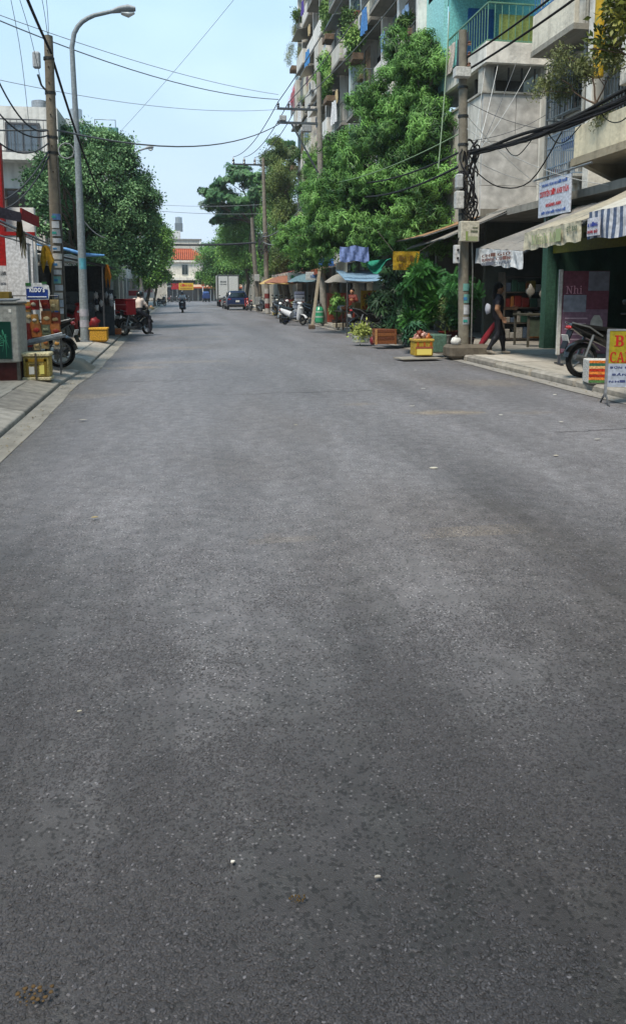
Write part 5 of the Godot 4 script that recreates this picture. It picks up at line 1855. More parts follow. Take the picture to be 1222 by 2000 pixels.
	# table, laundry rail and stacks below
	var st := thing("crate_stack", "tall stack of blue and white plastic trays behind the scooters", "crate stack", V(6.1, 0.12, 40.2))
	for k in 8:
		part("tray", nb(["9aa3b5", "77809a", "b9bfca"][k % 3]).bb(V(5.7, 0.14 + k * 0.18, 40.0), V(6.2, 0.3 + k * 0.18, 40.45), 0.02), "plastic", st)
	for q in [[36.6, "c7b8ac", "striped pale curtain hung on a rail behind the woman in red"], [30.6, "a8938c", "dusty pink curtain hung beside the red dress"]]:
		var rw := []
		for i in 5:
			var line := []
			for j in 9:
				line.append(V(7.55 + 0.04 * sin(j * 2.2), 1.5 - 1.25 * i / 4.0, q[0] + 1.1 * (j / 8.0 - 0.5)))
			rw.append(line)
		solo("curtain", nb(q[1]).sheet(rw, 0.01), "cloth", q[2], "curtain")
	solo("stall_cabinet", nb("a5523f").bb(V(6.6, 0.13, 35.6), V(7.6, 1.5, 36.1), 0.02), "paint", "terracotta red stall cabinet behind the woman in red", "cabinet")
	# ground floor shutters behind the stalls
	for i in 10:
		var d0 := 27.6 + i * 3.4
		var t := thing("roller_shutter", "shop shutter under the long grey block, number %s along from the mango tree" % ["one", "two", "three", "four", "five", "six", "seven", "eight", "nine", "ten"][i], "shutter", V(8.9, 0.13, d0 + 1.5))
		for k in 10:
			part("slat", nb(["5d6a6c", "6b5a4c", "47605a", "6f6f6a"][i % 4]).box(V(8.9, 0.28 + k * 0.29, d0 + 1.5), Vector3(0.05, 0.28, 2.9), 0.03), "paint", t)

# ------------------------------------------------------------------ left pavement
func left_side() -> void:
	# drinks cooler
	var f := thing("drinks_cooler", "grey drinks cooler cabinet with dark green printed panel at the left edge", "cooler", V(-2.95, 0.11, 12.85))
	part("case", nb("b3b4af").bb(V(-3.35, 0.42, 12.55), V(-2.55, 1.32, 13.2), 0.02), "paint", f)
	part("top", nb("6f716e").bb(V(-3.37, 1.325, 12.53), V(-2.53, 1.365, 13.22), 0.012), "paint", f)
	part("printed_panel", nb("0d3b33").bb(V(-3.25, 0.48, 12.535), V(-2.66, 1.06, 12.549)), "gloss", f)
	var sw := nb("3f8f72")
	for k in 9:
		var a := k * 0.7
		sw.tube([V(-2.98 + 0.2 * cos(a), 0.72 + 0.12 * sin(a * 1.3), 12.533), V(-2.9 + 0.16 * cos(a + 0.8), 0.8 + 0.14 * sin(a + 1.2), 12.533), V(-2.75 + 0.05 * cos(a * 2.0), 0.65 + 0.2 * sin(a * 0.7), 12.533)], [0.004, 0.012, 0.002], 5)
	part("printed_swirl", sw, "plain", f)
	part("label", nb("dcdcd8").bb(V(-2.68, 1.2, 12.54), V(-2.64, 1.25, 12.549)), "plain", f)
	part("plinth", nb("4a2020").bb(V(-3.32, 0.13, 12.6), V(-2.57, 0.42, 13.15)), "paint", f)
	for xx in [-3.3, -2.6]:
		part("leg", nb("6f706c").bb(V(xx, 0.12, 12.54), V(xx + 0.05, 0.42, 12.59)), "metal", f)
	solo("paper_bundle", nb("9aa0a6").tube([V(-2.95, 1.39, 12.7), V(-2.7, 1.385, 12.75), V(-2.58, 1.4, 12.9)], [0.02, 0.03, 0.015], 7), "cloth", "crumpled grey wrapper lying on the cooler top", "wrapper")
	solo("cardboard_tray", nb("8a7434").bb(V(-3.4, 1.37, 13.0), V(-2.75, 1.52, 13.2), 0.01), "matte", "olive cardboard tray on the back of the cooler top", "tray")
	# foam box with a yellow net of print, and the bar before it
	var fb := thing("foam_box", "worn yellow and cream foam box with straps beside the grey cooler", "foam box", V(-2.34, 0.12, 12.85))
	part("box", nb("b7a25a").bb(V(-2.54, 0.17, 12.7), V(-2.14, 0.5, 13.0), 0.02), "worn", fb)
	part("lid", nb("d2c8a2").bb(V(-2.56, 0.5, 12.68), V(-2.12, 0.56, 13.02), 0.015), "worn", fb)
	part("base", nb("d2c8a2").bb(V(-2.56, 0.12, 12.68), V(-2.12, 0.17, 13.02), 0.01), "worn", fb)
	for q in [[-2.5, 0.2, -2.46, 0.48, "75621f"], [-2.22, 0.2, -2.18, 0.48, "75621f"], [-2.5, 0.42, -2.18, 0.46, "8a6a1c"], [-2.45, 0.22, -2.37, 0.34, "c8c9c4"], [-2.29, 0.22, -2.22, 0.36, "d8d070"], [-2.44, 0.36, -2.28, 0.39, "554a2a"]]:
		part("print", nb(q[4]).bb(V(q[0], q[1], 12.688), V(q[2], q[3], 12.699)), "plain", fb)
	part("strap", nb("4c463c").bb(V(-2.355, 0.13, 12.672), V(-2.325, 0.555, 12.68)), "plain", fb)
	# snack rack
	var rk := thing("snack_rack", "wire rack that carries rows of hanging snack bags", "rack", V(-2.6, 0.13, 14.3))
	var w := nb("6f7072")
	for xx in [-2.98, -2.2]:
		w.tube([V(xx, 0.13, 14.3), V(xx, 1.45, 14.3)], 0.015, 6)
	for y in [0.55, 0.8, 1.02, 1.24, 1.45]:
		w.tube([V(-2.98, y, 14.3), V(-2.2, y, 14.3)], 0.012, 6)
	w.tube([V(-2.98, 0.13, 14.05), V(-2.98, 0.55, 14.3)], 0.012, 6)
	part("frame", w, "metal", rk)
	rng.seed = 19
	var hex := ["a8683a", "8a2a22", "a8946a", "b5b3aa", "b98a48", "6f2220", "70785f", "96442e", "9c988c", "b5a47c"]
	var rn := ["top", "second", "third", "bottom"]
	var cn := ["far left", "left", "middle", "right", "far right"]
	for r in 4:
		for k in 5:
			var c: String = hex[rng.randi() % 10]
			var b := nb(c)
			var o := V(-2.9 + k * 0.155 + rng.randf_range(-0.03, 0.04), 1.3 - r * 0.22 + rng.randf_range(-0.05, 0.02), 14.22 - rng.randf() * 0.07)
			var h := rng.randf_range(0.09, 0.15)
			var w2 := rng.randf_range(0.06, 0.095)
			var tip := Vector3(rng.randf_range(-0.03, 0.03), 0, 0)
			b.tube([o + Vector3(0, h, 0), o + Vector3(0, h * 0.55, 0), o + tip * 0.4, o - Vector3(0, h * 0.6, 0) + tip, o - Vector3(0, h, 0) + tip], [Vector2(w2 * 0.9, 0.004), Vector2(w2, 0.03), Vector2(w2 * 0.95, 0.045), Vector2(w2, 0.03), Vector2(w2 * 0.95, 0.004)], 10, true, Vector3(0, 0, 1))
			var t := thing("snack_bag", "snack bag hung on the wire rack, %s row, %s" % [rn[r], cn[k]], "snack bag", o - Vector3(0, h, 0), 0.0, "snack bags on the wire rack")
			part("bag", b, "plastic", t)
			part("print", nb(hex[rng.randi() % 10]).blob(o + Vector3(rng.randf_range(-0.02, 0.02), -0.01, 0.035), Vector3(w2 * 0.6, h * 0.3, 0.014), 6, 0.2, k + r), "plain", t)
	# ice cream sign
	var kd := thing("ice_cream_sign", "blue and white hanging ice cream sign with green corners above the snack rack", "sign", V(-2.49, 1.35, 14.0))
	part("board", nb("d8dde0").slab([Vector2(-0.2, -0.15), Vector2(0.17, -0.14), Vector2(0.2, -0.02), Vector2(0.18, 0.1), Vector2(0.1, 0.145), Vector2(-0.2, 0.145)], 0.02, V(-2.49, 1.525, 14.0)), "paint", kd)
	part("blue_field", nb("1d3f8f").slab([Vector2(-0.19, -0.13), Vector2(0.165, -0.12), Vector2(0.165, 0.03), Vector2(0.1, 0.045), Vector2(0.06, 0.08), Vector2(-0.06, 0.08), Vector2(-0.1, 0.05), Vector2(-0.19, 0.045)], 0.006, V(-2.49, 1.525, 13.985)), "paint", kd)
	part("green_corner", nb("2f6a3a").bb(V(-2.69, 1.62, 13.98), V(-2.6, 1.672, 13.989)), "paint", kd)
	part("green_corner", nb("2f6a3a").bb(V(-2.42, 1.655, 13.98), V(-2.34, 1.69, 13.996)), "paint", kd)
	text(kd, "KIDO's", V(-2.5, 1.55, 13.978), FACE_CAM, 0.25, 0.075, "e8ecf0")
	part("white_line", nb("dfe4ea").bb(V(-2.66, 1.425, 13.975), V(-2.35, 1.44, 13.98)), "plain", kd)
	part("hanger", nb("8a8d90").tube([V(-2.55, 1.67, 14.0), V(-2.55, 2.1, 14.05)], 0.01, 6), "metal", kd)
	# folding tray table in front of the rack
	var tt := thing("tray_table", "grey metal tray table tilted in front of the snack bags", "table", V(-2.35, 0.13, 13.7))
	var r3 := Basis(Vector3(0, 0, 1), 0.22)
	part("tray", nb("a4a9b0").box(V(-2.38, 0.7, 13.6), Vector3(0.72, 0.05, 0.45), 0.01, r3), "metal", tt)
	part("rim", nb("b9c2cc").box(V(-2.38, 0.74, 13.37), Vector3(0.74, 0.06, 0.02), 0.004, r3), "metal", tt)
	for q in [[-2.68, 0.62], [-2.1, 0.74]]:
		part("leg", nb("7a7d80").tube([V(q[0], 0.12, 13.55), V(q[0] + 0.02, q[1], 13.6)], 0.014, 6), "metal", tt)
	# red and white shop
	var s := thing("red_white_shop", "red and white single storey shop front at the left edge", "shop", V(-4.6, 0, 18))
	part("wall", nb("d9d9d6").bb(V(-6.5, 0.09, 18.5), V(-3.3, 3.4, 18.7)), "wall", s)
	part("red_pier", nb("a3161c").bb(V(-5.2, 0.09, 18.3), V(-3.9, 4.75, 18.49), 0.01), "paint", s)
	part("white_door", nb("e4e6ea").bb(V(-3.88, 0.12, 18.2), V(-3.3, 2.75, 18.29), 0.01), "paint", s)
	part("red_edge", nb("a3161c").bb(V(-3.9, 2.76, 18.18), V(-3.25, 2.84, 18.29)), "paint", s)
	part("side_wall", nb("bdbcb8").bb(V(-5.3, 0.09, 18.71), V(-5.1, 4.4, 22.5)), "wall", s)
	var nt := part("notice_panel", nb("d6d9dc").bb(V(-4.3, 1.3, 18.27), V(-3.9, 2.1, 18.29)), "paint", s)
	text(nt, "HOÀNG LAN", V(-4.08, 1.95, 18.26), FACE_CAM, 0.32, 0.1, "2c3038")
	text(nt, "SỬA XE - 24/24", V(-4.08, 1.72, 18.26), FACE_CAM, 0.3, 0.06, "4a5060")
	# two awnings seen end-on
	var a1 := thing("awning", "black tarpaulin awning with red edge band over the left shop", "awning", V(-3.6, 2.8, 14.6))
	var rw := []
	for i in 7:
		var line := []
		for j in 9:
			var t := i / 6.0
			line.append(V(-4.6 + 1.9 * t, 3.35 - 0.5 * t - 0.05 * sin(PI * t), 14.0 + 1.6 * j / 8.0))
		rw.append(line)
	part("canopy", nb("2a2c33").sheet(rw, 0.012), "tarp", a1)
	part("red_edge", nb("97232a").bb(V(-2.72, 2.74, 14.0), V(-2.69, 2.93, 15.6)), "cloth", a1)
	part("end_valance", nb("2b2e38").slab([Vector2(-1.9, 0.5), Vector2(0, 0.0), Vector2(0, -0.16), Vector2(-1.9, 0.2)], 0.01, V(-2.7, 2.85, 13.99)), "cloth", a1)
	var a2 := thing("awning", "grey corrugated awning on a white frame under the black one", "awning", V(-3.4, 2.3, 16.4))
	for k in 5:
		var z := 15.9 + k * 0.26
		part("roof_sheet", nb(["5d6063", "54575b", "66696c"][k % 3]).slab([Vector2(-1.5, 0.78), Vector2(0, 0.02), Vector2(0, 0.0), Vector2(-1.5, 0.755)], 0.25, V(-2.76, 2.5 + 0.008 * (k % 2), z)), "metal", a2)
	var fr := nb("c9ced2")
	fr.tube([V(-4.3, 3.24, 15.8), V(-2.76, 2.47, 15.8)], 0.022, 6)
	fr.tube([V(-4.3, 2.85, 15.8), V(-2.9, 2.42, 15.8)], 0.018, 6)
	fr.tube([V(-2.76, 2.46, 15.8), V(-2.76, 2.46, 17.1)], 0.022, 6)
	fr.tube([V(-2.95, 2.44, 15.82), V(-2.95, 0.12, 15.82)], 0.025, 6)
	part("frame", fr, "metal", a2)
	# cloths hung at the awning ends
	var rg := [[-2.8, 2.82, 14.3, 0.17, 0.62, "6f5b33", "brown rag hanging from the black awning's corner"], [-2.44, 2.34, 14.6, 0.24, 0.5, "b08a24", "mustard yellow flag drooping beside the stickered pole"], [-2.28, 2.35, 24.2, 0.2, 0.72, "b9761f", "orange flag hung from the far dark awning's corner"], [-2.72, 2.55, 14.25, 0.1, 0.5, "b5a888", "pale rag strip below the brown rag"]]
	for q in rg:
		var rr := []
		for i in 8:
			var line := []
			for j in 7:
				var t := i / 7.0
				line.append(V(q[0] + q[3] * (j / 6.0 - 0.5) * (0.3 + 0.7 * pow(t, 0.6)) + 0.16 * t * q[3] * sin(q[1] * 9.0), q[1] - q[4] * t * (0.72 + 0.28 * sin(j * 2.1 + q[1] * 5.0)), q[2] + 0.035 * sin(j * 2.6 + i * 0.5)))
			rr.append(line)
		solo("hanging_cloth", nb(q[5]).sheet(rr, 0.008), "cloth", q[6], "cloth")
	# white house set back behind
	var h := thing("white_house", "white three storey house with railed balcony behind the left shops", "house", V(-8, 0, 31))
	part("wall", nb("d0cec8").bb(V(-12, 0, 30.4), V(-5.0, 6.2, 38)), "wall", h)
	part("upper_wall", nb("c9c8c4").bb(V(-12, 6.5, 32.2), V(-4.7, 8.6, 38)), "wall", h)
	part("balcony_slab", nb("d8d6d0").bb(V(-12, 6.2, 29.6), V(-4.5, 6.45, 38)), "wall", h)
	railing(h, V(-12, 6.45, 29.7), V(-4.6, 6.45, 29.7), 1.15, "5a5c60", 0.22)
	for q in [[-6.0, 7.3], [-7.7, 7.3]]:
		window(h, V(q[0], q[1], 32.17), 1.2, 1.3, Vector3(1, 0, 0), Vector3(0, 0, 1), "55585c", "4a5560", 3)
	window(h, V(-5.9, 4.6, 30.37), 0.9, 1.3, Vector3(1, 0, 0), Vector3(0, 0, 1), "6b5d50", "2a2622", 0)
	part("column", nb("bfbdb7").bb(V(-5.2, 0, 29.8), V(-4.95, 4.0, 30.1), 0.01), "wall", h)
	part("lower_balcony", nb("c2c0ba").bb(V(-5.6, 2.6, 28.6), V(-3.9, 2.85, 30.3), 0.02), "wall", h)
	railing(h, V(-5.6, 2.85, 28.65), V(-3.95, 2.85, 28.65), 0.9, "4c4f53", 0.14)
	part("water_tank", nb("b5b7b9").lathe([Vector2(0, 0), Vector2(0.35, 0), Vector2(0.35, 0.6), Vector2(0, 0.7)], 12, V(-5.6, 8.6, 34)), "metal", h)
	# further house fronts along the left pavement
	var fh := [[-26, -8, 7.2, "b3aea4", "house front far behind the camera on the left"], [-7.9, 15.0, 7.0, "bbb6ab", "house front beside and behind the camera on the left"], [22.6, 28.4, 3.4, "6f7276", "narrow grey shop house behind the red scooter"], [38.5, 46, 6.6, "c2beb4", "cream house front behind the big left tree"], [46.2, 58, 7.4, "a8b0b0", "bluish grey house front behind the second left tree"], [58.2, 76, 7.0, "bdb5a5", "beige house row front half way down the left side"], [76.2, 98, 8.2, "c9c5bd", "pale house front far down the left side"], [98.2, 116, 6.5, "a59c90", "brownish house front at the far left corner"]]
	for q in fh:
		var e := thing("shop_house", q[4], "house", V(-7, 0, (q[0] + q[1]) * 0.5))
		part("wall", nb(q[3]).bb(V(-12, 0, q[0]), V(-5.4, q[2], q[1])), "wall", e)
		var n := int((q[1] - q[0]) / 3.6)
		for k in n:
			var dd: float = q[0] + (k + 0.5) * (q[1] - q[0]) / n
			part("shutter", nb(["4a5a5c", "6a6258", "54504a"][k % 3]).bb(V(-5.42, 0.12, dd - 1.4), V(-5.36, 2.9, dd + 1.4)), "paint", e)
			if q[2] > 6.0:
				window(e, V(-5.37, 4.9, dd), 1.3, 1.4, Vector3(0, 0, 1), Vector3(1, 0, 0), "7d7f80", "1b2024", 2)
		part("parapet", nb(q[3]).bb(V(-5.4, q[2] - 0.3, q[0]), V(-5.25, q[2] + 0.3, q[1])), "wall", e)
	# dark awning with blue edge and the stall below it
	var a3 := thing("awning", "black tarpaulin awning with pale blue edge between concrete pole and lamp post", "awning", V(-3, 1.7, 25))
	var r4 := []
	for i in 7:
		var line := []
		for j in 9:
			var t := i / 6.0
			line.append(V(-4.9 + 2.6 * t, 2.95 - 0.62 * t - 0.06 * sin(PI * t), 23.4 + 4.6 * j / 8.0))
		r4.append(line)
	part("canopy", nb("34363c").sheet(r4, 0.012), "tarp", a3)
	for k in 4:
		part("roof_bar", nb("6f7378").tube([V(-4.9, 2.9, 23.5 + k * 1.4), V(-2.3, 2.28, 23.5 + k * 1.4)], 0.02, 6), "metal", a3)
	part("blue_edge", nb("5f93c8").tube([V(-4.2, 2.86, 22.6), V(-3.2, 2.7, 22.5), V(-2.72, 2.55, 22.5), V(-2.2, 2.55, 22.7)], [0.03, 0.045, 0.06, 0.025], 7), "tarp", a3)
	part("post", nb("77797c").tube([V(-2.35, 0.12, 23.5), V(-2.35, 2.3, 23.5)], 0.022, 6), "metal", a3)
	part("back_cloth", nb("3c4046").bb(V(-4.9, 1.45, 27.2), V(-2.5, 2.4, 27.24)), "cloth", a3)
	var ct := thing("glass_counter", "grey stall counter with dark glass front under the black awning", "counter", V(-3.7, 0.13, 26.8))
	part("body", nb("83878b").bb(V(-4.6, 0.13, 26.5), V(-2.85, 1.15, 27.1), 0.02), "paint", ct)
	part("glass_case", nb("1b222b").bb(V(-4.55, 1.16, 26.55), V(-2.95, 1.55, 27.05), 0.01), "glass", ct)
	part("lower_panel", nb("54181d").bb(V(-3.9, 0.2, 26.47), V(-2.9, 0.62, 26.495)), "paint", ct)
	var go := thing("goods_stand", "dark wire stand of black and white bags right of the lamp post", "stand", V(-2.5, 0.13, 25.6))
	part("board", nb("3d4045").bb(V(-2.85, 0.13, 25.75), V(-2.25, 1.6, 25.82), 0.01), "matte", go)
	rng.seed = 4
	for k in 10:
		solo("goods_bag", nb(["c9cacb", "23262a", "8f9296", "d8d8d8", "1c2230"][k % 5]).blob(V(-2.78 + 0.15 * (k % 4), 1.42 - 0.2 * int(k / 4.0) - 0.05 * (k % 2), 25.68), Vector3(0.06, 0.1, 0.04), 8, 0.35, k * 1.7), "plastic", "%s bag on the wire stand by the lamp post, %s row, %s" % [["pale", "black", "grey", "white", "navy"][k % 5], ["top", "middle", "bottom"][k / 4], ["far left", "left", "right", "far right"][k % 4]], "bag", "bags on the wire stand")
	solo("red_parcel", nb("8a2227").blob(V(-2.62, 0.62, 23.4), Vector3(0.14, 0.15, 0.12), 10, 0.35, 3.0), "plastic", "red and white bagged parcel on top of the yellow crate", "parcel")
	var yc := thing("yellow_crate", "plain orange-yellow foam crate at the foot of the lamp post", "crate", V(-2.4, 0.13, 22.5))
	part("box", nb("c0912f").bb(V(-2.64, 0.16, 22.3), V(-2.16, 0.47, 22.7), 0.02), "worn", yc)
	part("lid", nb("d8a53a").bb(V(-2.66, 0.47, 22.28), V(-2.14, 0.53, 22.72), 0.012), "worn", yc)
	part("base", nb("b4842a").bb(V(-2.6, 0.13, 22.34), V(-2.2, 0.16, 22.66)), "worn", yc)
	solo("orange_crate", nb("b5602a").bb(V(-2.55, 0.13, 26.2), V(-2.1, 0.32, 26.6), 0.02), "plastic", "low orange crate behind the yellow one near the delivery bike", "crate")
	# white boards and blue parasol further on
	var wb := thing("red_white_board", "white notice board with red lettering under the bright left tree", "sign", V(-3.6, 0.13, 80))
	part("board", nb("dcdad6").bb(V(-4.1, 1.0, 80), V(-3.0, 3.0, 80.06)), "paint", wb)
	text(wb, "PHỞ", V(-3.55, 2.45, 79.97), FACE_CAM, 0.8, 0.5, "a32a30")
	text(wb, "BÒ GÀ", V(-3.55, 1.75, 79.97), FACE_CAM, 0.8, 0.4, "a32a30")
	for xx in [-4.05, -3.12]:
		part("leg", nb("8a8a88").bb(V(xx, 0.1, 80.0), V(xx + 0.07, 1.0, 80.06)), "metal", wb)
	var rb := thing("red_white_board", "low red and white placard beside the banded pole", "sign", V(-3.4, 0.13, 57))
	part("board", nb("c9c3c0").bb(V(-3.95, 0.6, 57), V(-3.15, 1.75, 57.05)), "paint", rb)
	part("red_band", nb("a3343a").bb(V(-3.93, 1.3, 56.97), V(-3.17, 1.65, 56.99)), "paint", rb)
	part("post", nb("8d8d8b").bb(V(-3.57, 0.1, 57.0), V(-3.5, 0.6, 57.05)), "metal", rb)
	solo("closed_parasol", nb("a9bccb").tube([V(-4.3, 0.15, 45), V(-4.3, 1.2, 45), V(-4.3, 2.3, 45), V(-4.3, 2.9, 45)], [0.03, 0.2, 0.12, 0.02], 9), "cloth", "tall closed pale blue parasol standing behind the delivery bike", "parasol")
	solo("sand_heap", nb("b59a6c").blob(V(-3.2, 0.1, 72), Vector3(0.5, 0.22, 3.0), 9, 0.1, 2.0), "concrete", "low heap of tan sand along the left kerb near far motorbikes", "sand")

# ------------------------------------------------------------------ posts and poles
func stickers(o: Node3D, at: Vector3, top: Vector3, r: float, sd: int, y0: float, y1: float, n: int) -> void:
	rng.seed = sd
	var hexes := ["c6cbd0", "b0bcc8", "6fa7a0", "8ea8c4", "d0cdc6", "a9b0b4", "5f7fb0"]
	for i in n:
		var y := lerpf(y0, y1, (i + 0.5) / n)
		var t := (y - at.y) / (top.y - at.y)
		var c := at.lerp(top, t)
		var ang := rng.randf_range(0.2, 1.5)
		var hw := rng.randf_range(0.5, 0.85)
		var h := (y1 - y0) / n * rng.randf_range(0.55, 0.92)
		var rows := []
		for a in 2:
			var line := []
			for j in 7:
				var th := PI * 0.5 - ang * 0.3 + hw * (j / 3.0 - 1.0)
				line.append(c + Vector3(cos(th) * (r + 0.006), h * (0.5 - a), sin(th) * (r + 0.006)))
			rows.append(line)
		var p := part("sticker", nb(hexes[rng.randi() % 7]).sheet(rows, 0.003), "matte", o)
		if i % 2 == 0:
			part("print", nb(["2c5aa0", "3a6f9a", "2f8a80"][rng.randi() % 3]).bb(c + Vector3(-hw * r * 0.6, -h * 0.2, r + 0.009), c + Vector3(hw * r * 0.4, h * 0.15, r + 0.012)), "plain", p)

func poles() -> void:
	# left concrete pole
	var a := V(-2.57, 0.08, 16.6)
	var t := V(-2.52, 6.5, 16.57)
	var o := thing("concrete_pole", "concrete utility pole covered in paper stickers on the left pavement", "utility pole", a)
	part("shaft", nb("7f786a").tube([a, a.lerp(t, 0.5), t], [0.128, 0.108, 0.085], 18), "concrete", o)
	stickers(o, a, t, 0.124, 3, 1.05, 3.1, 13)
	for y in [3.9, 4.4, 5.0, 5.3, 5.6, 5.9, 6.2]:
		part("hole", nb("2c2925").cyl(V(-2.53, y, 16.48), V(-2.53, y, 16.465), 0.014, -1.0, 8), "matte", o)
	for y in [4.55, 4.25, 5.4, 6.05]:
		part("band", nb("4b4c4d").lathe([Vector2(0.1, 0), Vector2(0.107, 0), Vector2(0.107, 0.05), Vector2(0.1, 0.05)], 16, V(-2.53, y, 16.58)), "metal", o)
	var an := part("antenna_bracket", nb("3f4042").tube([V(-2.55, 5.4, 16.5), V(-2.68, 5.55, 16.5), V(-2.74, 5.75, 16.5)], 0.022, 6), "metal", o)
	part("antenna_box", nb("b5b9bc").box(V(-2.75, 6.02, 16.5), Vector3(0.15, 0.32, 0.1), 0.03), "plastic", an)
	part("conduit", nb("6f6f6c").tube([V(-2.42, 0.2, 16.58), V(-2.43, 3.0, 16.55), V(-2.44, 4.2, 16.53)], 0.022, 6), "metal", o)
	var coil := []
	for i in 30:
		coil.append(V(-2.25 + 0.15 * cos(i * 0.62), 4.3 + 0.15 * sin(i * 0.62), 16.45 - 0.002 * i))
	part("cable_coil", nb("8a8d90").tube(coil, 0.012, 5), "rubber", o)
	# left lamp post
	var la := V(-2.78, 0.13, 22.4)
	var ls := thing("street_lamp", "tall grey street lamp with curved arm on the left pavement", "street lamp", la)
	part("post", nb("8f989d").tube([la, V(-2.77, 3.0, 22.38), V(-2.77, 5.25, 22.38), V(-2.8, 7.2, 22.38), V(-2.81, 8.0, 22.38), V(-2.74, 8.35, 22.38), V(-2.64, 8.53, 22.38), V(-2.52, 8.66, 22.38), V(-2.37, 8.76, 22.38), V(-2.2, 8.84, 22.38), V(-1.72, 8.97, 22.38)], [0.125, 0.105, 0.085, 0.07, 0.065, 0.063, 0.061, 0.06, 0.058, 0.055, 0.05], 14), "paint", ls)
	part("base_plate", nb("777c80").bb(V(-3.0, 0.13, 22.18), V(-2.56, 0.17, 22.62), 0.01), "metal", ls)
	part("lamp_head", nb("a5aaae").tube([V(-1.75, 8.96, 22.38), V(-1.55, 9.02, 22.38), V(-1.3, 9.06, 22.38), V(-1.12, 9.06, 22.38)], [Vector2(0.06, 0.05), Vector2(0.14, 0.08), Vector2(0.17, 0.1), Vector2(0.1, 0.05)], 12), "paint", ls)
	part("lamp_bowl", nb("c9cdcd").tube([V(-1.5, 8.93, 22.38), V(-1.32, 8.9, 22.38), V(-1.15, 8.96, 22.38)], [Vector2(0.09, 0.03), Vector2(0.13, 0.07), Vector2(0.06, 0.03)], 12), "glass", ls)
	part("sticker_wrap", nb("5aa6b8").lathe([Vector2(0.106, 0), Vector2(0.108, 0), Vector2(0.108, 0.3), Vector2(0.106, 0.3)], 14, V(-2.77, 2.15, 22.38)), "matte", ls)
	for y in [0.55, 0.85]:
		part("sticker_wrap", nb("b4b3bd").lathe([Vector2(0.124, 0), Vector2(0.127, 0), Vector2(0.125, 0.2), Vector2(0.122, 0.2)], 14, V(-2.778, y, 22.395)), "matte", ls)
	# the same lamp further along
	var l2 := dup(ls, V(-3.6, 0.13, 58.5), 0.0, "second street lamp, its head showing over the big left tree")
	l2.scale = Vector3(1.0, 1.32, 1.0)
	# right near pole
	var ra := V(6.27, 0.1, 16.76)
	var rt := V(6.05, 7.11, 16.76)
	var p := thing("concrete_pole", "concrete utility pole with meter boxes and a heavy cable tangle on the right", "utility pole", ra)
	part("shaft", nb("857f73").tube([ra, ra.lerp(rt, 0.5), rt], [0.125, 0.11, 0.085], 18), "concrete", p)
	var ft := nb("6c665b")
	ft.box(V(6.3, 0.19, 16.62), Vector3(1.0, 0.3, 0.55), 0.06)
	part("foot_block", ft, "concrete", p)
	part("crossbox", nb("cfd0cb").box(V(6.0, 6.2, 16.6), Vector3(0.34, 0.2, 0.2), 0.01), "paint", p)
	var mb := part("meter_box", nb("c5c1b0").box(V(6.22, 2.84, 16.52), Vector3(0.42, 0.44, 0.2), 0.015), "paint", p)
	for q in [[6.14, 2.74, 0.05, 0.2, "7a8a50"], [6.31, 2.84, 0.16, 0.04, "565a4a"], [6.33, 2.92, 0.12, 0.03, "6c6f5a"], [6.28, 2.68, 0.22, 0.1, "8a8f72"]]:
		part("print", nb(q[4]).box(V(q[0], q[1], 16.415), Vector3(q[2], q[3], 0.006)), "plain", mb)
	part("meter_box", nb("b4b8ba").box(V(6.0, 3.92, 16.6), Vector3(0.16, 0.32, 0.16), 0.03), "paint", p)
	part("meter_box", nb("c8c9c5").box(V(6.0, 3.52, 16.58), Vector3(0.18, 0.38, 0.18), 0.015), "paint", p)
	var ib := part("meter_box", nb("cfd1d0").box(V(5.98, 2.35, 16.6), Vector3(0.11, 0.4, 0.16), 0.01), "paint", p)
	for y in [2.26, 2.44]:
		part("knob", nb("23252a").cyl(V(5.98, y, 16.52), V(5.98, y, 16.49), 0.025), "plastic", ib)
	stickers(p, ra, rt, 0.123, 5, 0.75, 1.75, 4)
	for y in [3.2, 4.1, 4.7, 5.3, 5.9]:
		part("band", nb("4b4c4d").lathe([Vector2(0.108, 0), Vector2(0.115, 0), Vector2(0.115, 0.05), Vector2(0.108, 0.05)], 16, ra.lerp(rt, (y - 0.1) / 7.0)), "metal", p)
	part("conduit", nb("a8a9a5").tube([V(6.42, 0.3, 16.7), V(6.4, 2.0, 16.68), V(6.36, 2.7, 16.7)], 0.022, 6), "metal", p)
	rng.seed = 23
	for k in 28:
		var ang := rng.randf() * TAU
		var y := rng.randf_range(2.95, 4.5)
		var rr := rng.randf_range(0.12, 0.27)
		var pts := []
		var n := 12
		var turn := rng.randf_range(1.5, 5.5)
		for i in n:
			var s := i / (n - 1.0)
			pts.append(V(6.22 + cos(ang + s * turn) * rr * (0.7 + 0.3 * sin(s * 9.0)), y + 0.35 * sin(s * 5.0 + k), 16.62 - sin(ang + s * turn) * rr * 0.6))
		part("tangled_cable", nb(["17181a", "222326", "2c2d30", "101113"][k % 4]).tube(pts, rng.randf_range(0.01, 0.022), 5), "rubber", p)
	for k in 3:
		part("insulator", nb("6b4a3c").lathe([Vector2(0, 0), Vector2(0.05, 0.01), Vector2(0.03, 0.04), Vector2(0.045, 0.07), Vector2(0, 0.1)], 10, V(6.18, 6.35 + k * 0.22, 16.68)), "gloss", p)
	# crossarm pole behind the mango tree
	var p3 := thing("crossarm_pole", "tall concrete pole with braced steel crossarm rising behind the mango crown", "utility pole", V(6.16, 0.1, 34.2))
	part("shaft", nb("9a968c").tube([V(6.16, 0.1, 34.2), V(6.0, 6, 34.2), V(5.92, 10.9, 34.2)], [0.15, 0.13, 0.1], 16), "concrete", p3)
	part("crossarm", nb("74777a").bb(V(4.1, 8.72, 34.13), V(6.0, 8.82, 34.22)), "metal", p3)
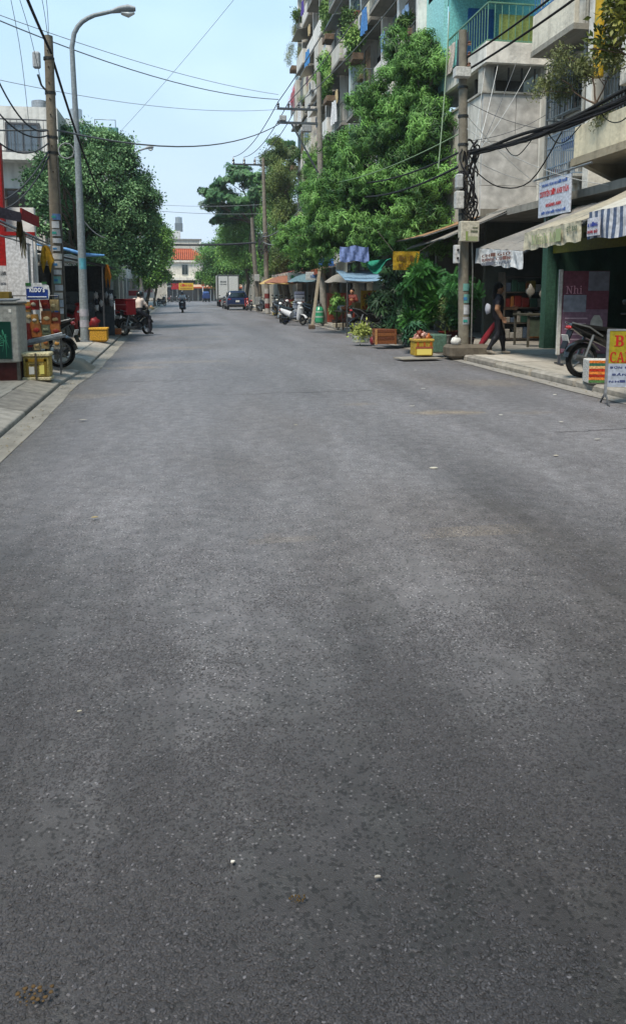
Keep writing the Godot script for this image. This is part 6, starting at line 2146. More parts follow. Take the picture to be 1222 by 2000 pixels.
	part("crossarm", nb("6b6e71").bb(V(4.1, 9.3, 34.13), V(6.0, 9.39, 34.22)), "metal", p3)
	part("brace", nb("74777a").bar(V(4.7, 8.76, 34.12), V(5.88, 6.7, 34.12), 0.07, 0.07), "metal", p3)
	for xx in [4.15, 4.6, 5.05, 5.5]:
		part("insulator", nb("4b4e55").lathe([Vector2(0, 0), Vector2(0.07, 0.02), Vector2(0.04, 0.07), Vector2(0.065, 0.12), Vector2(0.03, 0.18), Vector2(0, 0.22)], 10, V(xx, 9.4, 34.17)), "gloss", p3)
	part("switch_box", nb("c2c4c4").box(V(4.35, 8.95, 34.17), Vector3(0.3, 0.22, 0.2), 0.02), "paint", p3)
	part("switch_box", nb("a8abac").box(V(5.4, 8.55, 34.17), Vector3(0.4, 0.28, 0.25), 0.02), "paint", p3)
	# second crossarm pole and its neighbour, with banded feet
	var p2 := thing("crossarm_pole", "concrete pole with three insulators on a crossarm and red and white banded foot", "utility pole", V(5.52, 0.1, 52))
	part("shaft", nb("8f897c").tube([V(5.52, 0.1, 52), V(5.4, 5, 52), V(5.3, 10.3, 52)], [0.17, 0.145, 0.1], 14), "concrete", p2)
	for k in 5:
		part("painted_band", nb("7c3534" if k % 2 == 1 else "b5b2ac").lathe([Vector2(0.174, 0), Vector2(0.176, 0), Vector2(0.174, 0.32), Vector2(0.172, 0.32)], 14, V(5.515 - 0.008 * k, 0.14 + 0.33 * k, 52)), "paint", p2)
	part("crossarm", nb("5f6264").bb(V(3.3, 9.78, 51.95), V(5.45, 9.88, 52.04)), "metal", p2)
	for xx in [3.35, 4.05, 4.75]:
		part("insulator", nb("3f4248").lathe([Vector2(0, 0), Vector2(0.1, 0.03), Vector2(0.06, 0.12), Vector2(0.09, 0.2), Vector2(0.05, 0.3), Vector2(0, 0.42)], 9, V(xx, 9.88, 52)), "gloss", p2)
	rng.seed = 31
	for k in 14:
		var pts2 := []
		var a0 := rng.randf() * TAU
		for i in 10:
			var s2 := i / 9.0
			pts2.append(V(5.3 + cos(a0 + s2 * 4.0) * (0.25 + 0.2 * rng.randf()), 5.2 - 1.6 * s2 * rng.randf_range(0.4, 1.0) + 0.3 * sin(s2 * 6.0 + k), 51.8 - 0.3 * sin(a0 + s2 * 4.0)))
		part("tangled_cable", nb(["2b2c30", "55585c", "3c3e42"][k % 3]).tube(pts2, 0.025, 5), "rubber", p2)
	var p4 := thing("concrete_pole", "bare concrete pole just behind the crossarm pole with banded foot", "utility pole", V(5.46, 0.1, 58))
	part("shaft", nb("7f7a70").tube([V(5.46, 0.1, 58), V(5.2, 4, 58), V(5.05, 7.0, 58)], [0.18, 0.16, 0.13], 14), "concrete", p4)
	part("meter_box", nb("b9bbb8").box(V(5.35, 2.6, 57.7), Vector3(0.4, 0.5, 0.2), 0.02), "paint", p4)
	part("meter_box", nb("9a9c9a").box(V(5.42, 0.9, 57.7), Vector3(0.45, 0.6, 0.25), 0.02), "paint", p4)
	# far left poles
	var p5 := thing("concrete_pole", "pale concrete pole standing in front of the big left tree", "utility pole", V(-3.37, 0.1, 40))
	part("shaft", nb("8c8f80").tube([V(-3.37, 0.1, 40), V(-3.3, 7.2, 40)], [0.14, 0.1], 14), "concrete", p5)
	part("meter_box", nb("a7a9a4").box(V(-3.15, 3.6, 39.8), Vector3(0.2, 0.35, 0.2), 0.02), "paint", p5)
	var p6 := thing("banded_pole", "left pole with red and white bands at its foot beyond the delivery bike", "utility pole", V(-2.98, 0.1, 56.2))
	part("shaft", nb("a8a69f").tube([V(-2.98, 0.1, 56.2), V(-2.95, 6.5, 56.2)], [0.14, 0.1], 14), "concrete", p6)
	for k in 5:
		part("painted_band", nb("8a3434" if k % 2 == 1 else "bcb9b4").lathe([Vector2(0.144, 0), Vector2(0.147, 0), Vector2(0.145, 0.34), Vector2(0.142, 0.34)], 14, V(-2.979, 0.14 + 0.36 * k, 56.2)), "paint", p6)
	# short concrete post and leaning timber
	var sp := thing("leaning_post", "pale square timber post leaning at the kerb beside the white scooter", "post", V(5.25, 0.05, 31.8))
	part("timber", nb("a39a88").bar(V(5.22, 0.0, 31.8), V(5.62, 2.55, 32.1), 0.12, 0.12, 0.01), "bark", sp)
	part("foot", nb("6a5a4c").box(V(5.22, 0.08, 31.8), Vector3(0.26, 0.2, 0.26), 0.03), "concrete", sp)
	# power pole seen against the far sky
	var p7 := thing("crossarm_pole", "thin dark T-shaped pole against the sky at the far end", "utility pole", V(5.5, 0, 116))
	part("shaft", nb("3f3d3a").tube([V(5.5, 0, 116), V(5.5, 9.8, 116)], [0.2, 0.13], 10), "concrete", p7)
	part("crossarm", nb("4c4c4b").bb(V(4.3, 9.0, 115.95), V(6.5, 9.15, 116.05)), "metal", p7)

func cables() -> void:
	# heavy black bundle on the right
	var bd := thing("cable_bundle", "thick sagging bundle of black cables running from the right pole out of view", "cable bundle", V(6.2, 4.3, 16.7))
	rng.seed = 17
	for k in 12:
		var oy := rng.randf_range(-0.09, 0.09)
		var oz := rng.randf_range(-0.1, 0.1)
		var pts := hang(V(6.2, 4.55 + oy * 0.6, 16.62 + oz), V(7.6, 5.4 + oy, 7.0 + oz), 0.42 + rng.randf_range(-0.06, 0.1), 22)
		for i in pts.size():
			pts[i] += Vector3(0, 0.035 * sin(i * 0.9 + k * 2.0), 0.035 * cos(i * 0.8 + k))
		part("strand", nb(["111214", "1a1b1d", "0d0e10"][k % 3]).tube(pts, rng.randf_range(0.016, 0.032), 6), "rubber", bd)
	for k in 5:
		var t := 0.15 + 0.16 * k
		var c: Vector3 = hang(V(6.2, 4.55, 16.62), V(7.6, 5.4, 7.0), 0.45, 20)[int(t * 20)]
		part("loose_loop", nb("151618").tube(smooth([c, c + Vector3(0.05, -0.22, 0.25), c + Vector3(0.02, -0.3, 0.7), c + Vector3(0.08, -0.1, 1.1)]), 0.01, 5), "rubber", bd)
	wire("long black loop hanging below the bundle across the blank grey wall", [V(6.3, 4.2, 16.6), V(6.65, 3.75, 16.0), V(7.0, 3.75, 15.2), V(7.05, 4.5, 14.0)], 0.014, "17181a")
	# two black lines from the pole top towards the camera
	wire("upper of two black lines rising from the right pole's top", hang(V(6.15, 6.55, 16.7), V(7.6, 8.1, 5.0), 0.35), 0.022, "17191c")
	wire("lower of two black lines rising from the right pole's top", hang(V(6.15, 6.28, 16.7), V(7.9, 7.9, 5.0), 0.35), 0.024, "17191c")
	# three power lines that run back to the crossarm
	wire("highest of three bare power lines crossing the grey block diagonally", hang(V(4.15, 9.62, 34.17), V(6.6, 13.5, 15.0), 0.5), 0.02, "6f7478")
	wire("middle one of three bare power lines over the grey block", hang(V(4.6, 9.62, 34.17), V(7.1, 12.6, 15.0), 0.6), 0.02, "6f7478")
	wire("lowest of three bare power lines passing over the mango crown", hang(V(5.05, 9.62, 34.17), V(7.7, 12.0, 15.0), 0.7), 0.02, "6f7478")
	wire("power line from the braced crossarm to the far left insulator", hang(V(4.15, 9.62, 34.17), V(3.35, 10.3, 52), 0.5), 0.02, "55595d")
	wire("power line from the braced crossarm to the far middle insulator", hang(V(4.6, 9.62, 34.17), V(4.05, 10.3, 52), 0.5), 0.02, "55595d")
	wire("power line from the braced crossarm to the far right insulator", hang(V(5.05, 9.62, 34.17), V(4.75, 10.3, 52), 0.5), 0.02, "55595d")
	# lines across the street
	wire("bright pair's upper line from top left across the sky to the crossarm", hang(V(-4.6, 8.1, 20), V(4.15, 9.9, 34.1), 0.25), 0.011, "98a0a4")
	wire("bright pair's lower line from top left across the sky to the crossarm", hang(V(-4.6, 8.0, 20), V(4.15, 9.7, 34.1), 0.42), 0.017, "7f878c")
	wire("level dark line from the left pole to the crossarm's lower arm", hang(V(-2.5, 4.72, 16.5), V(4.2, 8.7, 34.1), 0.6), 0.02, "5f6468")
	wire("same height thin line left of the stickered pole", hang(V(-2.5, 4.72, 16.5), V(-5.5, 5.0, 18.0), 0.05), 0.018, "4b5054")
	wire("faint thin line sloping down to the right in mid sky", hang(V(-4.8, 6.6, 20), V(4.2, 9.3, 34.1), 0.35), 0.009, "8f979c")
	wire("faint thin line rising to the upper right across the sky", hang(V(-3.2, 9.0, 40), V(4.0, 13.5, 26), 0.2), 0.009, "9aa2a7")
	# black line on the left pole
	wire("thick black cable from top left down to the stickered pole", hang(V(-2.46, 6.15, 16.45), V(-2.1, 6.0, 9.5), 0.08), 0.026, "1f2124")
	wire("thick black cable from the stickered pole down behind the lamp post", hang(V(-2.46, 6.1, 16.5), V(-3.3, 5.6, 40), 0.75), 0.027, "1f2124")
	for q in [[4.6, -3.4, 4.95, 0.25, "dark cable sagging left of the stickered pole, upper"], [4.45, -3.5, 4.45, 0.3, "dark cable sagging left of the stickered pole, lower"], [4.7, -3.3, 5.5, 0.35, "thin grey drop line curving left from the stickered pole"], [4.3, -3.2, 3.2, 0.12, "grey drop line going down left to the shop awnings"], [4.2, -3.3, 3.0, 0.2, "pale drop line beside the grey one to the shop awnings"]]:
		wire(q[4], hang(V(-2.6, q[0], 16.5), V(q[1], q[2], 15.2), q[3]), 0.016, "3c4045")
	for q in [[-2.52, 6.5, -2.6, 7.6, "upright thin line above the stickered pole, left one"], [-2.5, 6.5, -2.45, 7.6, "upright thin line above the stickered pole, right one"], [-2.68, 5.6, -3.0, 7.5, "thin wispy line hanging left of the antenna box"], [-2.95, 4.8, -3.05, 7.6, "wispy line farthest left in the sky"]]:
		wire(q[4], [V(q[0], q[1], 16.5), V((q[0] + q[2]) * 0.5 + 0.03, (q[1] + q[3]) * 0.5, 16.0), V(q[2], q[3], 15.0)], 0.006, "6f777c")
	wire("pale sagging service line inside the big left tree's shade", hang(V(-2.75, 3.55, 22.4), V(-3.3, 4.5, 40), 0.4), 0.02, "a9aeb2")
	# far cross lines
	wire("heavy dark cable strung across the street at the far poles", hang(V(5.1, 5.0, 55), V(-6.0, 5.4, 60), 0.25), 0.07, "2f3338")
	wire("thin line across the street above the heavy dark cable", hang(V(5.2, 6.7, 52), V(-6.0, 8.0, 60), 0.25), 0.016, "6c7378")
	wire("second thin line across the street, just higher", hang(V(5.2, 7.3, 52), V(-6.0, 8.4, 60), 0.3), 0.014, "7c8388")
	# service drops around the right pole
	rng.seed = 29
	var ends := [[8.6, 7.9, 21.9], [8.9, 7.9, 21.7], [9.4, 7.95, 21.6], [9.9, 7.9, 21.7], [9.6, 4.4, 19.7], [10.3, 6.6, 20.8], [9.0, 3.7, 15.2], [9.2, 3.7, 18.0], [8.6, 5.0, 16.2]]
	var en := ["to the turquoise balcony's corner", "to the turquoise balcony, second", "to the middle of the white parapet", "to the right end of the white parapet", "to the caged window", "to the drain pipe beside the blank wall", "to the cream awning's wall", "to the silver awning's wall", "to the beige balcony's corner"]
	for k in ends.size():
		wire("thin service line from the right pole " + en[k], hang(V(6.15, 3.4 + 0.28 * k, 16.7), V(ends[k][0], ends[k][1], ends[k][2]), 0.15 + 0.1 * rng.randf()), 0.008, ["a8acae", "c3c6c7", "5b6064"][k % 3])
	wire("pale green line from the right pole into the mango crown", hang(V(6.1, 5.0, 16.8), V(5.0, 5.6, 30), 0.25), 0.014, "7f9a78")
	wire("upright pale green cable left of the right pole", [V(5.75, 4.3, 17.3), V(5.83, 6.0, 17.2), V(5.86, 7.6, 17.1)], 0.014, "8fa48a")
	wire("dark line from the right pole to the braced crossarm pole", hang(V(6.1, 4.6, 16.8), V(5.9, 6.6, 34.2), 0.5), 0.025, "26282b")
	wire("second dark line from the right pole to the braced crossarm pole", hang(V(6.1, 4.3, 16.8), V(5.9, 6.2, 34.2), 0.6), 0.03, "26282b")
	wire("grey line between the braced crossarm pole and the banded pole", hang(V(5.9, 6.3, 34.2), V(5.2, 5.2, 52), 0.6), 0.03, "7a7f82")
	wire("lower grey line between the braced crossarm pole and the banded pole", hang(V(5.9, 5.6, 34.2), V(5.2, 4.9, 52), 0.9), 0.035, "6a6f72")

# ------------------------------------------------------------------ trees
func trees() -> void:
	tree("mango_tree", "big bright green mango tree leaning over the right pavement", V(7.5, 0.1, 26.5), V(7.2, 3.2, 26.4), 0.2, [
		[4.82, 3.52, 27.5, 1.32, 1.01, 1.19], [6.26, 3.56, 26.5, 1.50, 1.10, 1.35], [7.64, 3.55, 25.0, 1.30, 1.08, 1.17], [5.09, 4.86, 27.5, 1.14, 1.10, 1.02], [6.43, 5.20, 26.5, 1.50, 1.32, 1.35], [7.70, 5.19, 25.0, 1.25, 1.25, 1.12], [5.90, 6.55, 27.0, 0.99, 0.99, 0.89], [7.00, 6.73, 26.0, 1.39, 1.21, 1.25], [7.9, 6.74, 25.0, 0.87, 1.25, 1.12], [6.70, 8.11, 27.0, 0.94, 0.90, 0.84], [7.68, 8.33, 26.0, 1.25, 1.07, 1.12], [8.1, 8.55, 25.5, 0.65, 1.02, 0.92], [7.54, 9.60, 26.5, 0.85, 0.74, 0.76], [8.1, 9.58, 26.0, 0.61, 0.66, 0.59]], 12000, "mango", 0.62, "1b3c1d", "7aac56", 7, "5d5245", 9.95, 0.5)
	tree("mango_tree", "smaller mango tree between the big one and the crossarm pole", V(6.9, 0.1, 39.5), V(6.6, 3.0, 39.5), 0.16, [
		[5.64, 4.04, 38.0, 1.06, 1.01, 0.96], [6.87, 6.00, 40.0, 1.07, 1.20, 1.08], [7.4, 7.96, 41.0, 1.04, 1.23, 1.11], [5.86, 3.01, 37.0, 1.11, 0.54, 1.00]], 3600, "mango", 0.68, "21471f", "78a852", 8)
	tree("broad_tree", "large dark round-crowned tree over the left pavement", V(-4.4, 0.1, 33.5), V(-3.9, 2.6, 33.3), 0.2, [
		[-4.95, 4.9, 28.0, 0.5, 0.75, 0.55], [-4.75, 3.75, 28.0, 0.5, 0.6, 0.55], [-4.4, 5.7, 29.0, 0.55, 0.6, 0.6], [-4.12, 7.23, 33.0, 0.99, 0.84, 0.89], [-3.12, 7.56, 33.0, 0.92, 0.70, 0.83], [-2.44, 6.88, 33.0, 0.99, 0.88, 0.89], [-4.75, 6.42, 33.0, 0.99, 0.99, 0.89], [-3.61, 6.08, 32.5, 1.30, 1.08, 1.17], [-2.07, 5.68, 33.0, 0.99, 0.92, 0.89], [-5.39, 5.41, 33.0, 0.77, 0.88, 0.79], [-4.22, 4.83, 33.0, 1.32, 1.10, 1.19], [-2.82, 4.44, 33.0, 1.32, 1.10, 1.19], [-1.50, 5.13, 33.5, 0.67, 0.89, 0.80], [-4.87, 3.70, 33.0, 1.10, 0.88, 0.99], [-3.38, 3.00, 33.0, 1.32, 0.84, 1.19], [-2.04, 3.22, 33.0, 0.99, 0.99, 0.89], [-1.63, 4.09, 33.5, 0.67, 0.67, 0.60]], 7000, "round", 0.85, "254b2e", "88b078", 9, "544c42", 99.0, 0.42)
	tree("small_tree", "lighter green tree beyond the dark one on the left pavement", V(-2.7, 0.1, 57.5), V(-2.6, 2.4, 57.5), 0.14, [
		[-2.41, 6.26, 57.0, 1.06, 1.06, 0.96], [-1.73, 4.84, 57.0, 1.06, 1.22, 1.09], [-2.83, 4.11, 57.0, 1.33, 1.33, 1.20], [-1.60, 3.03, 57.0, 0.95, 0.84, 0.85], [-2.69, 2.66, 57.0, 1.14, 0.68, 1.03]], 2400, "round", 1.15, "2a5a22", "82ad52", 10)
	tree("small_tree", "third left tree, half hidden at the far end of the pavement", V(-3.1, 0.1, 84), V(-3.0, 2.6, 84), 0.16, [
		[-3.0, 5.0, 84, 1.7, 1.6, 2.0], [-2.4, 3.6, 84, 1.4, 0.9, 1.6]], 700, "round", 1.6, "2a5226", "66923f", 12)
	tree("layered_tree", "dark spreading tree with tiered branches behind the right-hand poles", V(6.4, 0.1, 68), V(6.0, 7.4, 68), 0.22, [
		[3.23, 10.27, 68.0, 1.63, 0.91, 1.47], [4.99, 11.38, 68.0, 1.81, 1.09, 1.63], [4.30, 9.22, 68.0, 2.04, 1.13, 1.84], [6.21, 10.42, 67.0, 1.34, 1.79, 1.61], [2.55, 9.19, 68.0, 1.13, 0.68, 1.02], [3.68, 8.02, 69.0, 1.84, 0.83, 1.66], [8.08, 13.65, 66.0, 1.23, 0.53, 1.11], [8.4, 12.88, 65.0, 1.08, 0.87, 0.98]], 2600, "layer", 1.0, "264c30", "66905a", 13, "5b5347", 99.0, 0.3)
	tree("street_tree", "bright green dense tree left of the banded pole", V(5.9, 0.1, 72), V(5.7, 3.4, 72), 0.2, [
		[5.86, 8.01, 71.0, 1.89, 2.13, 1.92], [5.13, 5.73, 71.0, 2.13, 2.13, 1.92], [6.66, 4.78, 70.0, 1.87, 2.33, 2.10]], 2400, "round", 1.35, "2f6028", "92bc5a", 14)
	tree("street_tree", "tall green tree filling the gap right of the banded pole", V(8.0, 0.1, 65), V(7.9, 4.4, 65), 0.2, [
		[7.83, 8.85, 66.0, 1.76, 2.20, 1.98], [7.9, 6.18, 64.0, 1.92, 2.56, 2.30], [8.06, 10.96, 66.0, 1.67, 2.20, 1.98], [7.36, 3.74, 66.0, 1.76, 1.32, 1.58]], 2600, "round", 1.3, "2c5a2c", "80aa56", 34)
	tree("street_tree", "low dense tree hanging over the white truck", V(6.0, 0.1, 92), V(5.6, 3.4, 92), 0.2, [
		[4.24, 5.78, 92.0, 2.45, 1.96, 2.21], [3.35, 3.93, 93.0, 1.98, 1.74, 1.79], [5.76, 7.56, 92.0, 2.15, 1.84, 1.93], [6.48, 4.54, 90.0, 2.40, 1.80, 2.16], [4.80, 3.31, 92.0, 2.76, 1.10, 2.48]], 2800, "round", 1.5, "2a582a", "7aa850", 15)
	tree("street_tree", "far rounded tree beside the white building at the street's end", V(6.5, 0.1, 112), V(5.6, 3.4, 112), 0.2, [
		[4.6, 4.8, 112, 2.4, 2.3, 2.4], [6.5, 6.4, 112, 2.6, 2.6, 2.4]], 900, "round", 2.0, "2a5528", "6f9c48", 16)
	tree("bare_tree", "thin greyish tree with sparse leaves against the far sky", V(6.2, 0.1, 98), V(5.4, 8.4, 98), 0.2, [
		[3.6, 12.0, 98, 1.6, 1.2, 1.2], [5.0, 13.2, 98, 1.8, 1.2, 1.2], [4.6, 10.6, 98, 1.4, 0.9, 1.0]], 130, "layer", 2.0, "4a5a50", "7f8f7c", 17, "7d776d", 99.0, 0.1)
	tree("creeper_tree", "tall creeper-covered trunk against the far end of the grey block", V(7.6, 0.1, 56), V(7.5, 6.0, 56), 0.3, [
		[6.9, 8.8, 55.5, 1.2, 2.2, 1.6], [7.3, 6.0, 55, 1.3, 2.0, 1.6], [6.6, 11.4, 57, 1.1, 1.1, 1.3], [7.0, 3.9, 54, 1.3, 1.2, 1.5]], 1500, "fine", 2.4, "2f4c28", "7f8f4c", 18)
	tree("street_tree", "unseen dense tree added behind the camera to shade the near road", V(-3.6, 0.1, -7), V(-2.4, 5.0, -6), 0.35, [
		[-1.5, 7.0, -6, 4.0, 2.0, 4.0], [2.5, 7.4, -6, 3.5, 1.8, 4.0], [0.5, 8.8, -6, 4.5, 2.0, 4.0]], 1500, "layer", 3.4, "234f22", "6c9a40", 40)  # crown added out of view, kept dense to darken the near asphalt
	# balcony trees and bushes on the near block
	tree("balcony_tree", "thin small-leaved tree growing from the beige balcony on the near block", V(8.9, 5.0, 15.9), V(8.75, 5.5, 15.9), 0.05, [
		[8.55, 6.5, 16.3, 0.55, 0.5, 0.5], [8.3, 6.0, 16.6, 0.5, 0.35, 0.45], [8.9, 6.1, 15.6, 0.5, 0.5, 0.45]], 260, "fine", 1.2, "39442a", "7d8552", 20, "5a4d40", 99.0, 0.1)
	tree("balcony_tree", "broad-leaved yellowish bush at the upper right edge of the view", V(8.9, 5.05, 14.2), V(8.8, 5.7, 14.1), 0.05, [
		[8.4, 6.7, 13.9, 0.45, 0.45, 0.5], [8.2, 6.3, 14.6, 0.4, 0.3, 0.4], [8.6, 7.3, 13.7, 0.4, 0.4, 0.5]], 130, "round", 1.0, "33481e", "7f8038", 21, "5a4d40", 99.0, 0.1)
	potted("bougainvillea", "dark pink flowering pot plant at the right end of the beige balcony", V(8.85, 5.05, 13.6), 0.16, 0.22, "7a5a48", [[8.7, 5.5, 13.6, 0.3, 0.3, 0.4]], 70, "round", 0.8, "6a2a34", "a85a60", 22)
	potted("trailing_plant", "small plant trailing over the beige balcony's front edge", V(8.75, 5.0, 15.5), 0.12, 0.16, "6b5a4c", [[8.5, 5.15, 15.5, 0.18, 0.25, 0.5]], 60, "fine", 1.0, "35451f", "7a7a45", 23)
	# pots on the right pavement
	potted("leafy_shrub", "tall light green feathery shrub behind the yellow foam box", V(6.6, 0.13, 18.6), 0.3, 0.42, "6e2a26", [[6.05, 1.45, 18.7, 0.5, 0.65, 0.5], [5.7, 1.0, 18.9, 0.4, 0.5, 0.4], [6.15, 1.95, 18.8, 0.35, 0.3, 0.4]], 330, "frond", 0.85, "1a441e", "55903f", 24)
	potted("leafy_shrub", "darker feathery shrub just left of the concrete pole", V(6.75, 0.13, 17.9), 0.2, 0.3, "5b3a30", [[6.45, 1.5, 17.8, 0.45, 0.4, 0.4], [6.6, 1.05, 17.9, 0.35, 0.35, 0.35]], 200, "frond", 0.8, "17401c", "467a40", 25)
	potted("grey_pot_plant", "bare-stemmed plant in a pale grey conical pot by the pole", V(6.25, 0.13, 18.1), 0.17, 0.35, "b1b2ad", [[6.3, 1.25, 18.1, 0.12, 0.5, 0.12]], 24, "fine", 1.0, "3f4f30", "6b7a4a", 26)
	potted("dark_shrub", "dark broad-leaved shrub mass left of the feathery shrub", V(6.4, 0.13, 21.2), 0.25, 0.35, "4a4038", [[6.0, 1.3, 21, 0.6, 0.7, 0.6], [6.3, 2.0, 21.6, 0.6, 0.5, 0.6], [5.75, 0.7, 20.4, 0.5, 0.4, 0.5]], 360, "star", 0.95, "0e2414", "24452a", 27)
	potted("dark_shrub", "shadowy tall shrub beneath the teal cloth", V(6.5, 0.13, 23.6), 0.25, 0.35, "4a4038", [[6.2, 1.5, 23.4, 0.7, 0.9, 0.7], [5.9, 0.9, 22.8, 0.5, 0.5, 0.5]], 300, "star", 1.0, "102616", "2f4c2c", 28)
	potted("low_plant", "low spreading potted plant behind the brown crate", V(5.75, 0.13, 20.3), 0.17, 0.25, "8b8a82", [[5.75, 0.62, 20.3, 0.45, 0.25, 0.4]], 80, "star", 0.8, "1a3a20", "4c6a42", 29)
	potted("low_plant", "dark glossy low plant beside the yellow foam box", V(5.75, 0.13, 18.4), 0.15, 0.25, "2a2a28", [[5.7, 0.5, 18.4, 0.32, 0.28, 0.3]], 60, "star", 0.75, "17361f", "3f6a4a", 30)
	potted("thin_tree", "slender palm-leaved plant in front of the short concrete post", V(6.3, 0.13, 32.0), 0.2, 0.25, "5c5048", [[6.3, 0.9, 32, 0.3, 0.45, 0.3], [6.3, 1.25, 32, 0.2, 0.25, 0.2]], 110, "star", 0.9, "2a5a26", "86ad58", 31)
	# agave-like plant with separate leaves
	var ag := thing("spiky_plant", "grey-green plant with long spiky leaves behind the brown crate", "plant", V(5.55, 0.13, 20.9))
	var pb := nb("7a6a5c")
	pot(pb, V(5.55, 0.13, 20.9), 0.18, 0.25)
	part("pot", pb, "concrete", ag)
	for k in 14:
		var b := nb(["6d8a6c", "7f997a", "5a7a5c"][k % 3])
		var an := k * 2.4
		leaf(b, V(5.55, 0.36, 20.9), Vector3(cos(an), 0.5 + 0.4 * sin(k * 1.7), sin(an)), Vector3.UP, 0.6, 0.07, 0.15)
		part("leaf", b, "leaf", ag)

# ------------------------------------------------------------------ boxes and goods on the right kerb
func kerb_goods() -> void:
	var y := thing("yellow_foam_box", "yellow and red printed foam box holding bags at the kerb left of the pole", "foam box", V(5.25, 0.1, 16.75))
	part("box", nb("ad9034").bb(V(5.04, 0.1, 16.5), V(5.46, 0.45, 16.9), 0.02), "worn", y)
	part("rim", nb("b89c48").bb(V(5.02, 0.42, 16.48), V(5.48, 0.48, 16.92), 0.012), "worn", y)
	part("red_band", nb("8f4a3c").bb(V(5.05, 0.27, 16.49), V(5.45, 0.31, 16.499)), "plain", y)
	for k in 3:
		part("print", nb("a8551f").bb(V(5.08 + 0.15 * k, 0.33, 16.488), V(5.12 + 0.15 * k, 0.41, 16.498)), "plain", y)
	part("print", nb("d9c86a").bb(V(5.08, 0.13, 16.488), V(5.42, 0.26, 16.498)), "plain", y)
	for q in [[5.14, 0.5, "c9988e", "pinkish bag in the yellow box, left"], [5.27, 0.54, "d0a9a0", "pale pink bag heaped highest in the yellow box"], [5.38, 0.49, "b56a3a", "orange bag in the yellow box, right"], [5.2, 0.58, "7c3a2a", "rust coloured bag behind the pink one"]]:
		solo("goods_bag", nb(q[2]).blob(V(q[0], q[1], 16.7), Vector3(0.08, 0.08, 0.08), 10, 0.45, q[0] * 3.0), "plastic", q[3], "bag")
	var gb := nb("5d7a6a")
	gb.bb(V(5.62, 0.13, 17.0), V(5.95, 0.55, 17.4), 0.02)
	solo("green_basket", gb, "plastic", "grey-green plastic basket between yellow box and grey pot", "basket")
	solo("white_bag", nb("dcdcd8").blob(V(5.98, 0.42, 16.5), Vector3(0.12, 0.1, 0.1), 8, 0.1, 1.0).tube([V(5.98, 0.48, 16.5), V(5.99, 0.56, 16.5)], [0.05, 0.012], 7), "plastic", "knotted white plastic bag on the pole's concrete foot block", "bag")
	solo("board_sheet", nb("9a958b").box(V(5.1, 0.06, 16.5), Vector3(0.95, 0.025, 0.55), 0.0, Basis(Vector3.UP, 0.15)), "matte", "flat pale board on the road under the yellow foam box", "board")
	var c := thing("brown_crate", "orange-brown wooden crate with darker bands at the kerb", "crate", V(5.28, 0.13, 20.2))
	for k in 4:
		part("plank", nb(["7f4d2c", "643822", "865431", "704228"][k]).bb(V(5.03, 0.14 + 0.1 * k, 20.0), V(5.55, 0.235 + 0.1 * k, 20.5), 0.008), "worn", c)
	part("corner_post", nb("b98a58").bb(V(5.0, 0.13, 19.98), V(5.05, 0.54, 20.03)), "worn", c)
	part("corner_post", nb("7a4a2a").bb(V(5.53, 0.13, 19.98), V(5.58, 0.54, 20.03)), "worn", c)
	var w := thing("white_tub", "low white foam tub full of green leaves at the kerb", "tub", V(4.95, 0.13, 21.4))
	part("tub", nb("c5cabc").bb(V(4.72, 0.1, 21.2), V(5.12, 0.3, 21.6), 0.02), "worn", w)
	crown(w, "leaves", [[4.92, 0.42, 21.4, 0.26, 0.14, 0.24]], 45, "round", 0.7, "4a6a2a", "a8b060", 33)
	solo("red_bag", nb("7a2230").blob(V(5.05, 0.2, 20.5), Vector3(0.08, 0.12, 0.1), 7, 0.12, 1.5), "plastic", "small dark red bag squeezed left of the brown crate", "bag")
	var g := thing("gas_cylinder", "green gas cylinder standing beside the short concrete post", "gas cylinder", V(6.0, 0.13, 34.6))
	part("cylinder", nb("2f8a62").lathe([Vector2(0, 0.03), Vector2(0.17, 0.03), Vector2(0.2, 0.1), Vector2(0.2, 0.62), Vector2(0.14, 0.74), Vector2(0.06, 0.78), Vector2(0, 0.78)], 14, V(5.92, 0.13, 34.0)), "gloss", g)
	for yy in [0.28, 0.5]:
		part("band", nb("a9c4b5").lathe([Vector2(0.202, 0), Vector2(0.206, 0), Vector2(0.206, 0.07), Vector2(0.202, 0.07)], 14, V(5.92, 0.13 + yy, 34.0)), "paint", g)
	part("valve_collar", nb("8f9694").lathe([Vector2(0.1, 0.74), Vector2(0.1, 0.9), Vector2(0.09, 0.9), Vector2(0.09, 0.74)], 12, V(5.92, 0.13, 34.0)), "metal", g)
	solo("yellow_basket", nb("b5b53a").lathe([Vector2(0, 0.01), Vector2(0.2, 0.0), Vector2(0.26, 0.22), Vector2(0.24, 0.22), Vector2(0.18, 0.04), Vector2(0, 0.04)], 12, V(5.2, 0.02, 40.5)), "plastic", "yellow-green plastic basin on the road by the dark motorbike", "basin")
	solo("blue_bag", nb("3a4aa0").blob(V(5.0, 0.16, 38.3), Vector3(0.16, 0.15, 0.14), 7, 0.12, 0.4), "plastic", "blue plastic bag beneath the dark motorbike by the scooters", "bag")
	var tb := thing("low_table", "low red-topped table in front of the woman in red", "table", V(6.9, 0.13, 31.5))
	part("top", nb("7c2f2a").bb(V(6.5, 0.42, 31.2), V(7.4, 0.46, 31.8), 0.01), "paint", tb)
	for q in [[6.53, 31.23], [7.33, 31.23], [6.53, 31.73], [7.33, 31.73]]:
		part("leg", nb("55403a").bb(V(q[0], 0.13, q[1]), V(q[0] + 0.04, 0.42, q[1] + 0.04)), "matte", tb)
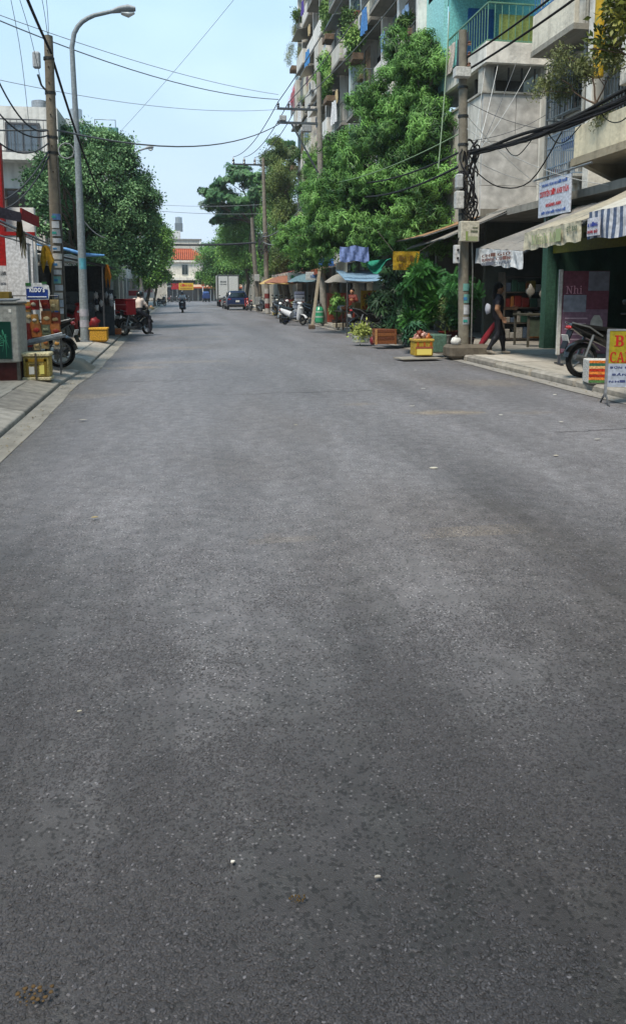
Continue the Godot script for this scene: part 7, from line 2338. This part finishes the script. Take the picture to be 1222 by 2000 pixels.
	for q in [[6.1, 30.6, "c9bfa8", "pale carton on the pavement edge before the woman in red"], [6.5, 30.9, "4a3a30", "flat dark tray on the pavement edge left of the pale carton"]]:
		solo("carton", nb(q[2]).bb(V(q[0] - 0.2, 0.13, q[1] - 0.2), V(q[0] + 0.25, 0.28, q[1] + 0.2), 0.01), "matte", q[3], "carton")

# parasols, stall tables and stacked goods between the near pole and the banded pole
func more_stalls() -> void:
	var ps := [[6.5, 30.6, 2.35, 1.0, "8f8a80", "faded grey parasol over the low red table"], [6.0, 36.6, 2.45, 1.2, "5f7a84", "dull blue parasol behind the white scooter"], [5.8, 44.5, 2.5, 1.3, "8a5a44", "rust parasol between the scooters and the banded pole"], [5.9, 49.6, 2.5, 1.2, "b59a62", "tan parasol just before the banded pole"]]
	for q in ps:
		var o := thing("parasol", q[5], "parasol", V(q[0], 0.13, q[1]))
		part("pole", nb("8d8f90").tube([V(q[0], 0.13, q[1]), V(q[0] + 0.03, q[2] + 0.1, q[1])], 0.02, 7), "metal", o)
		var b := nb(q[4])
		var rows := []
		for i in 4:
			var line := []
			for j in 17:
				var a := TAU * j / 16.0
				var t := i / 3.0
				line.append(V(q[0] + 0.03 + cos(a) * q[3] * t, q[2] - 0.42 * t * t - 0.04 * t * absf(sin(a * 4.0)), q[1] + sin(a) * q[3] * t))
			rows.append(line)
		part("canopy", b.sheet(rows, 0.008), "tarp", o)
	var tb := [[6.2, 28.9, "stall table heaped with green and brown goods left of the rice sign"], [6.3, 38.4, "stall table with boxes behind the white scooter"], [6.2, 42.6, "stall table with pale boxes beyond the scooters"], [6.2, 46.6, "stall table with red and yellow goods before the banded pole"]]
	rng.seed = 91
	for q in tb:
		var o := thing("stall_table", q[2], "table", V(q[0], 0.13, q[1]))
		part("top", nb("6f5f4c").bb(V(q[0] - 0.45, 0.78, q[1] - 0.7), V(q[0] + 0.45, 0.83, q[1] + 0.7), 0.008), "worn", o)
		for c in [[-0.4, -0.65], [0.36, -0.65], [-0.4, 0.6], [0.36, 0.6]]:
			part("leg", nb("5a4d40").bb(V(q[0] + c[0], 0.13, q[1] + c[1]), V(q[0] + c[0] + 0.05, 0.78, q[1] + c[1] + 0.05)), "worn", o)
		var w := ["front left", "front right", "middle left", "middle right", "back left", "back right"]
		for k in 6:
			var cx: float = q[0] - 0.2 + 0.4 * (k % 2)
			var cz: float = q[1] - 0.45 + 0.42 * int(k / 2.0)
			var h := rng.randf_range(0.12, 0.34)
			var hx: String = ["7f6a3c", "8a3a2e", "b5ad98", "50683c", "9a7a3a", "6a7078", "a5603a"][rng.randi() % 7]
			if rng.randf() < 0.5:
				solo("goods_box", nb(hx).box(V(cx, 0.83 + h * 0.5, cz), Vector3(0.32, h, 0.34), 0.015, Basis(Vector3.UP, rng.randf_range(-0.2, 0.2))), "worn", "goods box, %s on the %s" % [w[k], q[2].get_slice(" with", 0).get_slice(" heaped", 0) + (", " + q[2].get_slice(" ", q[2].get_slice_count(" ") - 1))], "box", "goods on the right stall tables")
			else:
				solo("goods_heap", nb(hx).blob(V(cx, 0.83 + h * 0.35, cz), Vector3(0.18, h * 0.45, 0.18), 8, 0.3, k * 1.9), "worn", "heap of goods, %s on the %s" % [w[k], q[2].get_slice(" with", 0).get_slice(" heaped", 0) + (", " + q[2].get_slice(" ", q[2].get_slice_count(" ") - 1))], "goods", "goods on the right stall tables")
	# stacked trays and baskets on the pavement
	var st := [[5.9, 40.6, "9aa6b8", 5, "stack of pale blue trays beyond the scooters"], [5.6, 47.4, "a8922f", 3, "stack of yellow trays near the banded pole"]]
	for q in st:
		var o := thing("tray_stack", q[4], "tray stack", V(q[0], 0.13, q[1]))
		for k in int(q[3]):
			part("tray", nb(q[2]).box(V(q[0] + rng.randf_range(-0.02, 0.02), 0.13 + 0.09 + k * 0.185, q[1]), Vector3(0.42, 0.17, 0.55), 0.02, Basis(Vector3.UP, rng.randf_range(-0.1, 0.1))), "worn", o)
	# small goods under the left awning
	var lg := [[-3.3, 25.9, 0.5, 0.45, "8f7a4a", "brown carton on the floor under the left black awning"], [-3.75, 25.9, 0.45, 0.6, "b5b0a4", "pale carton standing left of the brown one"], [-3.0, 24.9, 0.4, 0.35, "4a5a78", "blue-grey box right behind the lamp post"], [-3.3, 25.9, 0.4, 0.8, "6a3a30", "rust box stacked on the brown carton"], [-4.1, 25.4, 0.5, 0.5, "5f6a50", "olive box at the back of the left stall"]]
	for k in lg.size():
		var q = lg[k]
		var y0 := 0.58 if k == 3 else 0.13
		solo("goods_box", nb(q[4]).bb(V(q[0] - q[2] * 0.5, y0, q[1] - 0.2), V(q[0] + q[2] * 0.5, y0 + q[3] - (0.45 if k == 3 else 0.0), q[1] + 0.2), 0.015), "worn", q[5], "box")

# ------------------------------------------------------------------ vehicles and people
func traffic() -> void:
	var m := make_moto("black motorbike parked behind the striped carton, tail to the road", "17181b")
	m.position = V(6.95, 0.13, 11.6)
	m.rotation.y = 0.06
	var d := dup(m, V(-1.7, 0.03, 27.6), deg_to_rad(54), "black delivery motorbike with red box at the left kerb", "")
	dup(m, V(-2.75, 0.13, 27.6), deg_to_rad(80), "motorbike mostly hidden under a draped teal raincoat")
	dup(m, V(-2.88, 0.13, 14.8), deg_to_rad(168), "dark motorbike wedged behind the yellow foam box and tray table")
	dup(m, V(6.0, 0.13, 24.2), deg_to_rad(20), "dark motorbike behind the pots under the rice sign")
	dup(m, V(4.75, 0.03, 38.4), deg_to_rad(-100), "black motorbike left of and behind the white scooter")
	dup(m, V(6.1, 0.13, 37.2), deg_to_rad(-70), "dark motorbike right of the white scooter behind the leaning post")
	var rm := dup(m, V(5.15, 0.05, 63.0), deg_to_rad(100), "red motorbike parked between dark blue car and pole")
	recolor(rm, "fairing", "gloss", "9c2420")
	dup(m, V(-2.5, 0.03, 88), deg_to_rad(60), "dark motorbike by the left kerb far down the street")
	var fs := ["first", "second", "third", "fourth", "fifth"]
	for k in 5:
		var q := dup(m, V(-3.2 + k * 0.85, 0.0, 126 + (k % 2)), deg_to_rad(-75 + 10 * k), "motorbike in the row before the far yellow shop sign, %s from the left" % fs[k], "motorbikes before the far shop")
		if k % 2 == 1:
			recolor(q, "fairing", "gloss", "6b2a2a")
	dup(m, V(4.6, 0.0, 104), deg_to_rad(95), "motorbike parked at the far right kerb beyond the truck")
	var row := [[5.35, 41.5, -85, "first motorbike beyond the scooters at the right kerb"], [5.6, 43.2, -95, "second motorbike beyond the scooters at the right kerb"], [5.5, 45.4, -75, "third motorbike beyond the scooters, nose out to the street"], [5.75, 48.3, -100, "motorbike just short of the banded pole"], [5.6, 55.4, -80, "motorbike between the banded pole and the bare pole"]]
	for k in row.size():
		var rq := dup(m, V(row[k][0], 0.13, row[k][1]), deg_to_rad(row[k][2]), row[k][3], "motorbikes along the right kerb")
		recolor(rq, "fairing", "gloss", ["5a1f20", "2a2c2f", "7a7d82", "1e2a24", "36383c"][k])
	var s := make_scooter("white and grey scooter parked aslant at the right kerb", "c3c6cc")
	s.position = V(4.95, 0.03, 35.3)
	s.rotation.y = deg_to_rad(-55)
	var rs := dup(s, V(-3.45, 0.13, 25.6), deg_to_rad(-65), "red scooter parked under the black awning on the left")
	recolor(rs, "fairing", "gloss", "a3141c")
	recolor(rs, "fender", "gloss", "a3141c")
	var bs := dup(s, V(-0.15, 0.02, 59.4), deg_to_rad(-93), "dark blue scooter ridden towards the camera in mid street")
	recolor(bs, "fairing", "gloss", "1d2436")
	recolor(bs, "fender", "gloss", "1d2436")
	var gs := dup(s, V(3.55, 0.02, 72), deg_to_rad(95), "grey scooter parked behind the white truck")
	recolor(gs, "fairing", "gloss", "6f7276")
	# delivery box and draped raincoat
	var bx := thing("delivery_box", "red insulated delivery box on the black motorbike's rack", "delivery box", V(-2.0, 0.85, 27.2))
	var rb := Basis(Vector3.UP, deg_to_rad(54))
	part("box", nb("b01822").box(V(-2.0, 1.0, 27.25), Vector3(0.5, 0.5, 0.52), 0.025, rb), "plastic", bx)
	part("lid", nb("97141d").box(V(-2.0, 1.27, 27.25), Vector3(0.52, 0.05, 0.54), 0.015, rb), "plastic", bx)
	for k in 2:
		part("reflective_strip", nb("c9767a").box(V(-2.0, 0.88 + 0.22 * k, 27.25) + rb * Vector3(-0.253, 0, 0), Vector3(0.006, 0.025, 0.5), 0.0, rb), "plain", bx)
	var rr := []
	for i in 9:
		var line := []
		for j in 9:
			var u := j / 8.0
			var t := i / 8.0
			line.append(V(-2.72 + 0.5 * (u - 0.5) * (0.75 + 0.35 * t) + 0.1, 1.2 - 0.92 * t + 0.03 * sin(u * 9.0), 26.85 - 0.06 * sin(u * 14.0 + t * 2.0) - 0.1 * t))
		rr.append(line)
	solo("raincoat", nb("2f8f83").sheet(rr, 0.012), "tarp", "teal raincoat draped over the motorbike left of the red box", "raincoat")
	solo("seat_cloth", nb("7a2a32").blob(V(-2.85, 1.12, 27.2), Vector3(0.25, 0.12, 0.25), 8, 0.12, 2.0), "cloth", "dark red and pale cloth bundle on the draped motorbike's seat", "cloth")
	# cars
	var c := make_car("dark blue tall car parked at the right kerb, seen from behind", "172a4c")
	c.position = V(4.55, 0.0, 69.7)
	c.rotation.y = deg_to_rad(90)
	var wc := dup(c, V(-4.1, 0.13, 31.5), deg_to_rad(-40), "white car parked under the trees on the left pavement")
	for k in ["body", "roof", "mirror"]:
		recolor(wc, k, "gloss", "c9cdd2")
	# box truck
	var t := thing("box_truck", "white box truck parked in front of the dark blue car", "truck", V(4.55, 0, 82))
	part("cargo_box", nb("c3c6c4").bb(V(3.45, 0.85, 82.0), V(5.7, 3.35, 86.5), 0.03), "paint", t)
	part("door_frame", nb("7d827f").bb(V(3.42, 0.8, 81.94), V(5.73, 3.38, 81.995), 0.02), "metal", t)
	for xx in [3.56, 4.62]:
		part("door", nb("d5d8d8").bb(V(xx, 0.92, 81.88), V(xx + 0.98, 3.2, 81.935), 0.02), "paint", t)
	text(t, "MB 848", V(4.05, 2.65, 81.87), FACE_CAM, 0.6, 0.18, "2a3038")
	text(t, "GIAO HÀNG", V(4.05, 2.4, 81.87), FACE_CAM, 0.7, 0.14, "2a3038")
	part("cab", nb("b9bcbe").bb(V(3.6, 0.6, 86.7), V(5.6, 2.5, 88.6), 0.15), "gloss", t)
	part("chassis", nb("2d2f31").bb(V(3.6, 0.5, 82.1), V(5.5, 0.84, 88)), "metal", t)
	for q in [[3.75, 83.2], [5.4, 83.2], [3.75, 87.6], [5.4, 87.6]]:
		part("wheel", nb("1c1c1d").cyl(V(q[0] - 0.15, 0.4, q[1]), V(q[0] + 0.15, 0.4, q[1]), 0.4, -1.0, 18), "rubber", t)
	for xx in [3.6, 5.3]:
		part("tail_light", nb("8a1a16").bb(V(xx, 0.62, 81.97), V(xx + 0.25, 0.76, 82.05)), "glass", t)
	# blue three-wheeler
	var w := thing("cargo_tricycle", "small dark blue cargo vehicle at the far crossing", "cargo tricycle", V(3.45, 0, 126))
	part("bed", nb("243f78").bb(V(2.85, 0.6, 125.2), V(4.05, 1.25, 127), 0.04), "paint", w)
	part("cab", nb("2c4a86").bb(V(2.95, 0.6, 127.05), V(3.95, 1.75, 128), 0.12), "paint", w)
	part("load", nb("35538a").blob(V(3.45, 1.4, 126.1), Vector3(0.55, 0.3, 0.8), 8, 0.08, 1.0), "cloth", w)
	for xx in [2.9, 3.85]:
		part("wheel", nb("1c1c1d").cyl(V(xx, 0.3, 125.9), V(xx + 0.15, 0.3, 125.9), 0.3, -1.0, 16), "rubber", w)
	part("wheel", nb("1c1c1d").cyl(V(3.38, 0.3, 127.7), V(3.52, 0.3, 127.7), 0.3, -1.0, 16), "rubber", w)

func people() -> void:
	var skin := "b98a6a"
	# the person walking past the open shop, seen from the side, arm held out
	var j := stand(1.56)
	j.el = j.sl + Vector3(0.03, -0.24, 0.1)
	j.wl = j.el + Vector3(-0.03, 0.0, 0.24)
	j.thl = Vector3(0, 1, 0.2)
	j.er = j.sr + Vector3(-0.05, -0.25, -0.06)
	j.wr = j.er + Vector3(0.02, -0.18, 0.12)
	j.kl = Vector3(0.1, 0.46, 0.14)
	j.al = Vector3(0.1, 0.1, 0.18)
	j.tl = Vector3(0.11, 0.04, 0.32)
	j.kr = Vector3(-0.1, 0.46, 0.0)
	j.ar = Vector3(-0.1, 0.13, -0.2)
	j.tr = Vector3(-0.11, 0.045, -0.08)
	person("person in dark clothes walking past the open shop with one arm held out", V(6.86, 0.13, 16.3), deg_to_rad(80), j, {"skin": "8f6c54", "shirt": "191c26", "pants": "121419", "shoes": "8f8a80", "hair": "0f0e0f", "sleeve": "8f6c54"}, "long")
	solo("white_shoulder_bag", nb("a8acb8").blob(V(6.6, 1.15, 16.22), Vector3(0.06, 0.12, 0.1), 7, 0.1, 1.0), "cloth", "pale bag on the dark-clothed walker's shoulder", "bag")
	# woman in a red patterned suit
	var w := stand(1.52)
	w.el = w.sl + Vector3(0.1, -0.2, 0.06)
	w.wl = w.el + Vector3(-0.12, 0.03, 0.18)
	w.thl = Vector3(0, 1, 0)
	w.chest += Vector3(0, 0, 0.03)
	person("woman in a loose dark red suit standing at the stalls on the right", V(7.2, 0.13, 33.0), deg_to_rad(-35), w, {"skin": "b98a6a", "shirt": "64281f", "pants": "5c221c", "shoes": "a89a90", "hair": "17130f", "sleeve": "64281f", "loose": true, "long": true}, "bun")
	# delivery rider, seen from behind on the bike
	var r := ride(0.72, 0.42)
	r.pel += Vector3(0, 0, 0.25); r.chest += Vector3(0, 0, 0.22); r.neck += Vector3(0, 0, 0.22); r.head += Vector3(0, -0.02, 0.22)
	for k in ["sl", "sr", "hl", "hr", "el", "er"]:
		r[k] += Vector3(0, 0, 0.2)
	r.kr = Vector3(-0.2, 0.62, 0.5)
	r.ar = Vector3(-0.28, 0.12, 0.42)
	r.tr = Vector3(-0.29, 0.05, 0.58)
	person("delivery rider in dark clothes and black helmet on the motorbike with red box", V(-1.7, 0.03, 27.6), deg_to_rad(54 + 90), r, {"skin": skin, "shirt": "c2b6ae", "pants": "22252b", "shoes": "2a2a2c", "hair": "14161a", "sleeve": "b9a79a"}, "helmet")
	# rider coming up the street
	var q := ride(0.76, 0.4)
	person("rider in a white jacket and dark helmet coming up the street", V(-0.15, 0.02, 59.4), deg_to_rad(-3), q, {"skin": skin, "shirt": "cdd3da", "pants": "23283a", "shoes": "2a2a2c", "hair": "1c2434", "sleeve": "c9cfd6"}, "helmet")

# ------------------------------------------------------------------ the far end of the street
func far_end() -> void:
	var h := thing("tiled_house", "cream corner house with orange tiled roof closing the street", "house", V(4, 0, 146))
	part("wall", nb("cfcabd").bb(V(-3.2, 0, 141), V(11.2, 6.9, 152)), "wall", h)
	part("cornice", nb("d8d4ca").bb(V(-3.4, 6.9, 140.6), V(11.4, 7.25, 152.2)), "wall", h)
	part("ledge", nb("d5d2c8").bb(V(-3.3, 3.75, 139.9), V(11.3, 4.2, 141)), "wall", h)
	var rf := part("roof", nb("a8553a").slab([Vector2(-3.6, 0.0), Vector2(5.2, 0.0), Vector2(1.4, 2.6), Vector2(-3.6, 2.6)], 0.06, V(0, 7.3, 141.8), Basis(Vector3.RIGHT, -0.75)), "concrete", h)
	var tl := nb("c86a45")
	for k in 24:
		tl.tube([V(-3.5 + k * 0.36, 7.36, 140.8), V(-3.5 + k * 0.36 - (0.0 if k < 14 else (k - 13) * 0.02), 9.2 if k < 16 else 9.2 - (k - 15) * 0.2, 142.5 if k < 16 else 142.5 - (k - 15) * 0.19)], [0.13, 0.13], 6)
	var tm := part("roof_tiles", tl, "concrete", rf)
	tm.set_meta("kind", "stuff")
	part("ridge", nb("b9583a").bb(V(-3.6, 9.15, 142.4), V(1.6, 9.4, 142.8)), "concrete", h)
	for q in [[0.2, 5.6, 1.0], [4.4, 5.5, 1.3], [6.2, 5.5, 1.3], [8.4, 5.5, 1.2]]:
		window(h, V(q[0], q[1], 140.95), q[2], 1.7, Vector3(1, 0, 0), Vector3(0, 0, 1), "8f9494", "1b2226", 2)
	part("loggia", nb("55534e").bb(V(3.4, 4.5, 140.93), V(7.6, 6.6, 140.98)), "matte", h)
	for k in 5:
		part("shopfront", nb(["2f3338", "3f3a36", "2a3036"][k % 3]).bb(V(-3.0 + k * 2.8, 0.1, 140.9), V(-0.5 + k * 2.8, 2.5, 140.98)), "glass", h)
		part("pier", nb("c9c4b8").bb(V(-0.48 + k * 2.8, 0.1, 140.85), V(-0.2 + k * 2.8, 3.7, 140.99)), "wall", h)
	part("dark_band", nb("3c4046").bb(V(-3.1, 2.9, 140.86), V(11, 3.7, 140.92)), "matte", h)
	var fa := thing("shop_awning", "orange-striped flat canopy along the far corner shop", "awning", V(4.5, 2.4, 139))
	part("canopy", nb("c2a58e").slab([Vector2(-5.5, -0.04), Vector2(6.5, -0.04), Vector2(6.5, 0.04), Vector2(-5.5, 0.04)], 2.2, V(4.0, 2.75, 139.4), Basis(Vector3.RIGHT, 0.2)), "tarp", fa)
	part("edge", nb("b5572f").bb(V(-1.4, 2.3, 138.28), V(10.4, 2.55, 138.33)), "tarp", fa)
	for xx in [-1.2, 4.6, 10.2]:
		part("post", nb("cfd2d2").tube([V(xx, 0, 138.4), V(xx, 2.5, 138.4)], 0.06, 6), "metal", fa)
	var ys := thing("yellow_shop_sign", "yellow shop sign with red end on the far corner house", "sign", V(0.8, 1.9, 136))
	part("board", nb("d8b02f").bb(V(-0.9, 2.0, 135.9), V(1.6, 3.2, 136.0)), "paint", ys)
	part("red_end", nb("b02a2c").bb(V(-2.2, 2.1, 135.9), V(-0.92, 3.1, 136.0)), "paint", ys)
	text(ys, "CƠM GÀ", V(0.35, 2.8, 135.88), FACE_CAM, 2.0, 0.42, "b0281c")
	text(ys, "QUÁN NGON", V(0.35, 2.25, 135.88), FACE_CAM, 2.0, 0.3, "7a3a14")
	for xx in [-2.0, 1.4]:
		part("post", nb("8f9294").tube([V(xx, 0, 136.05), V(xx, 3.0, 136.05)], 0.06, 6), "metal", ys)
	var sp := thing("striped_post", "red and white barrier post before the far corner house", "post", V(3.05, 0, 130))
	part("post", nb("d8d5d0").tube([V(3.05, 0, 130), V(3.05, 3.1, 130)], 0.09, 8), "paint", sp)
	part("cap", nb("a8452f").bb(V(2.85, 2.6, 129.9), V(3.25, 3.4, 130.1)), "paint", sp)
	var b1 := thing("grey_building", "grey block with a grid of windows behind the tiled house", "building", V(9, 0, 180))
	part("wall", nb("a9adb0").bb(V(2.5, 0, 176), V(24, 11.2, 190)), "wall", b1)
	for k in 7:
		for r in 3:
			part("window", nb("4a5258").bb(V(3.2 + k * 1.9, 6.0 + r * 1.7, 175.9), V(4.6 + k * 1.9, 7.3 + r * 1.7, 175.98)), "glass", b1)
	var b2 := thing("concrete_building", "plain grey concrete building with white edge above the tiled roof", "building", V(-1, 0, 165))
	part("wall", nb("b5b0a6").bb(V(-8, 0, 160), V(3.2, 12.0, 172)), "wall", b2)
	part("white_edge", nb("d8d8d4").bb(V(3.22, 0, 159.9), V(3.6, 12.2, 160.4)), "wall", b2)
	part("roof_line", nb("7c7a75").bb(V(-8.2, 12.0, 159.8), V(3.7, 12.3, 172)), "wall", b2)
	part("roof_hut", nb("c5c6c4").bb(V(-5, 12.3, 162), V(-0.5, 14.0, 168)), "wall", b2)
	var tw := part("tank_stand", nb("8f9698").bb(V(-1.6, 14.0, 162.5), V(0.0, 15.6, 164)), "metal", b2)
	part("tank", nb("b4bcc0").lathe([Vector2(0, 0), Vector2(0.7, 0), Vector2(0.7, 1.2), Vector2(0, 1.4)], 12, V(-0.8, 15.6, 163.2)), "metal", tw)
	var b3 := thing("white_building", "white distant building right of the window-grid block", "building", V(22, 0, 205))
	part("wall", nb("cdd0d2").bb(V(2, 0, 200), V(26, 13.6, 212)), "wall", b3)
	part("roof_rail", nb("8f9496").bb(V(2, 13.7, 200), V(26, 14.0, 200.2)), "metal", b3)
	for k in 5:
		part("window", nb("5a6268").bb(V(4.0 + k * 2.6, 11.0, 199.9), V(5.5 + k * 2.6, 12.6, 199.98)), "glass", b3)
	for s in [[-60, -14, 11.0, "b9b5ab", "long pale row of houses left of the street's end"], [14, 60, 10.0, "b0ada5", "long grey row of houses right of the street's end"]]:
		var e := thing("house_row", s[4], "building", V((s[0] + s[1]) * 0.5, 0, 150))
		part("wall", nb(s[3]).bb(V(s[0], 0, 146), V(s[1], s[2], 160)), "wall", e)
		for k in 8:
			part("window", nb("454c52").bb(V(s[0] + 2.5 + k * 5.5, 5.5, 145.9), V(s[0] + 4.5 + k * 5.5, 7.2, 145.98)), "glass", e)
	# tower house over the left trees
	var t := thing("green_tower", "pale house with green glazed roof deck and water tanks above the left trees", "building", V(-9, 0, 82))
	part("wall", nb("c6ccca").bb(V(-12.4, 0, 80), V(-6.2, 16.4, 90)), "wall", t)
	part("green_screen", nb("6fa39a").bb(V(-12.2, 16.4, 80.1), V(-6.0, 17.5, 80.2)), "paint", t)
	for k in 12:
		part("screen_post", nb("52807a").bb(V(-12.2 + k * 0.55, 16.4, 80.02), V(-12.14 + k * 0.55, 17.55, 80.08)), "metal", t)
	part("roof_hut", nb("b8bfc0").bb(V(-11.8, 16.5, 83), V(-9.6, 18.8, 87)), "wall", t)
	part("water_tank", nb("c9ced0").lathe([Vector2(0, 0), Vector2(0.6, 0), Vector2(0.6, 1.1), Vector2(0, 1.3)], 12, V(-10.4, 18.8, 84)), "metal", t)
	part("roof_frame", nb("8f989a").tube([V(-8.4, 16.4, 82), V(-8.4, 18.6, 82), V(-6.4, 18.6, 82), V(-6.4, 16.4, 82)], 0.05, 6), "metal", t)
	part("solar_panel", nb("9fb0b8").slab([Vector2(-0.9, 0), Vector2(0.9, 0), Vector2(0.9, 1.3), Vector2(-0.9, 1.3)], 0.06, V(-6.2, 15.2, 79), Basis(Vector3.RIGHT, -0.7)), "metal", t)
	# buildings on the right beyond the long block
	var e2 := thing("house_row", "row of low houses behind the trees on the far right side", "building", V(12, 0, 90))
	part("wall", nb("9c978c").bb(V(8.6, 0, 62), V(16, 6.2, 117)), "wall", e2)
	for k in 8:
		window(e2, V(8.56, 4.6, 65.5 + k * 6.4), 1.6, 1.4, Vector3(0, 0, 1), Vector3(-1, 0, 0), "77797a", "1b2024", 2)

func _ready() -> void:
	setup()
	ground()
	near_block()
	far_block()
	far_end()
	left_side()
	right_shops()
	stalls_beyond()
	poles()
	cables()
	trees()
	kerb_goods()
	more_stalls()
	traffic()
	people()
	litter()
	gutter_litter()
